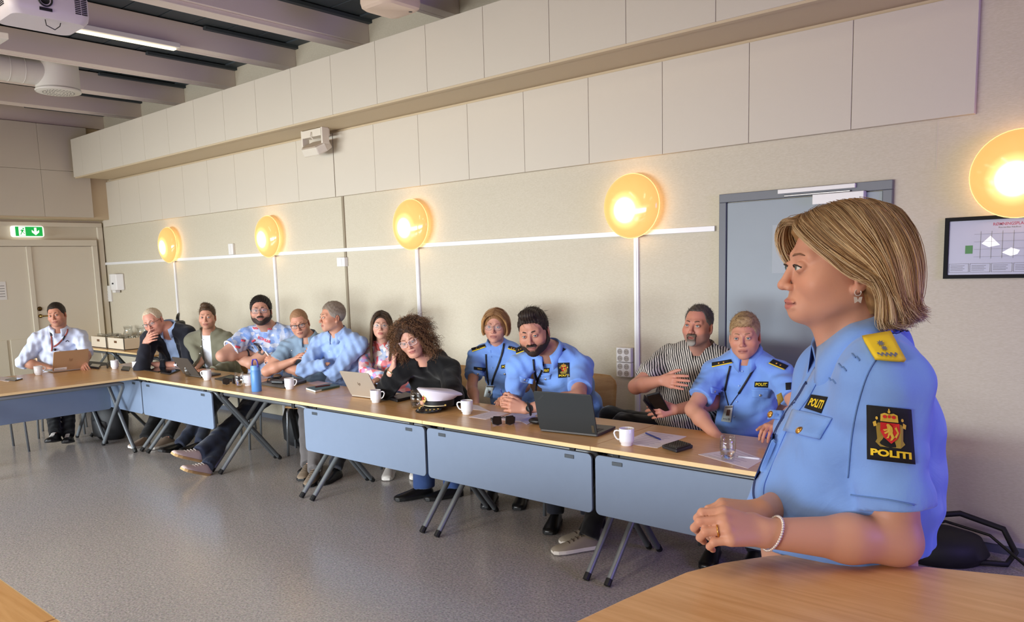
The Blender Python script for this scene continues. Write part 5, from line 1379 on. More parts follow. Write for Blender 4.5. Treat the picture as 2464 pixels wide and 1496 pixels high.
def add_short_hair(g, root, spec, col, col2=None, n_str=900, slen=0.022, lift=0.35, flow=(0, 1, 0.0), name='hair'):
    f = hair_shell(g, spec); H, R, S = g.H, g.R, g.hs
    Vt, Q = snet(f, (-0.12, -0.16, -0.12), (0.12, 0.15, 0.18), 0.0034)
    c1, c2 = lin(col), lin(col2 or col); r = np.random.default_rng(g.seed)
    mixv = 0.5+0.5*np.sin(Vt[:, 0]*170+Vt[:, 1]*260)*np.sin(Vt[:, 2]*210-Vt[:, 1]*160)
    side = np.clip((0.05-Vt[:, 2])/0.05, 0, 1)*spec.get('greyside', 0.0)
    C = c1*(1-mixv[:, None]*0.5)+c2*mixv[:, None]*0.5
    C = C*(1-side[:, None])+lin(spec.get('grey', (150, 146, 140)))*side[:, None]
    hair = add_np(name, H+(Vt*S)@R.T, Q, M_HAIRS, root, C)
    if n_str:
        idx = r.choice(len(Vt), n_str); e = 1e-3
        P = Vt[idx]; Nn = np.stack([f(P+np.eye(3)[i]*e)-f(P-np.eye(3)[i]*e) for i in range(3)], 1); Nn /= np.maximum(1e-9, np.linalg.norm(Nn, axis=1))[:, None]
        fl = np.tile(np.array(flow, float), (n_str, 1))
        fl[:, 2] -= 0.9*np.clip((0.06-P[:, 2])/0.05, 0, 1)        # sides fall downwards
        fl += r.normal(size=fl.shape)*0.25; fl -= Nn*(fl*Nn).sum(1)[:, None]; fl /= np.maximum(1e-9, np.linalg.norm(fl, axis=1))[:, None]
        ln = slen*r.uniform(0.5, 1.15, n_str)*np.where(P[:, 2] < 0.045, 0.6, 1.0); t = np.linspace(0, 1, 5)
        lf = lift*r.uniform(0.3, 1.2, n_str)*np.where(P[:, 2] < 0.045, 0.35, 1.0)
        path = P[:, None]-Nn[:, None]*0.0015+fl[:, None]*(ln[:, None]*t[None])[..., None]+Nn[:, None]*((lf*ln)[:, None]*(t-0.35*t*t)[None])[..., None]
        cc = c1[None]*r.uniform(0.7, 1.0, (n_str, 1)); k = r.random(n_str) < 0.4; cc[k] = c2[None]*r.uniform(0.8, 1.15, (k.sum(), 1))
        gs = np.clip((0.05-P[:, 2])/0.05, 0, 1)*spec.get('greyside', 0.0); cc = cc*(1-gs[:, None])+lin(spec.get('grey', (150, 146, 140)))*gs[:, None]
        Vs, Qs, Cs = strand_mesh(H+(path.reshape(-1, 3)*S)@R.T.copy() if False else (H+(path.reshape(-1, 3)*S)@R.T).reshape(n_str, 5, 3), 0.0007, np.clip(cc, 0, 1))
        o = add_np('hair_strands', Vs, Qs, M_HAIR, root, Cs); tag(o, kind='stuff')
    return hair
def add_beard(g, root, col, thick=0.006, top=-0.047, goatee=False, col2=None, seed=3, moust=True, len_=0.0):
    hl = head_ops(**{**g.face, 'ears': False}); H, R, S = g.H, g.R, g.hs
    def f(p):
        d = hl(p)-thick; x, y, z = np.abs(p[:, 0]), p[:, 1], p[:, 2]
        if len_: d = smin(d, f_el(p, np.array((0, -0.078, -0.112)), np.array((0.030, 0.020, 0.022+len_))), 0.015)
        zt = -0.088+0.9*np.clip(x-0.014, 0, 0.030)+0.055*np.clip((y+0.055)/0.05, 0, 1)+0.0015*np.sin(x*400)
        if goatee: lim = np.maximum(z+0.062+0.5*np.clip(x-0.012, 0, 1)*0, (np.sqrt(x*x+np.clip(-0.098-z, 0, 1)**2*1.5)-0.0265)*1.0)
        else: lim = np.maximum(z-zt, y-0.012)
        mo = np.maximum(np.maximum(z+0.0475, -0.0615-z), x-0.030+0.25*(z+0.0615))        # moustache
        lim2 = np.minimum(lim, mo) if moust else lim
        mouth = 1-((x/0.0215)**2+((z+0.0715)/0.0085)**2)
        d = np.maximum(d, lim2*0.8); d = np.maximum(d, mouth*0.008)
        return d+0.0008*np.sin(p[:, 0]*700)*np.sin(p[:, 2]*640+p[:, 1]*300)
    Vt, Q = snet(f, (-0.10, -0.14, -0.16), (0.10, 0.05, 0.0), 0.0030)
    c = lin(col); m = 0.5+0.5*np.sin(Vt[:, 0]*500)*np.sin(Vt[:, 2]*470)
    C = np.tile(c, (len(Vt), 1))*(0.85+0.2*m[:, None])
    if col2 is not None: q = np.clip((-0.085-Vt[:, 2])/0.015, 0, 1)[:, None]; C = C*(1-q)+lin(col2)*(0.9+0.15*m[:, None])*q
    return add_np('beard', H+(Vt*S)@R.T, Q, M_HAIRS, root, np.clip(C, 0, 1))
def add_face(g, root, brow=(60, 45, 35), browr=0.0026, iris=(90, 110, 120), gaze=(0, -1, 0), lash=False, frown=0.0, lidline=True):
    H, R, S = g.H, g.R, g.hs
    for x in (-1, 1): eye_mesh((x*0.0315, -0.0865, 0.0), unit(np.array(gaze, float)), iris, root, M_EYE, H, R, S)
    br = vcol_b(brow)
    for x in (-1, 1):
        pts = [(x*0.0135, -0.0985, 0.0225-0.002*frown), (x*0.023, -0.0985, 0.0250), (x*0.034, -0.0930, 0.0265), (x*0.0465, -0.0800, 0.0215)]
        place(curve_local(pts, [browr*0.75, browr, browr*0.85, browr*0.25], 6, H, R, S, flat=0.55).build('eyebrow', br, None, smooth=True), root)
    if lidline:
        for x in (-1, 1):
            pts = [(x*0.0200, -0.0965, 0.0005), (x*0.0255, -0.1005, 0.0042), (x*0.0320, -0.1010, 0.0052), (x*0.0390, -0.0975, 0.0040), (x*0.0455, -0.0905, 0.0003)]
            place(curve_local(pts, 0.0010 if not lash else 0.0016, 5, H, R, S).build('eyelid_line', mat('lash_dark', srgb(44, 32, 28), 0.6), None, smooth=True), root)
def vcol_b(c): return mat('brow_%d_%d_%d' % c, srgb(*c), 0.7)
def add_glasses(g, root, col, rw=0.024, rh=0.018, r=0.0014, shape='oval', top_heavy=False, metal=0.0, y=-0.1125, lens=0.10):
    H, R, S = g.H, g.R, g.hs; w = g.face.get('wide', 1.0)
    t = empty('glasses', tuple(H)); place(t, root); t.location = tuple(H)
    t.matrix_parent_inverse = Matrix.Translation(-root.location)
    m = mat('glasses_%d_%d_%d' % col, srgb(*col), 0.3, metal=metal)
    ml = mat('spectacle_lens', (0.95, 0.97, 1.0), 0.03, alpha=lens)
    def loc(o): o.parent = t; o.matrix_parent_inverse = Matrix.Translation(-Vector(tuple(H))); return o
    for x in (-1, 1):
        pts = []
        for k in range(24):
            a = 2*math.pi*k/24; c, s = math.cos(a), math.sin(a)
            e = 2.0 if shape == 'oval' else 3.6
            qx = rw*abs(c)**(2/e)*(1 if c > 0 else -1); qz = rh*abs(s)**(2/e)*(1 if s > 0 else -1)
            if shape == 'cat' and s > 0: qz += 0.006*max(0, c*x*1.0); qx *= 1.06
            pts.append((x*0.0335+qx, y+0.55*(abs(x*0.0335+qx)-0.0335)*0.35+0.010*((abs(x*0.0335+qx))/0.06)**2, -0.003+qz))
        rr = [r*(1.7 if (top_heavy and pts[k][2] > 0.002) else 1.0) for k in range(24)]
        loc(curve_local(pts, rr, 6, H, R, S, closed=True).build('rim', m, None, smooth=True))
        P = H+(np.array(pts)*S)@R.T; loc(MB().add([tuple(q) for q in P], [tuple(range(24))]).build('lens', ml, None))
        hz = 0.010 if shape == 'cat' else 0.004
        loc(curve_local([(x*0.0585, y+0.012, hz), (x*0.0705*w, y+0.030, hz), (x*0.0790*w, -0.02, hz-0.002), (x*0.0800*w, 0.012, hz-0.002), (x*0.079*w, 0.035, -0.018)], r*1.1, 6, H, R, S).build('temple', m, None, smooth=True))
    loc(curve_local([(-0.0105, y, 0.001), (0, y-0.003, 0.004), (0.0105, y, 0.001)], r*1.1, 6, H, R, S).build('bridge', m, None, smooth=True))
    return t
def build_body(g, root, h_head=0.0030, h_hand=0.0034, head_hi=None):
    """the whole body as one mesh: finely sculpted head, arms and hands, plainer under the clothes"""
    hn, arm = skin_parts(g)
    P = []; Qs = []; Cs = []; off = 0
    def put(Vt, Q, C):
        nonlocal off
        P.append(Vt); Qs.append(Q+off); Cs.append(C); off += len(Vt)
    Hc = g.H; lo, hi = bounds([Hc+g.R@(np.array(q)*g.hs) for q in ((-0.1, -0.14, -0.14), (0.1, 0.12, 0.14), (0, 0, 0.14), (-0.1, 0.12, -0.14), (0.1, -0.14, 0.14), (0.1, -0.14, -0.14), (-0.1, -0.14, 0.14))]+[g.N-g.up*0.02], 0.015)
    Vt, Q = snet(hn, lo, hi, h_head)
    C = skin_tint(((Vt-g.H)@g.R)/g.hs, **g.tint); put(Vt, Q, C)
    base = lin(g.tint['skin'])
    for side in 'LR':
        hd = g.handL if side == 'L' else g.handR
        E_, W_, S_ = (g.EL, g.WL, g.SL) if side == 'L' else (g.ER, g.WR, g.SR)
        if hd is None and not g.bare: continue
        f = arm(side); start = (E_*0.45+S_*0.55) if g.bare else (E_*0.35+W_*0.65)
        d = unit(np.asarray(hd['d'])) if hd else unit(W_-E_)
        pts = [start, E_ if g.bare else start, W_, W_+d*0.19, W_+d*0.10]
        lo, hi = bounds(pts, 0.075)
        Vt, Q = snet(f, lo, hi, h_hand)
        kn = W_+d*0.10*1.0; m = np.clip(1-np.linalg.norm(Vt-(W_+d*0.13), axis=1)/0.07, 0, 1)[:, None]*0.45
        C = np.tile(base, (len(Vt), 1))*(1-m)+base*np.array([1.03, 0.80, 0.74])*m
        put(Vt, Q, C)
    s = torso_ops(Sdf(), g, -0.014)
    for S_, E_, W_ in ((g.SL, g.EL, g.WL), (g.SR, g.ER, g.WR)): s.rc(S_, E_, 0.040, 0.030, k=0.03); s.rc(E_, W_, 0.030, 0.020, k=0.02)
    if g.HL is not None:
        for a, k_, b_ in ((g.HL, g.KL, g.AL), (g.HR, g.KR, g.AR)): s.rc(a, k_, 0.066, 0.045, k=0.03); s.rc(k_, b_, 0.045, 0.030, k=0.02)
    s.rc(g.N-g.up*0.04, g.N, 0.05, 0.05, k=0.02)
    pts = [g.P, g.N, g.SL, g.SR, g.EL, g.ER, g.WL, g.WR]+([g.HL, g.KL, g.AL, g.HR, g.KR, g.AR] if g.HL is not None else [])
    lo, hi = bounds(pts, 0.2); Vt, Q = snet(s, lo, hi, 0.022); put(Vt, Q, np.tile(base, (len(Vt), 1)))
    return add_np('body', np.concatenate(P), np.concatenate(Qs), M_SKIN, root, np.concatenate(Cs))
def cloth(name, f, lo, hi, h, m, root, col=None, paint=None):
    Vt, Q = snet(f, lo, hi, h)
    C = None
    if paint is not None: C = paint(Vt)
    return add_np(name, Vt, Q, m, root, C)
def shirt_sdf(g, infl=0.012, sleeve=0.5, amp=0.004, hem=None, seed=None, long_=False, sl_infl=None, neck_r=None, vneck=0.0, cuff_t=0.0):
    """shirt as a solid shell: trunk and sleeves inflated off the body; sleeve = share of the upper arm (or forearm when long_)"""
    s = torso_ops(Sdf(), g, infl); b = g.arm; q = infl if sl_infl is None else sl_infl
    for S_, E_, W_ in ((g.SL, g.EL, g.WL), (g.SR, g.ER, g.WR)):
        if long_:
            s.rc(S_, E_, 0.052*b+q+0.004, 0.044*b+q, k=0.035)
            s.cc(E_, E_+(W_-E_)*sleeve, 0.045*b+q, 0.030*b+q*0.8, False, True, k=0.02)
        else:
            s.cc(S_, S_+(E_-S_)*sleeve, 0.053*b+q+0.003, 0.048*b+q+0.004, False, True, k=0.035)
    s.disp(fold_noise(seed if seed is not None else g.seed, amp))
    # neck opening: tapering hole around the neck, open to the front
    nr = neck_r or g.neck*1.10
    s.scc(g.N-g.up*0.015-g.fw*0.004, g.N+g.up*0.16, nr, nr*1.15, k=0.004)
    if vneck: s.src(g.N+g.fw*0.075+g.up*0.02, g.N+g.fw*0.13-g.up*vneck, 0.035, 0.006, k=0.004)
    if hem is not None: s.plane(hem, -g.up, 0.004)
    return s
def trunk_bounds(g, pad=0.24):
    return bounds([g.P, g.N+np.array((0, 0, -0.12)), g.SL, g.SR, g.EL, g.ER, g.WL, g.WR], pad*0.62)
def collar(g, root, m, r=None, h=0.042, spread=0.9, drop=0.055, name='collar', gap=0.30, tilt=0.0, flare=0.016, back=0.0):
    """turned-down shirt collar: a band round the neck folded outwards with two points in front"""
    r = r or g.neck*1.20; up = unit(g.up*0.9+np.array((0, 0, 0.35))); fw = unit(g.fw-up*(g.fw@up)); lat = np.cross(fw, up); lat = lat if lat@g.lat > 0 else -lat
    C0 = g.N+up*(0.014+back); G = []; n = 34
    for i in range(n+1):
        th = (gap+(2*math.pi-2*gap)*i/n); fr = math.cos(th)      # 1 in front
        dirv = fw*math.cos(th)+lat*math.sin(th)
        base = C0+dirv*r+fw*0.012
        lowf = 0.040*max(0, fr)**1.5
        top = base+up*(h-lowf)+dirv*0.002
        low = base+dirv*(flare+0.010*max(0, fr))-up*(0.004+drop*max(0, fr)**2.0*spread+lowf)
        inn = base-up*(0.014+lowf)
        mid = (top+low)/2+dirv*0.006
        G.append([inn, base+up*(h-lowf)*0.5, top, mid, low])
    return place(MB().grid(np.array(G)).build(name, m, None, smooth=True, solid=0.0028), root)
def shoe(root, A, toe, m_up, m_sole, name='shoe', L=0.275, up=(0, 0, 1), laces=None, w=1.0):
    """shoe at ankle A pointing along toe; sole under it"""
    z = unit(up); y = unit(np.asarray(toe, float)-z*(np.asarray(toe, float)@z)); x = np.cross(y, z)
    O = np.asarray(A, float)-y*0.055-z*0.085
    fr = np.stack([x, y, z], 1)
    sec = [(-0.005, 0.026, 0.055), (0.02, 0.036, 0.085), (0.07, 0.038, 0.092), (0.11, 0.039, 0.080), (0.16, 0.045, 0.062), (0.21, 0.047, 0.048), (0.25, 0.040, 0.040), (0.272, 0.022, 0.030)]
    k = L/0.275; V = []; n = 14; F = []
    for (yy, ww, hh) in sec:
        for j in range(n):
            a = math.pi*j/(n-1); V.append(O+fr@np.array((w*ww*math.cos(a), yy*k, 0.018+(hh-0.018)*math.sin(a)**0.8)))
    for i in range(len(sec)-1):
        for j in range(n-1): F.append((i*n+j, i*n+j+1, (i+1)*n+j+1, (i+1)*n+j))
        F.append((i*n+n-1, i*n, (i+1)*n, (i+1)*n+n-1))
    F.append(tuple(range(n-1, -1, -1))); F.append(tuple((len(sec)-1)*n+j for j in range(n)))
    o = place(MB().add(V, F).build(name, m_up, None, smooth=True, angle=1.2), root)
    out = [(-(w*ww+0.003), yy*k) for yy, ww, hh in sec]+[((w*ww+0.003), yy*k) for yy, ww, hh in sec[::-1]]
    Mx = Matrix(((fr[0, 0], fr[0, 1], fr[0, 2], O[0]), (fr[1, 0], fr[1, 1], fr[1, 2], O[1]), (fr[2, 0], fr[2, 1], fr[2, 2], O[2]), (0, 0, 0, 1)))
    sl = MB().prism(out, 0.0, 0.024, Mx).build('sole', m_sole, None, bevel=0.005); sl.parent = o
    if laces is not None:
        mb = MB()
        for q in range(4):
            yy = 0.105+0.024*q; hh = 0.086-0.010*q
            mb.tube([tuple(O+fr@np.array((t*0.020, yy*k, hh+0.004-abs(t)*0.006))) for t in (-1, -0.4, 0.4, 1)], 0.0028, 5)
        lc = mb.build('laces', laces, None); lc.parent = o
    return o
def trousers(g, root, m, h=0.010, r=(0.088, 0.066, 0.056), name='trousers', cut=1.03, amp=0.004):
    s = Sdf()
    lat = unit(g.SL-g.SR); up = np.array((0, 0, 1.0)); fw = unit(np.cross(up, lat)); R = np.stack([lat, fw, up], 1)
    s.el(g.P-up*0.01, (0.178*g.build+0.012*g.fat, 0.140+0.04*g.fat, 0.115), R, k=0)
    for a, k_, b_ in ((g.HL, g.KL, g.AL), (g.HR, g.KR, g.AR)):
        s.rc(a, k_, r[0]*g.build, r[1], k=0.05); s.cc(k_, k_+(b_-k_)*cut, r[1], r[2], False, True, k=0.03)
    s.disp(fold_noise(g.seed+5, amp))
    lo, hi = bounds([g.P, g.HL, g.HR, g.KL, g.KR, g.AL, g.AR], 0.16)
    return cloth(name, s, lo, hi, h, m, root), s
# ================================================================ THE STANDING WOMAN
def cloth_mat(name, col, rough=0.8, wr=0.24, wscale=8.0, weave=0.08, sheen=0.2, var=0.03):
    if name in MATS: return MATS[name]
    m = mat(name, col, rough, var=var, vscale=400, sheen=sheen, spec=0.2); nt = m.node_tree; b = nt.nodes['Principled BSDF']
    tc = nt.nodes.new('ShaderNodeTexCoord')
    n = nt.nodes.new('ShaderNodeTexNoise'); n.inputs['Scale'].default_value = wscale; n.inputs['Detail'].default_value = 4; n.inputs['Roughness'].default_value = 0.45; n.inputs['Distortion'].default_value = 1.6
    n2 = nt.nodes.new('ShaderNodeTexNoise'); n2.inputs['Scale'].default_value = 900; n2.inputs['Detail'].default_value = 2
    for q in (n, n2): nt.links.new(tc.outputs['Object'], q.inputs['Vector'])
    b1 = nt.nodes.new('ShaderNodeBump'); b1.inputs['Strength'].default_value = wr; b1.inputs['Distance'].default_value = 0.02
    b2 = nt.nodes.new('ShaderNodeBump'); b2.inputs['Strength'].default_value = weave; b2.inputs['Distance'].default_value = 0.001
    nt.links.new(n.outputs['Fac'], b1.inputs['Height']); nt.links.new(n2.outputs['Fac'], b2.inputs['Height'])
    nt.links.new(b1.outputs['Normal'], b2.inputs['Normal']); nt.links.new(b2.outputs['Normal'], b.inputs['Normal'])
    return m
M_POL = cloth_mat('police_shirt_blue', srgb(120, 160, 230))
M_POLD = mat('police_shirt_seam', srgb(92, 130, 190), 0.8)
M_PATCH = mat('patch_black', srgb(12, 13, 20), 0.85)
M_YEL = mat('patch_yellow', srgb(232, 200, 40), 0.7)
M_GOLDB = mat('gold_button', srgb(214, 160, 84), 0.28, metal=0.9)
M_RED = mat('crest_red', srgb(196, 30, 34), 0.7)
M_CREST = mat('crest_gold', srgb(206, 172, 62), 0.6)
M_CRESTD = mat('crest_olive_gold', srgb(150, 128, 52), 0.7)
M_NAVY = cloth_mat('navy_trousers', srgb(24, 26, 36))
M_BLKSHOE = mat('black_leather', srgb(14, 14, 15), 0.35)
M_BLKSOLE = mat('black_sole', srgb(16, 16, 17), 0.6)
def sub(o, part):
    o.parent = part; o.matrix_parent_inverse = Matrix.Identity(4); return o
def disc2(cx, cy, rx, ry, n=20): return [(cx+rx*math.cos(2*math.pi*k/n), cy+ry*math.sin(2*math.pi*k/n)) for k in range(n)]
def sleeve_crest(quad, f, root):
    """black sleeve patch with crown, shield, lion and lettering"""
    pt = patch('sleeve_patch', quad, f, M_PATCH, root, n=11, lift=0.003)
    def d(name, polys, m, lift):
        vs = []; fs = []
        for P in polys:
            n = len(vs); vs += P; fs.append(tuple(range(n, n+len(P))))
        o = decal(name, vs, fs, quad, f, m, root, lift); sub(o, pt); return o
    d('crest_mantle', [[(0.24, 0.30), (0.76, 0.30), (0.80, 0.36), (0.78, 0.60), (0.82, 0.66), (0.72, 0.74), (0.28, 0.74), (0.18, 0.66), (0.22, 0.60), (0.20, 0.36)]], M_CRESTD, 0.0062)
    d('axes', [[(0.13, 0.30), (0.20, 0.27), (0.22, 0.36), (0.15, 0.38)], [(0.87, 0.30), (0.80, 0.27), (0.78, 0.36), (0.85, 0.38)], disc2(0.22, 0.22, 0.028, 0.03), disc2(0.79, 0.22, 0.028, 0.03)], M_CREST, 0.0066)
    d('crown', [[(0.31, 0.14), (0.40, 0.11), (0.50, 0.13), (0.60, 0.11), (0.69, 0.14), (0.70, 0.27), (0.30, 0.27)], disc2(0.50, 0.085, 0.03, 0.03), [(0.485, 0.03), (0.515, 0.03), (0.515, 0.07), (0.485, 0.07)]], M_CREST, 0.0068)
    d('crown_velvet', [disc2(0.40, 0.18, 0.045, 0.03), disc2(0.60, 0.18, 0.045, 0.03), disc2(0.50, 0.175, 0.03, 0.03)], M_RED, 0.0076)
    d('shield', [[(0.30, 0.29), (0.72, 0.29), (0.73, 0.45), (0.66, 0.57), (0.52, 0.67), (0.37, 0.57), (0.29, 0.45)]], M_RED, 0.0074)
    d('lion', [[(0.44, 0.35), (0.52, 0.33), (0.56, 0.37), (0.57, 0.43), (0.55, 0.50), (0.48, 0.49), (0.45, 0.43)], [(0.49, 0.48), (0.56, 0.47), (0.60, 0.55), (0.55, 0.60), (0.50, 0.62), (0.53, 0.55)], [(0.46, 0.48), (0.51, 0.48), (0.47, 0.57), (0.41, 0.58), (0.45, 0.54)], [(0.44, 0.40), (0.47, 0.42), (0.38, 0.45), (0.35, 0.42)], [(0.46, 0.43), (0.48, 0.46), (0.40, 0.50), (0.37, 0.48)], [(0.60, 0.54), (0.66, 0.46), (0.61, 0.38), (0.65, 0.35), (0.70, 0.46), (0.64, 0.56)], disc2(0.47, 0.335, 0.04, 0.027)], M_CREST, 0.0086)
    o = decal_text('lettering', 'POLITI', (0.07, 0.79, 0.94, 0.92), quad, f, M_YEL, root, 0.0072, bold=0.045); sub(o, pt)
    return pt
def chest_patch(quad, f, root, text='POLITI', box=(0.08, 0.22, 0.92, 0.76)):
    pt = patch('chest_patch', quad, f, M_PATCH, root, n=6, lift=0.003)
    o = decal_text('lettering', text, box, quad, f, M_YEL, root, 0.0065, bold=0.035); sub(o, pt)
    return pt
def button_at(px, f, root, r=0.007, m=None, name='button', lift=0.003):
    p = on_cloth([px], f, lift)[0]; e = 1e-3
    n = np.array([f((p+np.eye(3)[i]*e)[None])[0]-f((p-np.eye(3)[i]*e)[None])[0] for i in range(3)]); n = unit(n)
    t = unit(np.cross(n, (0.3, 0.2, 1))); M_ = frame(tuple(p-n*0.002), tuple(t), tuple(np.cross(n, t)))
    return place(MB().lathe([(r, 0), (r, r*0.25), (r*0.7, r*0.55), (0.0, r*0.65)], 14, M_).build(name, m or M_GOLDB, None, smooth=True), root)
def ribbon_px(name, px, wpx, f, m, root, lift=0.004, thick=0.002, n=3):
    """flat band laid on cloth along picture points"""
    P = np.array(px, float); T = np.gradient(P, axis=0); T /= np.linalg.norm(T, axis=1)[:, None]; Nn = np.stack([-T[:, 1], T[:, 0]], 1)
    rows = [on_cloth(P+Nn*w, f, lift) for w in np.linspace(-wpx/2, wpx/2, n)]
    return place(MB().grid(np.stack(rows, 1)).build(name, m, None, smooth=True, solid=thick), root)
def dense(px, k=6):
    P = np.array(px, float); t = np.linspace(0, len(P)-1, (len(P)-1)*k+1); i = np.clip(t.astype(int), 0, len(P)-2); u = (t-i)[:, None]
    # Catmull-Rom through the points
    Pm = P[np.clip(i-1, 0, len(P)-1)]; P0 = P[i]; P1 = P[i+1]; P2 = P[np.clip(i+2, 0, len(P)-1)]
    return 0.5*((2*P0)+(-Pm+P1)*u+(2*Pm-5*P0+4*P1-P2)*u*u+(-Pm+3*P0-3*P1+P2)*u**3)
def standing_woman():
    yaw = -52.0
    g = Fig(seed=13, H=onD(2022, 643, 1.54), R=head_rot(yaw, -2, 1.0), hs=0.975, neck=0.049, throat=True, fat=0.62, build=0.98, bust=1.0, slouch=0.0, arm=0.98, bare=True)
    g.face = dict(jaw=0.86, chin=0.92, nose=0.98, fem=True, wide=0.98, smile=0.9, cheek=1.0, chz=0.010, mz=-0.003, lid=0.95)
    g.tint = dict(skin=(204, 152, 128), lips=(182, 104, 100), blush=0.28, fem=True, smile=1.0, mz=-0.003)
    by = math.radians(-58); g.fwd = np.array((math.sin(by), -math.cos(by), 0)); lat = np.array((math.cos(by), math.sin(by), 0))
    g.N = onD(2080, 862, 1.56); g.up = np.array((0, 0, 1.0)); g.fw = g.fwd; g.lat = lat
    g.SL = g.N+lat*0.140+np.array((0, 0, -0.026))+g.fwd*0.010; g.SR = g.N-lat*0.160+np.array((0, 0, -0.050))+g.fwd*0.02
    g.P = g.N+np.array((0, 0, -0.52))+g.fwd*0.02
    g.EL = onZ(2158, 1303, HZ+0.043)
    g.WL = reach(1843, 1282, g.EL, 0.245, True)
    g.WR = onD(1832, 1232, np.dot(g.WL-CAM, CF)+0.085)
    g.ER = onD(1925, 1205, np.dot(g.WL-CAM, CF)+0.30)
    dL = unit(onD(1728, 1262, np.dot(g.WL-CAM, CF)-0.02)-g.WL)
    camdir = unit(CAM-g.WL)
    g.handL = dict(d=dL, n=unit(camdir+np.array((0, 0, 0.55))), curl=(0.55, 1.15, 0.7), spread=0.03, thumb=(0.35, 0.55), size=0.93, tcurl=0.5)
    dR = unit(onD(1752, 1218, np.dot(g.WR-CAM, CF)-0.02)-g.WR)
    g.handR = dict(d=unit(dR+np.array((0, 0, -0.1))), n=unit(np.array((0, 0, 1.0))+camdir*0.35), curl=(0.5, 1.2, 0.7), spread=0.02, thumb=(0.3, 0.5), size=0.90, tcurl=0.3)
    g.HL = g.P+lat*0.09-np.array((0, 0, 0.02)); g.HR = g.P-lat*0.09-np.array((0, 0, 0.02))
    g.KL = np.array((g.HL[0], g.HL[1], 0.50))+g.fwd*0.04; g.KR = np.array((g.HR[0], g.HR[1], 0.50))+g.fwd*0.08
    g.AL = np.array((g.HL[0], g.HL[1], 0.09)); g.AR = np.array((g.HR[0], g.HR[1], 0.09))+g.fwd*0.05
    CLOTH_AT[0] = g.SL
    root = empty('person', (g.P[0], g.P[1], 0)); tag(root, 'standing blonde woman in light blue uniform shirt leaning on the high table', 'person')
    # shirt
    s = torso_ops(Sdf(), g, 0.016)
    s.el(g.at(0.26)+g.fwd*0.055, (0.160, 0.160, 0.135), np.stack([lat, g.fwd, np.array((0, 0, 1.0))], 1), k=0.06)
    s.el(g.at(0.60)-g.fwd*0.035, (0.130, 0.100, 0.18), np.stack([lat, g.fwd, np.array((0, 0, 1.0))], 1), k=0.06)
    cufL = g.SL+(g.EL-g.SL)*0.775; cufR = g.SR+(g.ER-g.SR)*0.8
    s.rc(g.SL-np.array((0, 0, 0.012)), g.SL+(g.EL-g.SL)*0.18, 0.064, 0.064, k=0.05)
    s.rc(g.N+g.up*0.012-g.fwd*0.020, g.SL-g.fwd*0.012, 0.052, 0.054, k=0.04); s.rc(g.N+g.up*0.012-g.fwd*0.025, g.SR-g.fwd*0.02, 0.052, 0.060, k=0.04)
    s.disp(fold_noise(4, 0.0042, 0.9))
    body_s = s
    sl = Sdf(); sl.cc(g.SL, cufL, 0.058, 0.071, False, True, k=0); sl.disp(fold_noise(9, 0.0034, 0.9))
    def sleeve(p):
        return sl(p)
    slr = Sdf(); slr.cc(g.SR, cufR, 0.062, 0.070, False, True, k=0)
    def shirt(p):
        d = smin(body_s(p), sleeve(p), 0.010); d = smin(d, slr(p), 0.03)
        hole = f_cc(p, g.N-g.up*0.02-g.fwd*0.0, g.N+g.up*0.14+g.fwd*0.01, 0.056, 0.072, True, True)
        d = smax(d, -hole, 0.004)
        v = f_rc(p, g.N+g.fwd*0.075+g.up*0.02, g.N+g.fwd*0.105-g.up*0.045, 0.030, 0.008); d = smax(d, -v, 0.004)
        return smax(d, (1.085-p[:, 2]), 0.004)
    lo, hi = bounds([g.P-np.array((0, 0, 0.10)), g.N, g.SL, g.SR, cufL, cufR], 0.19); hi[2] = g.N[2]+0.06
    cloth('shirt', shirt, lo, hi, 0.0052, M_POL, root)
    build_body(g, root, h_head=0.0019, h_hand=0.0028)
    trousers(g, root, M_NAVY, 0.012)
    for A in (g.AL, g.AR): shoe(root, A, g.fwd, M_BLKSHOE, M_BLKSOLE)
    add_face(g, root, brow=(120, 84, 62), browr=0.0022, iris=(96, 112, 110), gaze=(0.02, -1, -0.02), lash=True)
    # collar laid where the photograph shows it
    Nk = g.N; g.N = onD(2058, 842, 1.555); up0 = g.up; g.up = unit(np.array((0, 0, 1.0))+g.fwd*0.32)
    collar(g, root, M_POL, r=0.064, h=0.048, spread=1.25, drop=0.058, gap=0.34, flare=0.020); g.N = Nk; g.up = up0
    button_at((1962, 856), shirt, root, 0.006, m=mat('shirt_button', srgb(150, 184, 232), 0.4), lift=0.012)
    # placket, seams, pocket, patches
    pl = [(1958, 885), (1940, 918), (1922, 950), (1895, 987), (1872, 1025), (1856, 1060), (1843, 1092), (1827, 1130), (1816, 1160), (1814, 1192), (1824, 1222)]
    ribbon_px('placket', dense([(x+12, y+3) for x, y in pl]), 22, shirt, M_POL, root, 0.0035)
    ribbon_px('placket_seam_shadow', dense(pl[1:]), 5, shirt, mat('placket_shadow', srgb(40, 58, 110), 0.8), root, 0.0045)  # shadow along the placket edge, put into the colour as a dark band
    ribbon_px('sleeve_hem', dense([(2046, 1190), (2090, 1196), (2140, 1203), (2200, 1215)]), 3, shirt, M_POLD, root, 0.002)
    ribbon_px('shoulder_seam', dense([(2110, 860), (2085, 905), (2062, 980), (2048, 1060), (2040, 1150)]), 3, shirt, M_POLD, root, 0.002)
    quadf = [(1915, 990), (2003, 1010), (1975, 1056), (1896, 1030)]
    fl = patch('pocket_flap', [(1908, 984), (2002, 1006), (1972, 1056), (1885, 1036)], shirt, M_POL, root, n=7, lift=0.004, thick=0.004)
    button_at((1922, 1034), shirt, root, 0.008, lift=0.008)
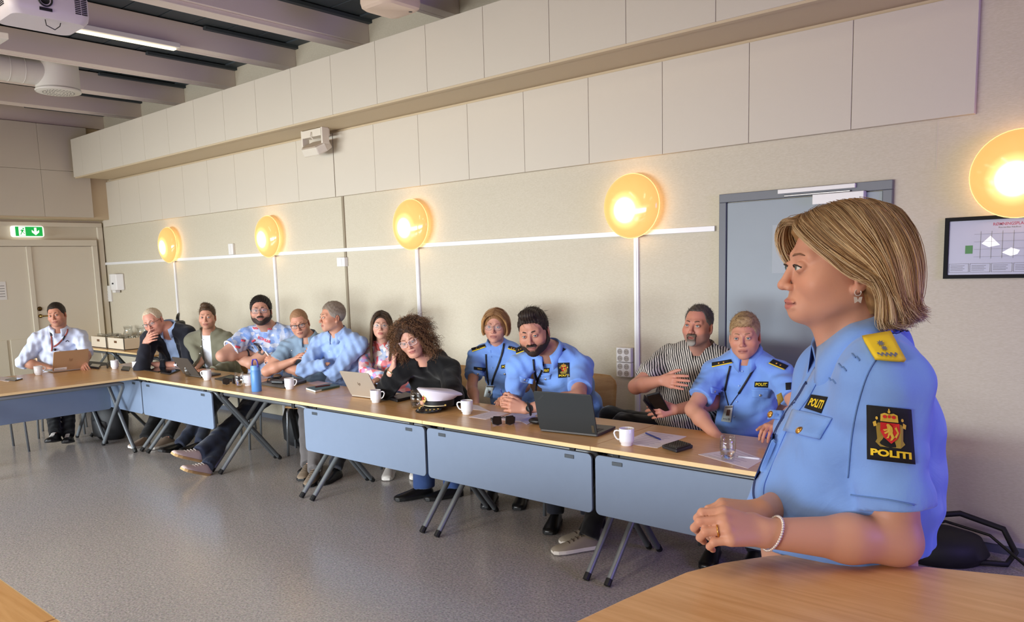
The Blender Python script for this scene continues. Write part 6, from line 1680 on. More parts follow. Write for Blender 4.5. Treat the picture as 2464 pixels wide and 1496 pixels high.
    patch('pocket_flap', [(1852, 985), (1886, 988), (1876, 1008), (1846, 1008)], shirt, M_POL, root, n=5, lift=0.004, thick=0.004)
    button_at((1852, 996), shirt, root, 0.007, lift=0.008)
    chest_patch([(1953, 949), (1991, 955), (1975, 994), (1936, 981)], shirt, root)
    o = patch('name_badge', [(1868, 950), (1880, 944), (1886, 962), (1873, 976)], shirt, M_CRESTD, root, n=4, lift=0.006, thick=0.003)
    for a, b in (((1990, 880), (2008, 852)), ((1998, 888), (2016, 858)), ((2000, 905), (2018, 882))): pass
    for (x, y) in ((2050, 850), (2060, 857), (2018, 874), (2028, 882), (1992, 905), (2003, 912)):
        ribbon_px('shoulder_tuck', dense([(x, y), (x+8, y+10)], 3), 2.5, shirt, M_POLD, root, 0.002)
    sleeve_crest([(2085, 974), (2192, 985), (2202, 1117), (2087, 1104)], shirt, root)
    # shoulder slide, yellow with silver crest
    q = [(2075, 812), (2142, 800), (2178, 868), (2106, 862)]
    ep = patch('shoulder_slide', q, shirt, M_YEL, root, n=8, lift=0.010, thick=0.008)
    sv = mat('silver_thread', srgb(122, 126, 142), 0.45, metal=0.3)
    def star(cx, cy, r, ry): return [(cx+(r if k % 2 == 0 else r*0.5)*math.cos(math.pi*k/8), cy+(ry if k % 2 == 0 else ry*0.5)*math.sin(math.pi*k/8)) for k in range(16)]
    for nm, P in (('star', star(0.50, 0.32, 0.15, 0.13)), ('star', star(0.53, 0.52, 0.13, 0.11))):
        o = decal(nm, P, [tuple(range(len(P)))], q, shirt, sv, root, 0.0225); sub(o, ep)
    P = []; F = []
    for k in range(9):
        c = disc2(0.22+0.075*k, 0.78+(0.03 if k % 2 else -0.03), 0.05, 0.055, 8); F.append(tuple(range(len(P), len(P)+8))); P += c
    o = decal('laurel', P, F, q, shirt, sv, root, 0.0225); sub(o, ep)
    # bracelet, ring, earring
    u = unit(g.WL-g.EL); C = g.WL-u*0.012; a = unit(np.cross(u, (0, 0, 1))); b = np.cross(u, a)
    mb = MB()
    for k in range(44):
        t = 2*math.pi*k/44; c = C+(a*math.cos(t)+b*math.sin(t))*0.0305+u*0.010*math.sin(t); mb.ball(tuple(c), 0.0027, 8, 6)
    place(mb.build('bracelet', mat('silver_beads', srgb(220, 212, 208), 0.25, metal=0.4), None, smooth=True), root)
    fl_ = hand_list(g.WL, left=True, **g.handL)
    A_, B_ = fl_[4+6][0], fl_[4+6][1]; c = A_*0.55+B_*0.45; u = unit(B_-A_); a = unit(np.cross(u, (0.2, 0.1, 1))); b = np.cross(u, a)
    place(MB().tube([tuple(c+(a*math.cos(2*math.pi*k/20)+b*math.sin(2*math.pi*k/20))*0.0098) for k in range(20)], 0.0016, 6, closed=True).build('ring', M_GOLDB, None, smooth=True), root)
    H, R, S = g.H, g.R, g.hs
    sil = mat('silver_beads', None)
    ear = MB()
    L0 = np.array((0.0815, 0.006, -0.052))
    ear = curve_local([L0+np.array((0, 0.006*math.cos(t), 0.006+0.006*math.sin(t))) for t in np.linspace(0, 6.28, 14)], 0.0009, 6, H, R, S)
    bf = [(0, 0), (0.003, 0.0055), (0.0075, 0.006), (0.0065, 0.0), (0.0055, -0.006), (0.0015, -0.0035), (0, -0.002), (-0.0015, -0.0035), (-0.0055, -0.006), (-0.0065, 0.0), (-0.0075, 0.006), (-0.003, 0.0055)]
    FM = frame(tuple(H+R@((L0+np.array((0.002, 0, -0.008)))*S)), tuple(R@np.array((0, 1, 0))), tuple(R@np.array((0, 0, 1))))
    ear.prism(bf, -0.001, 0.001, FM)
    place(ear.build('earring', sil, None), root)
    # hair
    r = np.random.default_rng(5)
    line = [(-0.16, 0.078), (-0.10, 0.074), (-0.080, 0.056), (-0.055, 0.030), (-0.030, 0.006), (0.0, -0.008), (0.016, -0.024), (0.030, -0.060), (0.045, -0.090), (0.16, -0.096)]
    ys, zs = np.array(line).T
    def hs(p):
        d = f_el(p, np.array((0, 0.020, 0.034)), np.array((0.090, 0.114, 0.101)))
        d = smin(d, f_el(p, np.array((0, 0.060, -0.028)), np.array((0.086, 0.068, 0.080))), 0.04)
        d = smin(d, f_el(p, np.array((0.0, -0.062, 0.076)), np.array((0.046, 0.032, 0.026))), 0.03)
        x, y, z = p.T; zl = np.interp(y, ys, zs)+0.02*np.clip(-x-0.02, 0, 0.05)
        d = d+0.0016*np.sin((y*0.7+z*0.8)*420+3*np.sin(x*50))*1.0
        return smax(d, (zl-z)*0.75, 0.004)
    Vt, Q = snet(hs, (-0.13, -0.16, -0.16), (0.13, 0.18, 0.17), 0.0036)
    mixv = (0.5+0.5*np.sin((Vt[:, 1]*0.7+Vt[:, 2]*0.8)*420))[:, None]
    add_np('hair', H+(Vt*S)@R.T, Q, M_HAIRS, root, lin((122, 90, 58))*(1-mixv)+lin((166, 128, 84))*mixv)
    gl = [[(0.0, -0.094, 0.094), (0.034, -0.104, 0.078), (0.062, -0.086, 0.048), (0.080, -0.052, 0.018), (0.090, -0.012, -0.012), (0.096, 0.030, -0.024), (0.093, 0.070, -0.050)],
          [(0.0, -0.080, 0.108), (0.045, -0.086, 0.086), (0.076, -0.056, 0.050), (0.092, -0.015, 0.020), (0.099, 0.030, -0.008), (0.097, 0.068, -0.052), (0.090, 0.098, -0.090)],
          [(0.0, -0.050, 0.124), (0.050, -0.046, 0.104), (0.086, -0.016, 0.062), (0.102, 0.020, 0.020), (0.104, 0.050, -0.032), (0.098, 0.080, -0.078), (0.086, 0.098, -0.100)],
          [(0.0, -0.010, 0.136), (0.050, 0.000, 0.118), (0.090, 0.020, 0.072), (0.106, 0.045, 0.020), (0.106, 0.070, -0.038), (0.097, 0.092, -0.078), (0.086, 0.110, -0.094)],
          [(0.0, 0.030, 0.139), (0.040, 0.050, 0.120), (0.076, 0.078, 0.072), (0.092, 0.098, 0.020), (0.092, 0.108, -0.040), (0.084, 0.114, -0.080), (0.074, 0.132, -0.092)],
          [(0.0, 0.062, 0.132), (0.020, 0.092, 0.112), (0.042, 0.122, 0.062), (0.052, 0.134, 0.002), (0.052, 0.132, -0.050), (0.048, 0.128, -0.088), (0.042, 0.140, -0.100)],
          [(0.0, 0.075, 0.126), (0.002, 0.108, 0.105), (0.004, 0.136, 0.055), (0.004, 0.146, 0.000), (0.004, 0.142, -0.055), (0.004, 0.132, -0.090), (0.004, 0.142, -0.106)]]
    ear_lock = [[(0.090, -0.006, 0.004), (0.098, 0.018, -0.016), (0.098, 0.034, -0.046), (0.092, 0.042, -0.082), (0.087, 0.048, -0.098), (0.083, 0.056, -0.108), (0.080, 0.064, -0.112)],
                [(0.096, 0.030, 0.000), (0.103, 0.050, -0.030), (0.101, 0.066, -0.064), (0.094, 0.078, -0.096), (0.089, 0.084, -0.102), (0.086, 0.096, -0.106), (0.084, 0.106, -0.106)]]
    GL_ = np.array(gl); EL_ = np.array(ear_lock)
    GR_ = GL_*np.array((-1, 1, 1)); GR_[0] = np.array([(0.0, -0.094, 0.094), (-0.020, -0.112, 0.088), (-0.042, -0.118, 0.062), (-0.060, -0.106, 0.034), (-0.072, -0.084, 0.008), (-0.080, -0.052, -0.014), (-0.084, -0.020, -0.04)])
    paths = []; cw = []
    def fam(Gd, n, jit):
        for _ in range(n):
            u = r.uniform(0, len(Gd)-1.001); i = int(u); w_ = u-i
            q = Gd[i]*(1-w_)+Gd[i+1]*w_ if len(Gd) > 1 else Gd[0]
            q = q+r.normal(size=3)*jit+r.normal(size=(7, 3))*jit*0.25
            q = q*(1+r.uniform(-0.035, 0.008)); q[0] *= 0.95; q[-1] += r.normal(size=3)*0.004
            if r.random() < 0.5: q[5:] += np.array((0.0, r.uniform(-0.004, 0.010), r.uniform(-0.006, 0.012)))
            wv = np.sin(np.linspace(0, 5.5, 7)+u*2.2+r.normal()*0.35)*np.linspace(0, 1, 7)*0.0055; q[:, 1] += wv; q[:, 2] += wv*0.4
            paths.append(dense(q, 3)); cw.append(0.5+0.5*math.sin(u*9+1)+r.normal()*0.35)
    fam(GL_, 3000, 0.0026); fam(GL_[:3], 1100, 0.0024); fam(GR_, 800, 0.0030); fam(GR_[:2], 500, 0.0030); fam(EL_, 800, 0.0028)
    paths = np.array(paths); cw = np.clip(np.array(cw), 0, 1)[:, None]
    tip = lin((182, 142, 94))*(1-cw)+lin((236, 212, 170))*cw
    k = r.random(len(cw)) < 0.16; tip[k] = lin((120, 86, 56))
    rootc = lin((122, 90, 58))*(0.8+0.5*cw)
    Vs, Qs, Cs = strand_mesh((H+(paths.reshape(-1, 3)*S)@R.T).reshape(paths.shape), r.uniform(0.00045, 0.00095, len(cw)), tip, root=rootc, taper=0.4)
    tag(add_np('hair_strands', Vs, Qs, M_HAIR, root, Cs), kind='stuff')
    return g, shirt
WOMAN, WOMAN_SHIRT = standing_woman()
# ================================================================ THE SEATED PEOPLE
def stripes_mat():
    m, nt, b = _nt('striped_shirt')
    tc = nt.nodes.new('ShaderNodeTexCoord'); mp = nt.nodes.new('ShaderNodeMapping'); mp.inputs['Rotation'].default_value = (0, math.radians(16), math.radians(-14))
    nt.links.new(tc.outputs['Object'], mp.inputs['Vector'])
    w = nt.nodes.new('ShaderNodeTexWave'); w.bands_direction = 'X'; w.inputs['Scale'].default_value = 24; w.inputs['Distortion'].default_value = 1.2; w.inputs['Detail'].default_value = 1.5; w.inputs['Detail Scale'].default_value = 2
    w2 = nt.nodes.new('ShaderNodeTexWave'); w2.bands_direction = 'Z'; w2.inputs['Scale'].default_value = 70; w2.inputs['Distortion'].default_value = 2.0
    w3 = nt.nodes.new('ShaderNodeTexWave'); w3.bands_direction = 'X'; w3.inputs['Scale'].default_value = 60; w3.inputs['Distortion'].default_value = 1.0
    for q in (w, w2, w3): nt.links.new(mp.outputs['Vector'], q.inputs['Vector'])
    mx = nt.nodes.new('ShaderNodeMath'); mx.operation = 'MULTIPLY'; nt.links.new(w.outputs['Fac'], mx.inputs[0])
    ad = nt.nodes.new('ShaderNodeMath'); ad.operation = 'MULTIPLY_ADD'; ad.inputs[1].default_value = 0.40; ad.inputs[2].default_value = 0.60; nt.links.new(w2.outputs['Fac'], ad.inputs[0])
    nt.links.new(ad.outputs[0], mx.inputs[1])
    a2 = nt.nodes.new('ShaderNodeMath'); a2.operation = 'MULTIPLY_ADD'; a2.inputs[1].default_value = 0.22; nt.links.new(w3.outputs['Fac'], a2.inputs[0]); nt.links.new(mx.outputs[0], a2.inputs[2])
    cr = nt.nodes.new('ShaderNodeValToRGB'); cr.color_ramp.elements[0].color = srgb(26, 25, 26); cr.color_ramp.elements[1].color = srgb(206, 198, 190)
    cr.color_ramp.elements[0].position = 0.40; cr.color_ramp.elements[1].position = 0.62
    nt.links.new(a2.outputs[0], cr.inputs['Fac']); nt.links.new(cr.outputs['Color'], b.inputs['Base Color']); b.inputs['Roughness'].default_value = 0.8
    return m
def pattern_mat(name, cols, scale, wr=0.3, kind='v', dist=0.0):
    m = cloth_mat(name, (0.5, 0.5, 0.5, 1), wr=wr); nt = m.node_tree; b = nt.nodes['Principled BSDF']
    for l in list(b.inputs['Base Color'].links): nt.links.remove(l)
    tc = nt.nodes.new('ShaderNodeTexCoord')
    if kind == 'v':
        v = nt.nodes.new('ShaderNodeTexVoronoi'); v.inputs['Scale'].default_value = scale; src = v.outputs['Color']
    else:
        v = nt.nodes.new('ShaderNodeTexNoise'); v.inputs['Scale'].default_value = scale; v.inputs['Detail'].default_value = 2; v.inputs['Distortion'].default_value = dist; src = v.outputs['Fac']
    nt.links.new(tc.outputs['Object'], v.inputs['Vector'])
    cr = nt.nodes.new('ShaderNodeValToRGB'); e = cr.color_ramp.elements; cr.color_ramp.interpolation = 'CONSTANT' if kind == 'n' else 'LINEAR'
    e[0].position = 0; e[0].color = srgb(*cols[0]); e[1].position = 1; e[1].color = srgb(*cols[-1])
    for i, c in enumerate(cols[1:-1]):
        q = e.new((i+1)/(len(cols)-1) if kind == 'v' else 0.30+0.40*(i)/(max(1, len(cols)-2))); q.color = srgb(*c)
    nt.links.new(src, cr.inputs['Fac']); nt.links.new(cr.outputs['Color'], b.inputs['Base Color'])
    return m
M_JEAN = cloth_mat('blue_jeans', srgb(44, 66, 112)); M_JEAND = cloth_mat('dark_jeans', srgb(28, 34, 52)); M_GREYT = cloth_mat('grey_chinos', srgb(96, 92, 92)); M_BLKT = cloth_mat('black_trousers', srgb(16, 16, 18))
M_SUIT = cloth_mat('navy_suit', srgb(28, 30, 40), wr=0.3); M_LBLUE = cloth_mat('pale_blue_cotton', srgb(170, 196, 236)); M_WTEE = cloth_mat('white_tee', srgb(226, 232, 242))
M_LANY = mat('lanyard_black', srgb(20, 20, 24), 0.6)
SEATS = []
def seated(label, head, headp, yaw, pitch, roll, byaw, N, hips, arms, seed, hw=0.175, face=None, tint=None, hs=1.0, neck=0.058, fat=0.3, build=1.0, bust=0.0, slouch=0.03, arm=1.0, bare=True, hands=None, along='y', drop=0.060, feet=None, knees=None, chair=True, clabel=None, ua=0.285, fa=0.255, sd=0.0, lift_n=0.035):
    """all joints of one seated person. head/N/arms: picture positions; headp: distance plane"""
    at = (lambda q, d: onY(q[0], q[1], d)) if along == 'y' else (lambda q, d: onX(q[0], q[1], d))
    g = Fig(seed=seed, H=at(head, headp), R=head_rot(yaw, pitch, roll), hs=hs, neck=neck, throat=False, fat=fat, build=build, bust=bust, slouch=slouch, arm=arm, bare=bare)
    g.face = face or {}; g.tint = tint
    by = math.radians(byaw); g.fwd = np.array((math.sin(by), -math.cos(by), 0)); lat = np.array((math.cos(by), math.sin(by), 0))
    g.N = at(N[:2], N[2])+np.array((0, 0, lift_n)); g.P = np.array(hips, float); g.lat = lat
    g.up = unit(g.N-g.P); g.fw = g.fwd
    g.SL = g.N+lat*hw-np.array((0, 0, drop+lift_n*0.9+sd)); g.SR = g.N-lat*hw-np.array((0, 0, drop+lift_n*0.9-sd))
    EL, WL, ER, WR = arms
    def joint(q, frm, L):
        if q is None: return None
        if len(q) == 3 and not isinstance(q[2], (bool, str)): return np.array(q, float)
        return reach(q[0], q[1], frm, L, q[2] if len(q) > 2 else True)
    g.EL = joint(EL, g.SL, ua) if EL is not None else g.SL+np.array((0, 0, -0.27))+g.fwd*0.06
    g.ER = joint(ER, g.SR, ua) if ER is not None else g.SR+np.array((0, 0, -0.27))+g.fwd*0.06
    g.WL = joint(WL, g.EL, fa) if WL is not None else g.EL+g.fwd*0.22-lat*0.08-np.array((0, 0, 0.03))
    g.WR = joint(WR, g.ER, fa) if WR is not None else g.ER+g.fwd*0.22+lat*0.08-np.array((0, 0, 0.03))
    hl, hr = hands or (None, None)
    def mk(h, W_, E_, left):
        if h is None: return None
        h = dict(h); t = h.pop('to', None)
        if t is not None: h['d'] = unit(np.asarray(t if len(t) == 3 else reach(t[0], t[1], W_, 0.10, h.pop('near', True)))-W_)
        h.pop('near', None)
        if 'd' not in h: h['d'] = unit(W_-E_)
        return h
    g.handL = mk(hl, g.WL, g.EL, True); g.handR = mk(hr, g.WR, g.ER, False)
    g.HL = g.P+lat*0.095-np.array((0, 0, 0.01)); g.HR = g.P-lat*0.095-np.array((0, 0, 0.01))
    zk = 0.53
    if feet is None: feet = (g.P+g.fwd*0.42+lat*0.11, g.P+g.fwd*0.42-lat*0.11)
    g.AL, g.AR = [np.array((f[0], f[1], (f[2] if len(f) > 2 and abs(f[2]) < 0.45 and f is not None else 0.09)), float) for f in [np.asarray(q, float) for q in feet]]
    g.AL[2] = max(0.09, min(g.AL[2], 0.3)) if len(np.asarray(feet[0])) > 2 and feet[0][2] < 0.4 else 0.09
    g.AR[2] = max(0.09, min(g.AR[2], 0.3)) if len(np.asarray(feet[1])) > 2 and feet[1][2] < 0.4 else 0.09
    def knee(Hh, A, q):
        # knee: two link chain, thigh and shank
        v = A-Hh; D_ = np.linalg.norm(v); a, b = 0.43, 0.43
        if D_ > a+b-0.01: return Hh+v*0.5+np.array((0, 0, 0.02))
        h = math.sqrt(max(0, a*a-(D_/2)**2)); n = np.array((0, 0, 1.0))+g.fwd*0.6; n = unit(n-v/D_*(n@v/D_)); K = Hh+v/2+n*h
        if K[2] > 0.585: K[2] = 0.585
        return K
    g.KL = knee(g.HL, g.AL, None); g.KR = knee(g.HR, g.AR, None)
    g.root = empty('person', (g.P[0], g.P[1], 0)); tag(g.root, label, 'person')
    torso_ops(Sdf(), g, 0); CLOTH_AT[0] = g.N
    if chair: SEATS.append((g.P[0]+g.fwd[0]*0.06, g.P[1]+g.fwd[1]*0.06, by, clabel or ('plywood chair of the '+label)))
    return g
def dress(g, m, infl=0.012, sleeve=0.5, long_=False, amp=0.004, h=0.0065, name='shirt', **k):
    f = shirt_sdf(g, infl, sleeve, amp, long_=long_, **k)
    lo, hi = trunk_bounds(g); lo[2] = max(lo[2], 0.44); hi[2] = min(hi[2]+0.1, max(g.N[2]+0.075, g.WL[2]+0.07 if long_ else 0, g.WR[2]+0.07 if long_ else 0))
    cloth(name, f, lo, hi, h, m, g.root); return f
def hand(curl=(0.3, 0.45, 0.3), n=(0, 0, 1), size=1.0, **k): return dict(curl=curl, n=np.array(n, float), size=size, **k)
SK = dict(skin=(206, 158, 134), lips=(170, 104, 96), blush=0.5)
def sk(skin, lips=(172, 108, 100), **k): return dict(skin=(int(skin[0]*0.945), int(skin[1]*0.925), int(skin[2]*0.90)), lips=(int(lips[0]*0.94), int(lips[1]*0.92), int(lips[2]*0.9)), **k)
def lower(g, m_tr, shoe_m, sole_m, laces=None, L=0.285, toes=None, r=(0.088, 0.066, 0.056), cut=1.03):
    trousers(g, g.root, m_tr, 0.011, r=r, cut=cut)
    for i, (A, K) in enumerate(((g.AL, g.KL), (g.AR, g.KR))):
        t, u = (g.fwd, (0, 0, 1)) if toes is None else toes[i]
        shoe(g.root, A, t, shoe_m, sole_m, laces=laces, L=L, up=u)
M_SOLEW = mat('white_sole', srgb(214, 208, 200), 0.6); M_LACE = mat('pale_lace', srgb(220, 214, 206), 0.8); M_LACEB = mat('dark_lace', srgb(60, 48, 38), 0.8)

# ---- man by the far door, light shirt, at the tan laptop
g = seated('dark haired man in pale shirt with lanyard at the tan laptop', (137, 757), -9.0, 48, 2, -8, 66, (141, 801, -9.06), (-9.12, 3.20, 0.58), (((208, 848)), (205, 872), (55, 872), (118, 884)), 1, hw=0.20, face=dict(jaw=1.1, chin=1.05, wide=1.03, brow=1.1), tint=sk((204, 150, 126), blush=0.5, stub=0.15), along='x', fat=0.55, build=1.12, arm=1.12, neck=0.066,
           hands=(None, hand((0.2, 0.3, 0.2), n=(0.2, 0, 1), to=(138, 889))), slouch=0.04, feet=(onX(165, 1045, -8.35), onX(133, 1042, -8.35)))
M_C = cloth_mat('pale_lilac_shirt', srgb(206, 214, 236))
f = dress(g, M_C, 0.016, 0.10, long_=True, amp=0.006)
build_body(g, g.root); collar(g, g.root, M_C, drop=0.045)
add_short_hair(g, g.root, dict(top=0.013, side=0.006, back=0.008, line=MENLINE, recede=0.008), (40, 32, 26), (62, 50, 40)); add_face(g, g.root, brow=(44, 32, 26), frown=1.0, gaze=(0.2, -1, 0), iris=(80, 70, 60))
for px in ([(121, 790), (121, 800), (124, 815), (125, 832), (124, 845)], [(163, 791), (161, 800), (153, 813), (141, 826), (129, 834)]): ribbon_px('lanyard', dense(px, 4), 3.4, f, mat('lanyard_red_stripe', srgb(150, 70, 60), 0.7), g.root, 0.006)
for px in ([(121, 797), (123, 808)], [(156, 808), (151, 818)]): ribbon_px('lanyard_clip', dense(px, 3), 4.2, f, M_LANY, g.root, 0.009)
patch('id_card', [(132, 846), (145, 843), (149, 857), (136, 859)], f, M_PAPER, g.root, n=4, lift=0.008); button_at((132, 841), f, g.root, 0.014, m=M_LANY, lift=0.006, name='badge_reel')
ribbon_px('chest_logo', dense([(158, 822), (162, 819), (166, 822)], 3), 1.6, f, M_LANY, g.root, 0.002)
lower(g, M_BLKT, M_BLKSHOE, M_BLKSOLE, laces=M_LACE, toes=((g.fwd+np.array((0, -0.1, 0.25)), (-0.25, 0, 1)), (g.fwd+np.array((0, -0.3, 0.25)), (-0.25, 0, 1))))

# ---- man in dark suit, hand over his mouth
g = seated('grey haired man in dark suit holding a hand over his mouth', (369, 772), 3.72, 38, 14, -16, 45, (405, 797, 3.86), (-8.10, 4.15, 0.58), ((458, 880), (375, 877), (342, 888), (349, 838)), 2, hw=0.19, face=dict(jaw=1.12, wide=1.06, chin=1.05, dbl=0.9, nose=1.1, lid=0.6), tint=sk((218, 164, 146), blush=0.7), hs=1.06, neck=0.068, fat=0.6, build=1.14, arm=1.1, bare=False, slouch=0.07,
           hands=(hand((0.35, 0.5, 0.3), n=(0, -0.1, 1), to=(340, 868), size=1.05), hand((0.5, 0.7, 0.35), n=(0.6, -0.7, 0.1), to=(372, 800), size=1.1, thumb=(0.9, 0.2))), feet=((-7.45, 3.55), (-7.6, 3.4)), sd=-0.02)
M_ = g.H+g.R@(np.array((0, -0.118, -0.070))*g.hs); g.WR = onY(351, 822, M_[1]-0.040); g.ER = reach(341, 884, g.WR, 0.235, False)
g.handR['d'] = unit(onY(390, 788, M_[1]-0.040)-g.WR); g.handR['n'] = unit(CAM-g.WR)+np.array((0, 0, 0.3)); g.handR['curl'] = (0.25, 0.55, 0.35)
f0 = dress(g, M_LBLUE, 0.010, 0.2, name='shirt', h=0.008)
f = shirt_sdf(g, 0.026, 0.90, 0.004, long_=True)
def jacket(p, f=f, g=g):
    d = f(p); a = g.N+g.fw*0.13+g.up*0.03; b = g.at(0.25)+g.fw*0.28
    t = np.clip(((p-a)@(b-a))/((b-a)@(b-a)), 0, 1); w = np.abs((p-a-t[:, None]*(b-a))@g.lat)-(0.058-0.022*t); fr = -((p-g.at(0.5))@g.fw)+0.02
    return smax(d, -np.maximum(w, fr), 0.003)
lo, hi = trunk_bounds(g); lo[2] = 0.5; hi[2] = max(g.N[2]+0.07, g.WR[2]+0.05)
cloth('suit_jacket', jacket, lo, hi, 0.0065, M_SUIT, g.root); build_body(g, g.root); collar(g, g.root, M_LBLUE, h=0.05, drop=0.05)
add_short_hair(g, g.root, dict(top=0.004, side=0.004, back=0.006, line=[(-0.14, 0.098), (-0.07, 0.092), (-0.05, 0.066)]+MENLINE[3:], recede=0.02, greyside=0.5), (196, 178, 150), (214, 202, 184), n_str=350, slen=0.018); add_face(g, g.root, brow=(150, 130, 110), gaze=(0, -1, -0.35), frown=0.8)
add_glasses(g, g.root, (70, 56, 48), 0.025, 0.015, 0.0014, 'rect', metal=0.3)
lower(g, M_BLKT, mat('tan_suede', srgb(150, 132, 116), 0.8), M_SOLEW, toes=((np.array((0.3, -1, 0.15)), (0, 0, 1)), (np.array((0.6, -0.9, 0.2)), (0.1, 0.2, 1))))

# ---- young man in olive overshirt
g = seated('young man in olive overshirt and white tee at the dark laptop', (499, 762), 4.05, 48, 0, 0, 40, (503, 806, 4.10), (-7.45, 4.22, 0.57), ((551, 882), (508, 893), (484, 872), (470, 890)), 3, hw=0.175, face=dict(jaw=1.0, wide=0.97), tint=sk((214, 164, 142), blush=0.35, stub=0.30, stubc=(120, 86, 66)), fat=0.1, neck=0.058, bare=False, build=0.98, hands=(hand((0.25, 0.3, 0.2), to=(488, 890)), None), feet=((-7.0, 3.45), (-6.9, 3.6)))
M_OL = cloth_mat('olive_overshirt', srgb(118, 116, 98))
dress(g, M_WTEE, 0.010, 0.3, name='tee_shirt', h=0.008)
f = shirt_sdf(g, 0.021, 0.88, 0.005, long_=True)
def over(p, f=f, g=g):
    d = f(p); w = np.abs((p-g.N)@g.lat)-(0.045+0.10*np.clip((g.N-p)@g.up-0.1, 0, 0.4)*0.25); fr = -((p-g.at(0.5))@g.fw)+0.02
    return smax(d, -np.maximum(w, fr), 0.003)
lo, hi = trunk_bounds(g); lo[2] = 0.5; hi[2] = g.N[2]+0.07; cloth('overshirt', over, lo, hi, 0.0065, M_OL, g.root); build_body(g, g.root); collar(g, g.root, M_OL, gap=0.7, drop=0.06, h=0.045)
for q in ((487, 817), (484, 833), (481, 850)): button_at(q, f, g.root, 0.006, m=M_PORC)
add_short_hair(g, g.root, dict(top=0.014, side=0.004, back=0.006, line=MENLINE, extra=[((0, -0.060, 0.118), (0.045, 0.042, 0.030), 0.02)]), (70, 52, 38), (104, 78, 54), slen=0.03, lift=0.6, flow=(0.3, 0.6, 0.3)); add_face(g, g.root, brow=(84, 60, 44), gaze=(0.15, -1, 0))
lower(g, M_JEAND, M_BLKSHOE, mat('black_tread', srgb(26, 26, 27), 0.7), L=0.30, toes=((np.array((0.4, -1, 0.35)), (0, 0.3, 1)), (np.array((0.3, -1, 0.2)), (0, 0.2, 1))))

# ---- big bearded man in the patterned jersey, arms crossed
g = seated('bearded man in blue white patterned jersey with crossed arms', (628, 747), 4.02, 50, -3, -2, 44, (645, 797, 4.10), (-6.60, 4.25, 0.60), ((604, 874), (562, 852, False), (534, 856), (600, 851, False)), 4, hw=0.205, face=dict(jaw=1.12, wide=1.06, chin=1.1), tint=sk((206, 158, 138), blush=0.45, stub=0.45, stubc=(90, 70, 62)), hs=1.07, neck=0.070, fat=1.0, build=1.16, arm=1.25, slouch=0.05, drop=0.05, ua=0.30,
           hands=(hand((0.4, 0.5, 0.3), n=(0.2, -0.6, 0.6), to=(567, 828), size=1.05), None), feet=(onZ(482, 1085, 0.20), onZ(500, 1118, 0.09)), )
M_J = pattern_mat('patterned_jersey', [(96, 128, 192), (140, 164, 212), (206, 208, 218), (112, 144, 202), (176, 182, 204)], 26, kind='v')
f = dress(g, M_J, 0.018, 0.62, amp=0.006); build_body(g, g.root)
M_JW = mat('jersey_white_rib', srgb(230, 228, 228), 0.8)
for S_, E_ in ((g.SL, g.EL), (g.SR, g.ER)):
    c = S_+(E_-S_)*0.62; u = unit(E_-S_); a = unit(np.cross(u, (0.1, 0.3, 1))); b = np.cross(u, a); rr = 0.048*g.arm+0.018+0.004
    place(MB().tube([tuple(c+(a*math.cos(2*math.pi*k/28)+b*math.sin(2*math.pi*k/28))*rr) for k in range(28)], 0.0075, 8, closed=True).build('white_cuff', M_JW, None, smooth=True), g.root)
u = g.up; place(MB().tube([tuple(g.N-u*0.005+g.fw*0.01+(g.fw*math.cos(2*math.pi*k/28)+g.lat*math.sin(2*math.pi*k/28))*0.082-u*0.03*math.cos(2*math.pi*k/28)) for k in range(28)], 0.008, 8, closed=True).build('neck_rib', M_JW, None, smooth=True), g.root)
M_JR = mat('jersey_red_print', srgb(226, 84, 100), 0.7)
decal_text('sleeve_lettering', 'KOHLER', (0, 0, 1, 1), [(622, 808), (652, 820), (650, 826), (620, 815)], f, M_JR, g.root, 0.005)
for q in ([(608, 783), (616, 780), (618, 787), (610, 789)], [(640, 783), (650, 781), (656, 788), (644, 790)]):
    for k in range(3): ribbon_px('shoulder_stripe', dense([(q[0][0]+k*4, q[0][1]+4), (q[3][0]+k*4+2, q[3][1]+3)], 3), 2.2, f, M_JR, g.root, 0.003)
for px in ([(580, 818), (590, 820)], [(606, 822), (614, 818)], [(566, 833), (578, 836)]): ribbon_px('print_mark', dense(px, 3), 5, f, M_JR, g.root, 0.003)
_, armf = skin_parts(g); af = armf('L'); M_TAT = mat('tattoo_ink', srgb(92, 84, 82), 0.6)
for px in ([(610, 826), (620, 832), (628, 838), (634, 836)], [(618, 832), (624, 842), (622, 850)], [(626, 840), (626, 850), (632, 852), (636, 846)], [(606, 834), (612, 838), (616, 836)]): ribbon_px('tattoo', dense(px, 4), 4.0, af, M_TAT, g.root, 0.0006, thick=0.0003)
add_short_hair(g, g.root, dict(top=0.014, side=0.010, back=0.016, line=[(-0.14, 0.076), (-0.074, 0.074), (-0.058, 0.050), (-0.046, 0.016), (-0.03, -0.01), (-0.012, -0.02), (0.0, 0.0), (0.02, 0.016), (0.035, -0.03), (0.05, -0.09), (0.14, -0.10)], extra=[((0, 0.09, -0.04), (0.06, 0.04, 0.06), 0.03)], groove=(1, 0, 0), gamp=0.002), (26, 20, 18), (46, 36, 30), slen=0.04, lift=0.1)
add_beard(g, g.root, (58, 45, 39), 0.0045); add_face(g, g.root, brow=(34, 26, 22), browr=0.0032, gaze=(0.15, -1, 0)); add_glasses(g, g.root, (90, 100, 110), 0.026, 0.019, 0.0014, 'rect', metal=0.5, lens=0.25)
c = g.WR-unit(g.WR-g.ER)*0.02; u = unit(g.WR-g.ER); a = unit(np.cross(u, (0.1, 0.2, 1))); b = np.cross(u, a)
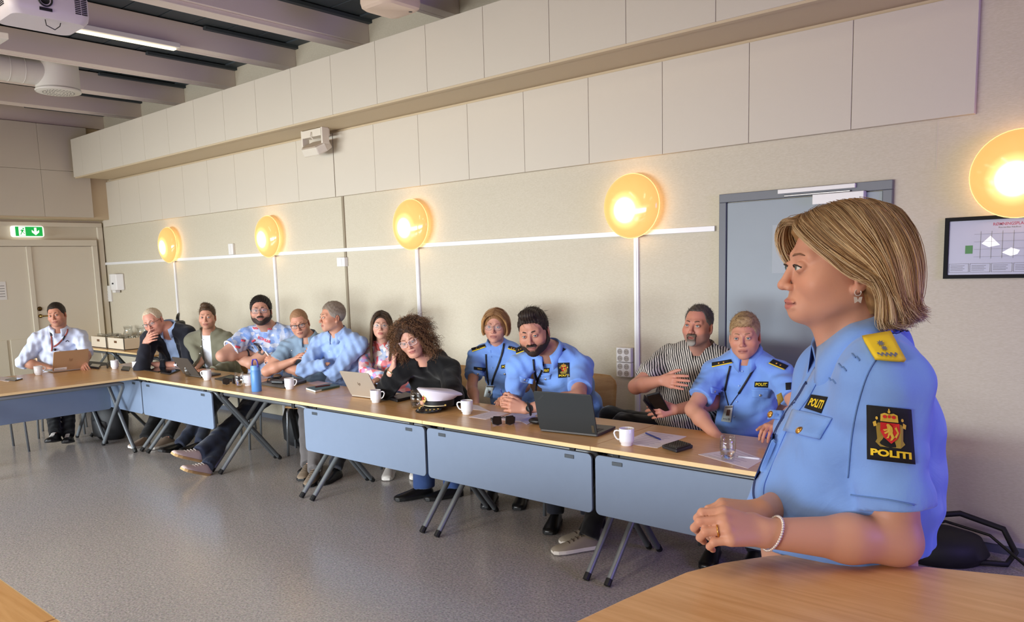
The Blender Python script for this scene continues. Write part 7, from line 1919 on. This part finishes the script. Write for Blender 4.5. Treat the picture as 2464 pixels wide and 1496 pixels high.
place(MB().tube([tuple(c+(a*math.cos(2*math.pi*k/22)+b*math.sin(2*math.pi*k/22))*0.037) for k in range(22)], 0.005, 6, closed=True, flat=1.8).build('wrist_strap', M_LANY, None, smooth=True), g.root)
M_SNK = mat('pink_beige_sneaker', srgb(206, 186, 180), 0.8); M_GUM = mat('gum_sole', srgb(190, 154, 104), 0.6)
lower(g, M_JEAND, M_SNK, M_GUM, laces=M_LACE, L=0.30, toes=((np.array((0.2, -0.75, 0.55)), (0.25, 0.5, 1)), (np.array((0.3, -0.9, 0.5)), (0.2, 0.5, 1))))

# ---- man with dark glasses and short hair
g = seated('man with dark glasses and cropped hair in grey blue shirt', (721, 777), 4.12, 46, 10, -9, 40, (741, 820, 4.20), (-6.05, 4.32, 0.575), ((716, 893), (664, 870, False), (642, 893), (704, 868)), 5, hw=0.185, face=dict(jaw=1.02, wide=1.0), tint=sk((214, 160, 138), blush=0.6, stub=0.2, stubc=(170, 140, 120)), fat=0.5, arm=1.08, build=1.02, neck=0.062, hands=(None, hand((0.3, 0.4, 0.3), n=(0, -0.5, 0.8), to=(719, 856))), slouch=0.05, feet=((-5.15, 3.62), (-5.35, 3.70)))
M_C = cloth_mat('grey_blue_shirt', srgb(128, 150, 172)); f = dress(g, M_C, 0.015, 0.55, amp=0.006); build_body(g, g.root); collar(g, g.root, M_C, drop=0.05)
for q in ((702, 843), (698, 857)): button_at(q, f, g.root, 0.005, m=M_PORC)
add_short_hair(g, g.root, dict(top=0.004, side=0.002, back=0.003, line=MENLINE, recede=0.014), (150, 112, 82), (170, 132, 100), n_str=150, slen=0.006, lift=1.0); add_face(g, g.root, brow=(150, 112, 84), gaze=(0.1, -1, 0.1), frown=0.7); add_glasses(g, g.root, (28, 26, 28), 0.026, 0.0165, 0.0017, 'rect', top_heavy=True)
c = g.WL-unit(g.WL-g.EL)*0.015; u = unit(g.WL-g.EL); a = unit(CAM-c); a = unit(a-u*(a@u)); b = np.cross(u, a)
place(MB().tube([tuple(c+(a*math.cos(2*math.pi*k/22)+b*math.sin(2*math.pi*k/22))*0.032) for k in range(22)], 0.006, 6, closed=True, flat=1.8).lathe([(0.019, 0), (0.019, 0.006), (0, 0.007)], 20, frame(tuple(c+a*0.031), tuple(u), tuple(b))).build('wrist_watch', M_BLACK, None, smooth=True, angle=0.7), g.root)
lower(g, M_GREYT, mat('taupe_suede', srgb(128, 112, 94), 0.9), M_BLKSOLE, laces=M_LACEB)

# ---- man in light blue shirt seen nearly in profile
g = seated('grey haired man in light blue shirt looking to the left', (800, 762), 4.12, -16, 0, 0, 20, (814, 812, 4.18), (-5.55, 4.34, 0.58), ((806, 899), (768, 874, False), (731, 890), (792, 874)), 6, hw=0.195, face=dict(jaw=1.0, nose=1.08, wide=0.98), tint=sk((208, 156, 132), blush=0.5, stub=0.12, stubc=(150, 140, 132)), fat=0.45, arm=1.05, build=1.08, bare=False, neck=0.060, hands=(hand((0.3, 0.5, 0.3), n=(0.2, -0.7, 0.5), to=(750, 857)), None), slouch=0.05, feet=((-5.05, 3.75), (-5.45, 3.85)))
M_C = cloth_mat('light_blue_shirt', srgb(150, 176, 222)); f = dress(g, M_C, 0.016, 0.90, long_=True, amp=0.007); build_body(g, g.root); collar(g, g.root, M_C, drop=0.05, h=0.046)
for q in ((797, 825), (792, 845)): button_at(q, f, g.root, 0.005, m=M_PORC)
add_short_hair(g, g.root, dict(top=0.013, side=0.007, back=0.008, line=MENLINE, recede=0.008, greyside=0.7, grey=(168, 164, 158)), (120, 104, 88), (160, 150, 138)); add_face(g, g.root, brow=(120, 96, 76), gaze=(0, -1, 0))
lower(g, M_NAVY, M_BLKSHOE, M_BLKSOLE)

# ---- woman with long hair and flowered blouse
g = seated('woman with long brown hair, glasses and flowered blouse', (918, 783), 4.42, 44, -4, 2, 40, (918, 836, 4.46), (-4.98, 4.50, 0.56), ((938, 905), (905, 915), (880, 895), (925, 905)), 7, hw=0.155, face=dict(fem=True, jaw=0.9, chin=0.9, wide=0.95, nose=0.92), tint=sk((222, 176, 156), (196, 116, 112), blush=0.4, fem=True), hs=0.95, neck=0.048, fat=0.1, build=0.88, bust=0.8, arm=0.85, bare=False, hands=(hand((0.3, 0.4, 0.3), size=0.88), None))
M_FL = pattern_mat('flowered_blouse', [(240, 236, 232), (238, 236, 236), (232, 96, 110), (244, 240, 238), (110, 160, 222), (236, 150, 190), (60, 56, 60)], 26, kind='v')
f = dress(g, M_FL, 0.013, 0.9, long_=True, amp=0.004); build_body(g, g.root); collar(g, g.root, cloth_mat('coral_collar', srgb(210, 100, 96)), h=0.035)
add_face(g, g.root, brow=(80, 58, 44), browr=0.0022, gaze=(0.1, -1, 0), lash=True); add_glasses(g, g.root, (206, 196, 186), 0.025, 0.022, 0.0013, 'oval', metal=0.7, lens=0.22)
def long_hair(g, guides, shell, col1, col2, rootc, n, jit, seed, r0=(0.0008, 0.0016), dens=3, shell_col=None, curl=None):
    r = np.random.default_rng(seed); H, R, S = g.H, g.R, g.hs
    if shell is not None:
        Vt, Q = snet(shell, (-0.19, -0.19, -0.32), (0.19, 0.20, 0.22), 0.0048); add_np('hair', H+(Vt*S)@R.T, Q, M_HAIRS, g.root, np.tile(lin(shell_col or rootc), (len(Vt), 1))*(0.85+0.25*np.sin(Vt[:, :1]*400+Vt[:, 1:2]*300)))
    G = np.array(guides); paths = []; cw = []; m = G.shape[1]
    for _ in range(n):
        u = r.uniform(0, len(G)-1.001); i = int(u); w = u-i; q = G[i]*(1-w)+G[i+1]*w
        if r.random() < 0.5 and curl is None: q = q*np.array((-1, 1, 1))
        q = q+r.normal(size=3)*jit+r.normal(size=(m, 3))*jit*0.4; q = q*(1+r.uniform(-0.05, 0.01)); paths.append(dense(q, dens)); cw.append(0.5+0.5*math.sin(u*7)+r.normal()*0.3)
    paths = np.array(paths); cw = np.clip(np.array(cw), 0, 1)[:, None]; col = lin(col1)*(1-cw)+lin(col2)*cw
    Vs, Qs, Cs = strand_mesh((H+(paths.reshape(-1, 3)*S)@R.T).reshape(paths.shape), r.uniform(*r0, len(cw)), col, root=np.tile(lin(rootc), (len(cw), 1)))
    tag(add_np('hair_strands', Vs, Qs, M_HAIR, g.root, Cs), kind='stuff')
def sh7(p):
    d = f_el(p, np.array((0, 0.018, 0.036)), np.array((0.086, 0.108, 0.094))); d = smin(d, f_rc(p, np.array((0, 0.07, 0.0)), np.array((0, 0.085, -0.24)), 0.065, 0.05), 0.03)
    zl = np.interp(p[:, 1], [-0.15, -0.08, -0.06, -0.035, -0.01, 0.02, 0.05, 0.15], [0.085, 0.075, 0.03, 0.0, -0.03, -0.16, -0.30, -0.30]); return smax(d, (zl-p[:, 2])*0.7, 0.004)
g7 = [[(0.0, -0.085, 0.108), (0.045, -0.088, 0.085), (0.078, -0.062, 0.02), (0.084, -0.045, -0.06), (0.088, -0.06, -0.15), (0.082, -0.085, -0.24), (0.075, -0.09, -0.32)], [(0.0, -0.05, 0.124), (0.055, -0.04, 0.1), (0.088, -0.01, 0.03), (0.094, 0.0, -0.06), (0.098, -0.03, -0.15), (0.092, -0.06, -0.25), (0.085, -0.07, -0.34)], [(0.0, 0.0, 0.132), (0.055, 0.02, 0.108), (0.09, 0.04, 0.04), (0.094, 0.05, -0.05), (0.094, 0.045, -0.15), (0.088, 0.03, -0.24), (0.08, 0.02, -0.32)], [(0.0, 0.04, 0.13), (0.035, 0.08, 0.1), (0.06, 0.11, 0.03), (0.06, 0.115, -0.06), (0.06, 0.11, -0.15), (0.055, 0.10, -0.24), (0.05, 0.1, -0.3)]]
long_hair(g, g7, sh7, (84, 62, 44), (128, 98, 70), (58, 42, 30), 700, 0.004, 21)
lower(g, M_JEAN, M_SOLEW, M_SOLEW)

# ---- curly haired woman in black
g = seated('curly haired woman in black with pale glasses, head on her hand', (988, 812), 3.72, 36, 16, -17, 36, (1021, 872, 3.82), (-4.25, 4.22, 0.57), ((1092, 958), (1015, 968), (930, 960), (946, 885)), 8, hw=0.175, face=dict(fem=True, jaw=1.0, wide=1.02, chin=0.95, nose=0.98, cheek=1.1, lid=0.45, dbl=0.5), tint=sk((222, 172, 152), (190, 112, 108), blush=0.5, fem=True), hs=1.0, neck=0.054, fat=0.6, build=1.04, bust=1.1, arm=1.0, bare=False, slouch=0.07, fa=0.24,
           hands=(None, hand((0.4, 0.6, 0.4), n=(-0.5, -0.75, 0.2), to=(948, 848), size=0.92)))
g.ER = onZ(924, 944, 0.772); g.WR = reach(947, 884, g.ER, 0.235, True); g.handR['d'] = unit(reach(950, 846, g.WR, 0.10, False)-g.WR)
M_BK = cloth_mat('black_blouse', srgb(13, 13, 15), wr=0.35); f = dress(g, M_BK, 0.018, 0.72, long_=True, amp=0.005, vneck=0.10, sl_infl=0.022, neck_r=0.070); g.throat = True; build_body(g, g.root)
add_face(g, g.root, brow=(110, 78, 58), browr=0.0022, gaze=(0, -1, -0.5), lash=True); add_glasses(g, g.root, (226, 196, 190), 0.026, 0.019, 0.0020, 'cat', lens=0.12)
c = g.WR-unit(g.WR-g.ER)*0.03; u = unit(g.WR-g.ER); a = unit(CAM-c); a = unit(a-u*(a@u)); b = np.cross(u, a)
place(MB().tube([tuple(c+(a*math.cos(2*math.pi*k/22)+b*math.sin(2*math.pi*k/22))*0.031) for k in range(22)], 0.005, 6, closed=True, flat=1.9).lathe([(0.013, 0), (0.013, 0.005), (0, 0.006)], 18, frame(tuple(c+a*0.030), tuple(u), tuple(b))).build('wrist_watch', mat('steel_gold', srgb(206, 190, 160), 0.25, metal=0.9), None, smooth=True, angle=0.7), g.root)
def sh8(p):
    d = f_el(p, np.array((0, 0.03, 0.032)), np.array((0.124, 0.128, 0.106))); d = smin(d, f_el(p, np.array((0.075, 0.03, -0.07)), np.array((0.055, 0.07, 0.09))), 0.03); d = smin(d, f_el(p, np.array((-0.085, 0.02, -0.06)), np.array((0.05, 0.07, 0.10))), 0.03)
    d = d+0.006*np.sin(p[:, 0]*110+p[:, 2]*40)*np.sin(p[:, 1]*120)*np.sin(p[:, 2]*130)
    face = f_el(p, np.array((0, -0.085, -0.035)), np.array((0.064, 0.09, 0.105))); d = smax(d, -face, 0.008); return smax(d, (-0.16-p[:, 2]), 0.01)
r = np.random.default_rng(88); H, R, S = g.H, g.R, g.hs
Vt, Q = snet(sh8, (-0.2, -0.16, -0.2), (0.2, 0.2, 0.2), 0.0055); add_np('hair', H+(Vt*S)@R.T, Q, M_HAIRS, g.root, np.tile(lin((56, 38, 27)), (len(Vt), 1)))
n = 1500; idx = r.choice(len(Vt), n); P0 = Vt[idx]; ctr = np.array((0, 0.02, 0.02)); out = P0-ctr; out /= np.linalg.norm(out, axis=1)[:, None]
dirs = out*0.45+np.array((0, 0.1, -0.85))+r.normal(size=(n, 3))*0.28; dirs[:, :2] += out[:, :2]*0.35; dirs /= np.linalg.norm(dirs, axis=1)[:, None]
ln = r.uniform(0.035, 0.10, n); t = np.linspace(0, 1, 26); a = np.cross(dirs, np.array((0.3, 0.5, 0.8))); a /= np.linalg.norm(a, axis=1)[:, None]; b = np.cross(dirs, a)
hr_ = r.uniform(0.003, 0.007, n)[:, None]; ph = r.uniform(0, 6.28, n)[:, None]; fr = r.uniform(16, 28, n)[:, None]
path = P0[:, None]+out[:, None]*(0.012*np.minimum(1, t*4))[None, :, None]+dirs[:, None]*(ln[:, None]*t[None])[..., None]+a[:, None]*(hr_*np.cos(fr*t[None]+ph))[..., None]+b[:, None]*(hr_*np.sin(fr*t[None]+ph))[..., None]
keep = (f_el(path.reshape(-1, 3), np.array((0, -0.10, -0.03)), np.array((0.062, 0.10, 0.10))).reshape(n, -1).min(1) > 0); path = path[keep]; cw = r.random(len(path))[:, None]
Vs, Qs, Cs = strand_mesh((H+(path.reshape(-1, 3)*S)@R.T).reshape(path.shape), r.uniform(0.0007, 0.0013, len(path)), lin((84, 56, 38))*(1-cw)+lin((150, 108, 72))*cw, taper=0.6)
tag(add_np('hair_curls', Vs, Qs, M_HAIR, g.root, Cs), kind='stuff')
lower(g, M_JEAN, M_BLKSHOE, M_BLKSOLE, toes=((np.array((-0.5, -1, 0)), (0, 0, 1)), (np.array((-0.45, -1, 0)), (0, 0, 1))), r=(0.088, 0.07, 0.078)); 

# ---- uniformed officers
def uniform(g, f, ep=(), chest=None, crest=None, pockets=(), pbut=(), buttons=(), lany=(), card=None, ep_edge=True):
    for q in ep:
        e = patch('shoulder_mark', q, f, M_PATCH, g.root, n=6, lift=0.007, thick=0.005)
        P = np.array(q, float); ribbon = [P[3], (P[3]+P[2])/2, P[2]]
        sub_ = ribbon_px('yellow_edge', dense(ribbon, 3), 2.4, f, M_YEL, g.root, 0.011); sub(sub_, e)
        for k in (0.35, 0.6): b_ = button_at(tuple((P[0]*(1-k)+P[1]*k)*0.55+(P[3]*(1-k)+P[2]*k)*0.45), f, g.root, 0.006, lift=0.010, name='star'); sub(b_, e)
    if chest: chest_patch(chest, f, g.root)
    if crest: sleeve_crest(crest, f, g.root)
    for q in pockets: patch('pocket_flap', q, f, M_POL, g.root, n=6, lift=0.004, thick=0.004)
    for q in pbut: button_at(q, f, g.root, 0.008, m=M_STEELB, lift=0.008)
    for q in buttons: button_at(q, f, g.root, 0.0055, m=M_SBUT, lift=0.004)
    for q, w in lany: ribbon_px('lanyard', dense(q, 4), w, f, M_LANY, g.root, 0.007)
    if card:
        c = patch('id_card', card, f, M_CARD, g.root, n=4, lift=0.010); q = card
        sub(decal('portrait', [(0.35, 0.25), (0.75, 0.25), (0.75, 0.62), (0.35, 0.62)], [(0, 1, 2, 3)], q, f, mat('portrait_brown', srgb(120, 90, 76), 0.6), g.root, 0.0165), c)
        sub(decal('card_header', [(0.05, 0.04), (0.95, 0.04), (0.95, 0.14), (0.05, 0.14)], [(0, 1, 2, 3)], q, f, mat('print_grey', None), g.root, 0.0165), c)
        sub(decal_text('lettering', 'POLITI', (0.15, 0.78, 0.85, 0.90), q, f, mat('print_grey', None), g.root, 0.0165), c)
M_STEELB = mat('silver_button', srgb(186, 178, 168), 0.3, metal=0.8); M_SBUT = mat('shirt_button', srgb(150, 184, 232), 0.4); M_CARD = mat('card_white', srgb(226, 236, 234), 0.35)

g = seated('policewoman with copper bob and glasses at the table', (1193, 783), 4.25, 30, 2, 3, 30, (1196, 841, 4.32), (-3.75, 4.46, 0.57), ((1262, 930), None, (1135, 930), (1146, 975)), 9, hw=0.155, face=dict(fem=True, jaw=0.92, chin=0.92, wide=0.94, nose=1.0), tint=sk((214, 164, 144), (176, 112, 106), blush=0.5, fem=True), hs=0.98, neck=0.047, fat=0.15, build=0.92, bust=0.75, arm=0.9, hands=(None, hand(size=0.9)))
f = dress(g, M_POL, 0.013, 0.66, amp=0.005, sl_infl=0.018); build_body(g, g.root); collar(g, g.root, M_POL, gap=0.45, drop=0.06)
add_face(g, g.root, brow=(140, 100, 76), browr=0.0020, gaze=(0.05, -1, 0), frown=0.8); add_glasses(g, g.root, (150, 120, 110), 0.026, 0.021, 0.0013, 'oval', metal=0.5, lens=0.16)
def sh9(p):
    d = f_el(p, np.array((0, 0.016, 0.030)), np.array((0.089, 0.108, 0.098))); d = smin(d, f_el(p, np.array((0.066, 0.02, -0.025)), np.array((0.032, 0.075, 0.055))), 0.03); d = smin(d, f_el(p, np.array((-0.066, 0.02, -0.025)), np.array((0.032, 0.075, 0.055))), 0.03)
    zl = np.interp(p[:, 1], [-0.15, -0.085, -0.075, -0.066, -0.056, 0.15], [0.078, 0.072, 0.045, -0.01, -0.066, -0.072]); return smax(d, (zl-p[:, 2])*0.75, 0.005)
g9 = [[(0.0, -0.092, 0.098), (0.05, -0.095, 0.082), (0.084, -0.072, 0.040), (0.095, -0.055, -0.005), (0.096, -0.048, -0.045), (0.086, -0.046, -0.072)], [(0.0, -0.06, 0.124), (0.055, -0.05, 0.105), (0.094, -0.03, 0.05), (0.105, -0.015, 0.0), (0.104, -0.01, -0.045), (0.092, -0.012, -0.075)], [(0.0, 0.0, 0.134), (0.06, 0.01, 0.11), (0.096, 0.03, 0.055), (0.106, 0.04, 0.0), (0.104, 0.045, -0.045), (0.092, 0.04, -0.075)], [(0.0, 0.05, 0.126), (0.045, 0.09, 0.09), (0.06, 0.12, 0.04), (0.062, 0.125, -0.01), (0.06, 0.118, -0.05), (0.05, 0.105, -0.075)]]
long_hair(g, (np.array(g9)*np.array((0.95, 0.98, 0.97))).tolist(), sh9, (166, 120, 74), (220, 174, 116), (146, 104, 64), 650, 0.0035, 9)
uniform(g, f, ep=([(1134, 838), (1166, 828), (1168, 834), (1136, 845)], [(1224, 832), (1246, 838), (1246, 845), (1222, 838)]), chest=[(1206, 878), (1231, 875), (1230, 885), (1206, 887)], pockets=([(1138, 893), (1168, 895), (1166, 905), (1140, 902)], [(1202, 892), (1230, 889), (1228, 902), (1203, 902)]), pbut=((1150, 900), (1214, 900)), buttons=((1184, 885), (1180, 912), (1178, 930)), lany=(([(1169, 852), (1170, 875), (1172, 900), (1175, 926)], 3.2), ([(1213, 826), (1208, 850), (1198, 880), (1189, 903), (1183, 926)], 4.2)), card=[(1170, 927), (1189, 928), (1181, 957), (1164, 954)])
nt2 = patch('name_tag', [(1140, 882), (1169, 885), (1168, 893), (1140, 889)], f, M_PATCH, g.root, n=4, lift=0.004); sub(decal_text('lettering', 'TINHOLT', (0.30, 0.28, 0.92, 0.72), [(1140, 882), (1169, 885), (1168, 893), (1140, 889)], f, M_CREST, g.root, 0.007), nt2)
lower(g, M_NAVY, M_BLKSHOE, M_BLKSOLE)

g = seated('bearded policeman with clasped hands behind the black laptop', (1284, 797), 3.80, 24, 12, -6, 26, (1322, 858, 3.92), (-3.05, 4.32, 0.58), ((1392, 955), (1266, 984), (1238, 955, False), (1222, 972)), 10, hw=0.198, drop=0.075, face=dict(jaw=1.08, wide=1.04, brow=1.2, lid=0.65), tint=sk((204, 152, 130), blush=0.5, stub=0.5, stubc=(80, 60, 52)), hs=1.09, neck=0.066, fat=0.3, build=1.04, arm=1.10, slouch=0.08, ua=0.30, fa=0.27,
           hands=(hand((0.5, 0.8, 0.5), n=(-0.2, -0.9, 0.35), to=(1196, 968), size=1.08, thumb=(0.5, 0.1)), hand((0.6, 0.9, 0.5), n=(-0.8, -0.5, 0.3), to=(1208, 960), size=1.05, thumb=(0.4, 0.3))))
f = dress(g, M_POL, 0.015, 0.72, amp=0.005, sl_infl=0.016); build_body(g, g.root); collar(g, g.root, M_POL, drop=0.055)
add_short_hair(g, g.root, dict(top=0.016, side=0.006, back=0.009, line=MENLINE, extra=[((0, -0.055, 0.115), (0.055, 0.045, 0.030), 0.025)], groove=(0.8, 0.2, 0), gamp=0.002), (38, 30, 25), (60, 47, 38), slen=0.035, lift=0.12, flow=(0.6, 0.6, 0.0)); add_beard(g, g.root, (50, 38, 32), 0.0055); add_face(g, g.root, brow=(34, 26, 22), browr=0.0034, gaze=(0.1, -1, 0.1))
uniform(g, f, ep=([(1240, 838), (1258, 829), (1266, 842), (1242, 851)], [(1335, 826), (1361, 840), (1347, 850), (1328, 838)]), chest=[(1307, 886), (1322, 885), (1321, 896), (1307, 897)], crest=[(1342, 873), (1370, 872), (1371, 907), (1343, 909)], pockets=([(1250, 906), (1284, 912), (1282, 924), (1252, 918)], [(1302, 902), (1326, 900), (1324, 912), (1303, 914)]), pbut=((1263, 914), (1312, 912)), buttons=((1294, 898), (1292, 915)), lany=(([(1283, 864), (1286, 890), (1291, 915)], 4.5), ([(1310, 868), (1302, 895), (1293, 916), (1289, 944)], 4.0)))
c = g.WL-unit(g.WL-g.EL)*0.02; u = unit(g.WL-g.EL); a = unit(CAM-c); a = unit(a-u*(a@u)); b = np.cross(u, a)
place(MB().tube([tuple(c+(a*math.cos(2*math.pi*k/22)+b*math.sin(2*math.pi*k/22))*0.035) for k in range(22)], 0.007, 6, closed=True, flat=1.9).lathe([(0.022, 0), (0.022, 0.010), (0.018, 0.011), (0, 0.011)], 20, frame(tuple(c+a*0.033), tuple(u), tuple(b))).build('wrist_watch', M_BLACK, None, smooth=True, angle=0.7), g.root)
lower(g, M_NAVY, M_BLKSHOE, M_BLKSOLE)
t = empty('pen', tuple(g.WR+g.handR['d']*0.10+np.array((0, 0, 0.03)))); tag(t, 'blue pen held between the bearded policeman\'s hands', 'pen')
MB().tube([(0.0, 0.02, -0.06), (0.0, -0.01, 0.03)], 0.0045, 8).build('barrel', mat('pen_blue', None), t, smooth=True); MB().tube([(0.0, -0.01, 0.03), (0, -0.0135, 0.04)], [0.0045, 0.0015], 8).build('tip', mat('pen_blue', None), t)

g = seated('man with grey goatee in black and white striped shirt', (1680, 783), 4.28, 6, -4, 3, 12, (1686, 853, 4.36), (-2.36, 4.42, 0.58), ((1712, 970), (1625, 985), (1530, 930), (1592, 915)), 11, hw=0.215, face=dict(jaw=1.0, wide=0.98, nose=1.08, mouth=0.5), tint=sk((206, 148, 128), blush=0.6, stub=0.35, stubc=(130, 116, 108)), neck=0.060, fat=0.6, build=1.10, arm=1.05, slouch=0.0, sd=0.01, drop=0.055,
           hands=(hand((0.5, 0.7, 0.4), n=(0.1, -0.9, 0.2), to=(1585, 988), size=1.05), hand((0.15, 0.25, 0.2), n=(-0.1, -0.95, 0.2), to=(1622, 918), size=1.05)), fa=0.265, feet=(onZ(1418, 1285, 0.09), onZ(1432, 1262, 0.09)))
g.KR = onY(1468, 1003, 4.22); g.KL = onY(1500, 1020, 4.10)
M_ST = stripes_mat(); f = dress(g, M_ST, 0.018, 0.70, amp=0.006, sl_infl=0.022, vneck=0.05); g.throat = True; build_body(g, g.root); collar(g, g.root, M_ST, gap=0.6, drop=0.07)
add_short_hair(g, g.root, dict(top=0.005, side=0.004, back=0.006, line=[(-0.14, 0.092), (-0.07, 0.088), (-0.052, 0.06)]+MENLINE[3:], recede=0.03, greyside=0.5), (66, 58, 52), (104, 94, 86), slen=0.022, lift=0.7, flow=(0, 0.5, 0.4)); add_beard(g, g.root, (104, 88, 76), 0.006, goatee=True, col2=(150, 144, 136), len_=0.004); add_face(g, g.root, brow=(84, 66, 54), gaze=(0, -1, 0.05), frown=0.6, browr=0.003)
p_ = g.WL+g.handL['d']*0.09
t = empty('mobile_phone', tuple(p_+np.array((0.0, -0.03, 0.05))), 0.4); tag(t, 'black phone in a flip case held by the man in the striped shirt', 'phone')
MB().box((-0.04, -0.004, -0.07), (0.04, 0.006, 0.07), Matrix.Rotation(0.5, 4, 'X') @ Matrix.Rotation(-0.35, 4, 'Y')).build('case', M_BLACK, t, bevel=0.003); MB().box((-0.036, -0.006, -0.064), (0.036, -0.004, 0.064), Matrix.Rotation(0.5, 4, 'X') @ Matrix.Rotation(-0.35, 4, 'Y')).build('screen', M_PHONE, t)
MB().box((-0.05, -0.03, -0.07), (-0.042, 0.02, 0.07), Matrix.Rotation(0.5, 4, 'X') @ Matrix.Rotation(-0.5, 4, 'Y')).build('flap', M_BLACK, t, bevel=0.002)
lower(g, M_BLKT, mat('grey_suede', srgb(140, 130, 116), 0.9), M_SOLEW, laces=M_LACEB, L=0.29, toes=((np.array((-0.55, -0.9, 0.0)), (0, 0, 1)), (np.array((-0.5, -0.9, 0.0)), (0, 0, 1))))

g = seated('sandy haired policeman with lanyard card right of the striped shirt', (1792, 808), 4.18, 16, 3, -2, 16, (1797, 866, 4.24), (-1.93, 4.40, 0.58), ((1925, 985), None, (1668, 985), (1722, 1045)), 12, hw=0.176, face=dict(jaw=0.98, wide=0.98, nose=1.0), tint=sk((214, 158, 136), blush=0.6), neck=0.058, fat=0.2, build=0.97, drop=0.082, arm=1.05, slouch=0.04, hands=(None, hand()))
f = dress(g, M_POL, 0.015, 0.68, amp=0.005, sl_infl=0.016); build_body(g, g.root); collar(g, g.root, M_POL, drop=0.06, h=0.046)
add_short_hair(g, g.root, dict(top=0.014, side=0.007, back=0.008, line=[(-0.14, 0.064), (-0.074, 0.062), (-0.056, 0.05)]+MENLINE[3:], greyside=0.6, grey=(176, 164, 148), extra=[((0.01, -0.068, 0.09), (0.05, 0.03, 0.028), 0.02)]), (150, 120, 84), (192, 164, 124), slen=0.032, lift=0.25, flow=(-0.3, -0.6, 0.0)); add_face(g, g.root, brow=(150, 116, 86), gaze=(-0.05, -1, 0), frown=0.6)
uniform(g, f, ep=([(1713, 872), (1758, 864), (1762, 872), (1713, 882)], [(1860, 864), (1897, 880), (1888, 889), (1850, 873)]), chest=[(1816, 918), (1849, 918), (1848, 932), (1815, 931)], crest=None, pockets=([(1710, 930), (1745, 940), (1742, 954), (1712, 946)], [(1808, 936), (1856, 938), (1852, 958), (1810, 956)]), pbut=((1721, 942), (1830, 951)), buttons=((1786, 893), (1778, 928), (1773, 966), (1766, 1002)), lany=(([(1757, 880), (1751, 905), (1744, 940)], 4.5), ([(1813, 888), (1797, 915), (1777, 947)], 5.0), ([(1744, 940), (1748, 958), (1753, 976)], 1.6), ([(1777, 947), (1766, 962), (1757, 976)], 1.6)), card=[(1745, 976), (1764, 975), (1758, 1016), (1735, 1013)])
patch('sleeve_patch', [(1890, 921), (1904, 920), (1903, 937), (1891, 938)], f, M_PATCH, g.root, n=4)
lower(g, M_NAVY, M_BLKSHOE, M_BLKSOLE)
# ---- chairs of the seated people, and an empty one at the left edge
for (x, y, a, lb) in SEATS: place_chair(x, y, a, lb)
p = onZ(45, 1085, 0); place_chair(p[0]-0.1, p[1]-0.15, math.pi, 'plywood chair half out of the picture at its left edge')
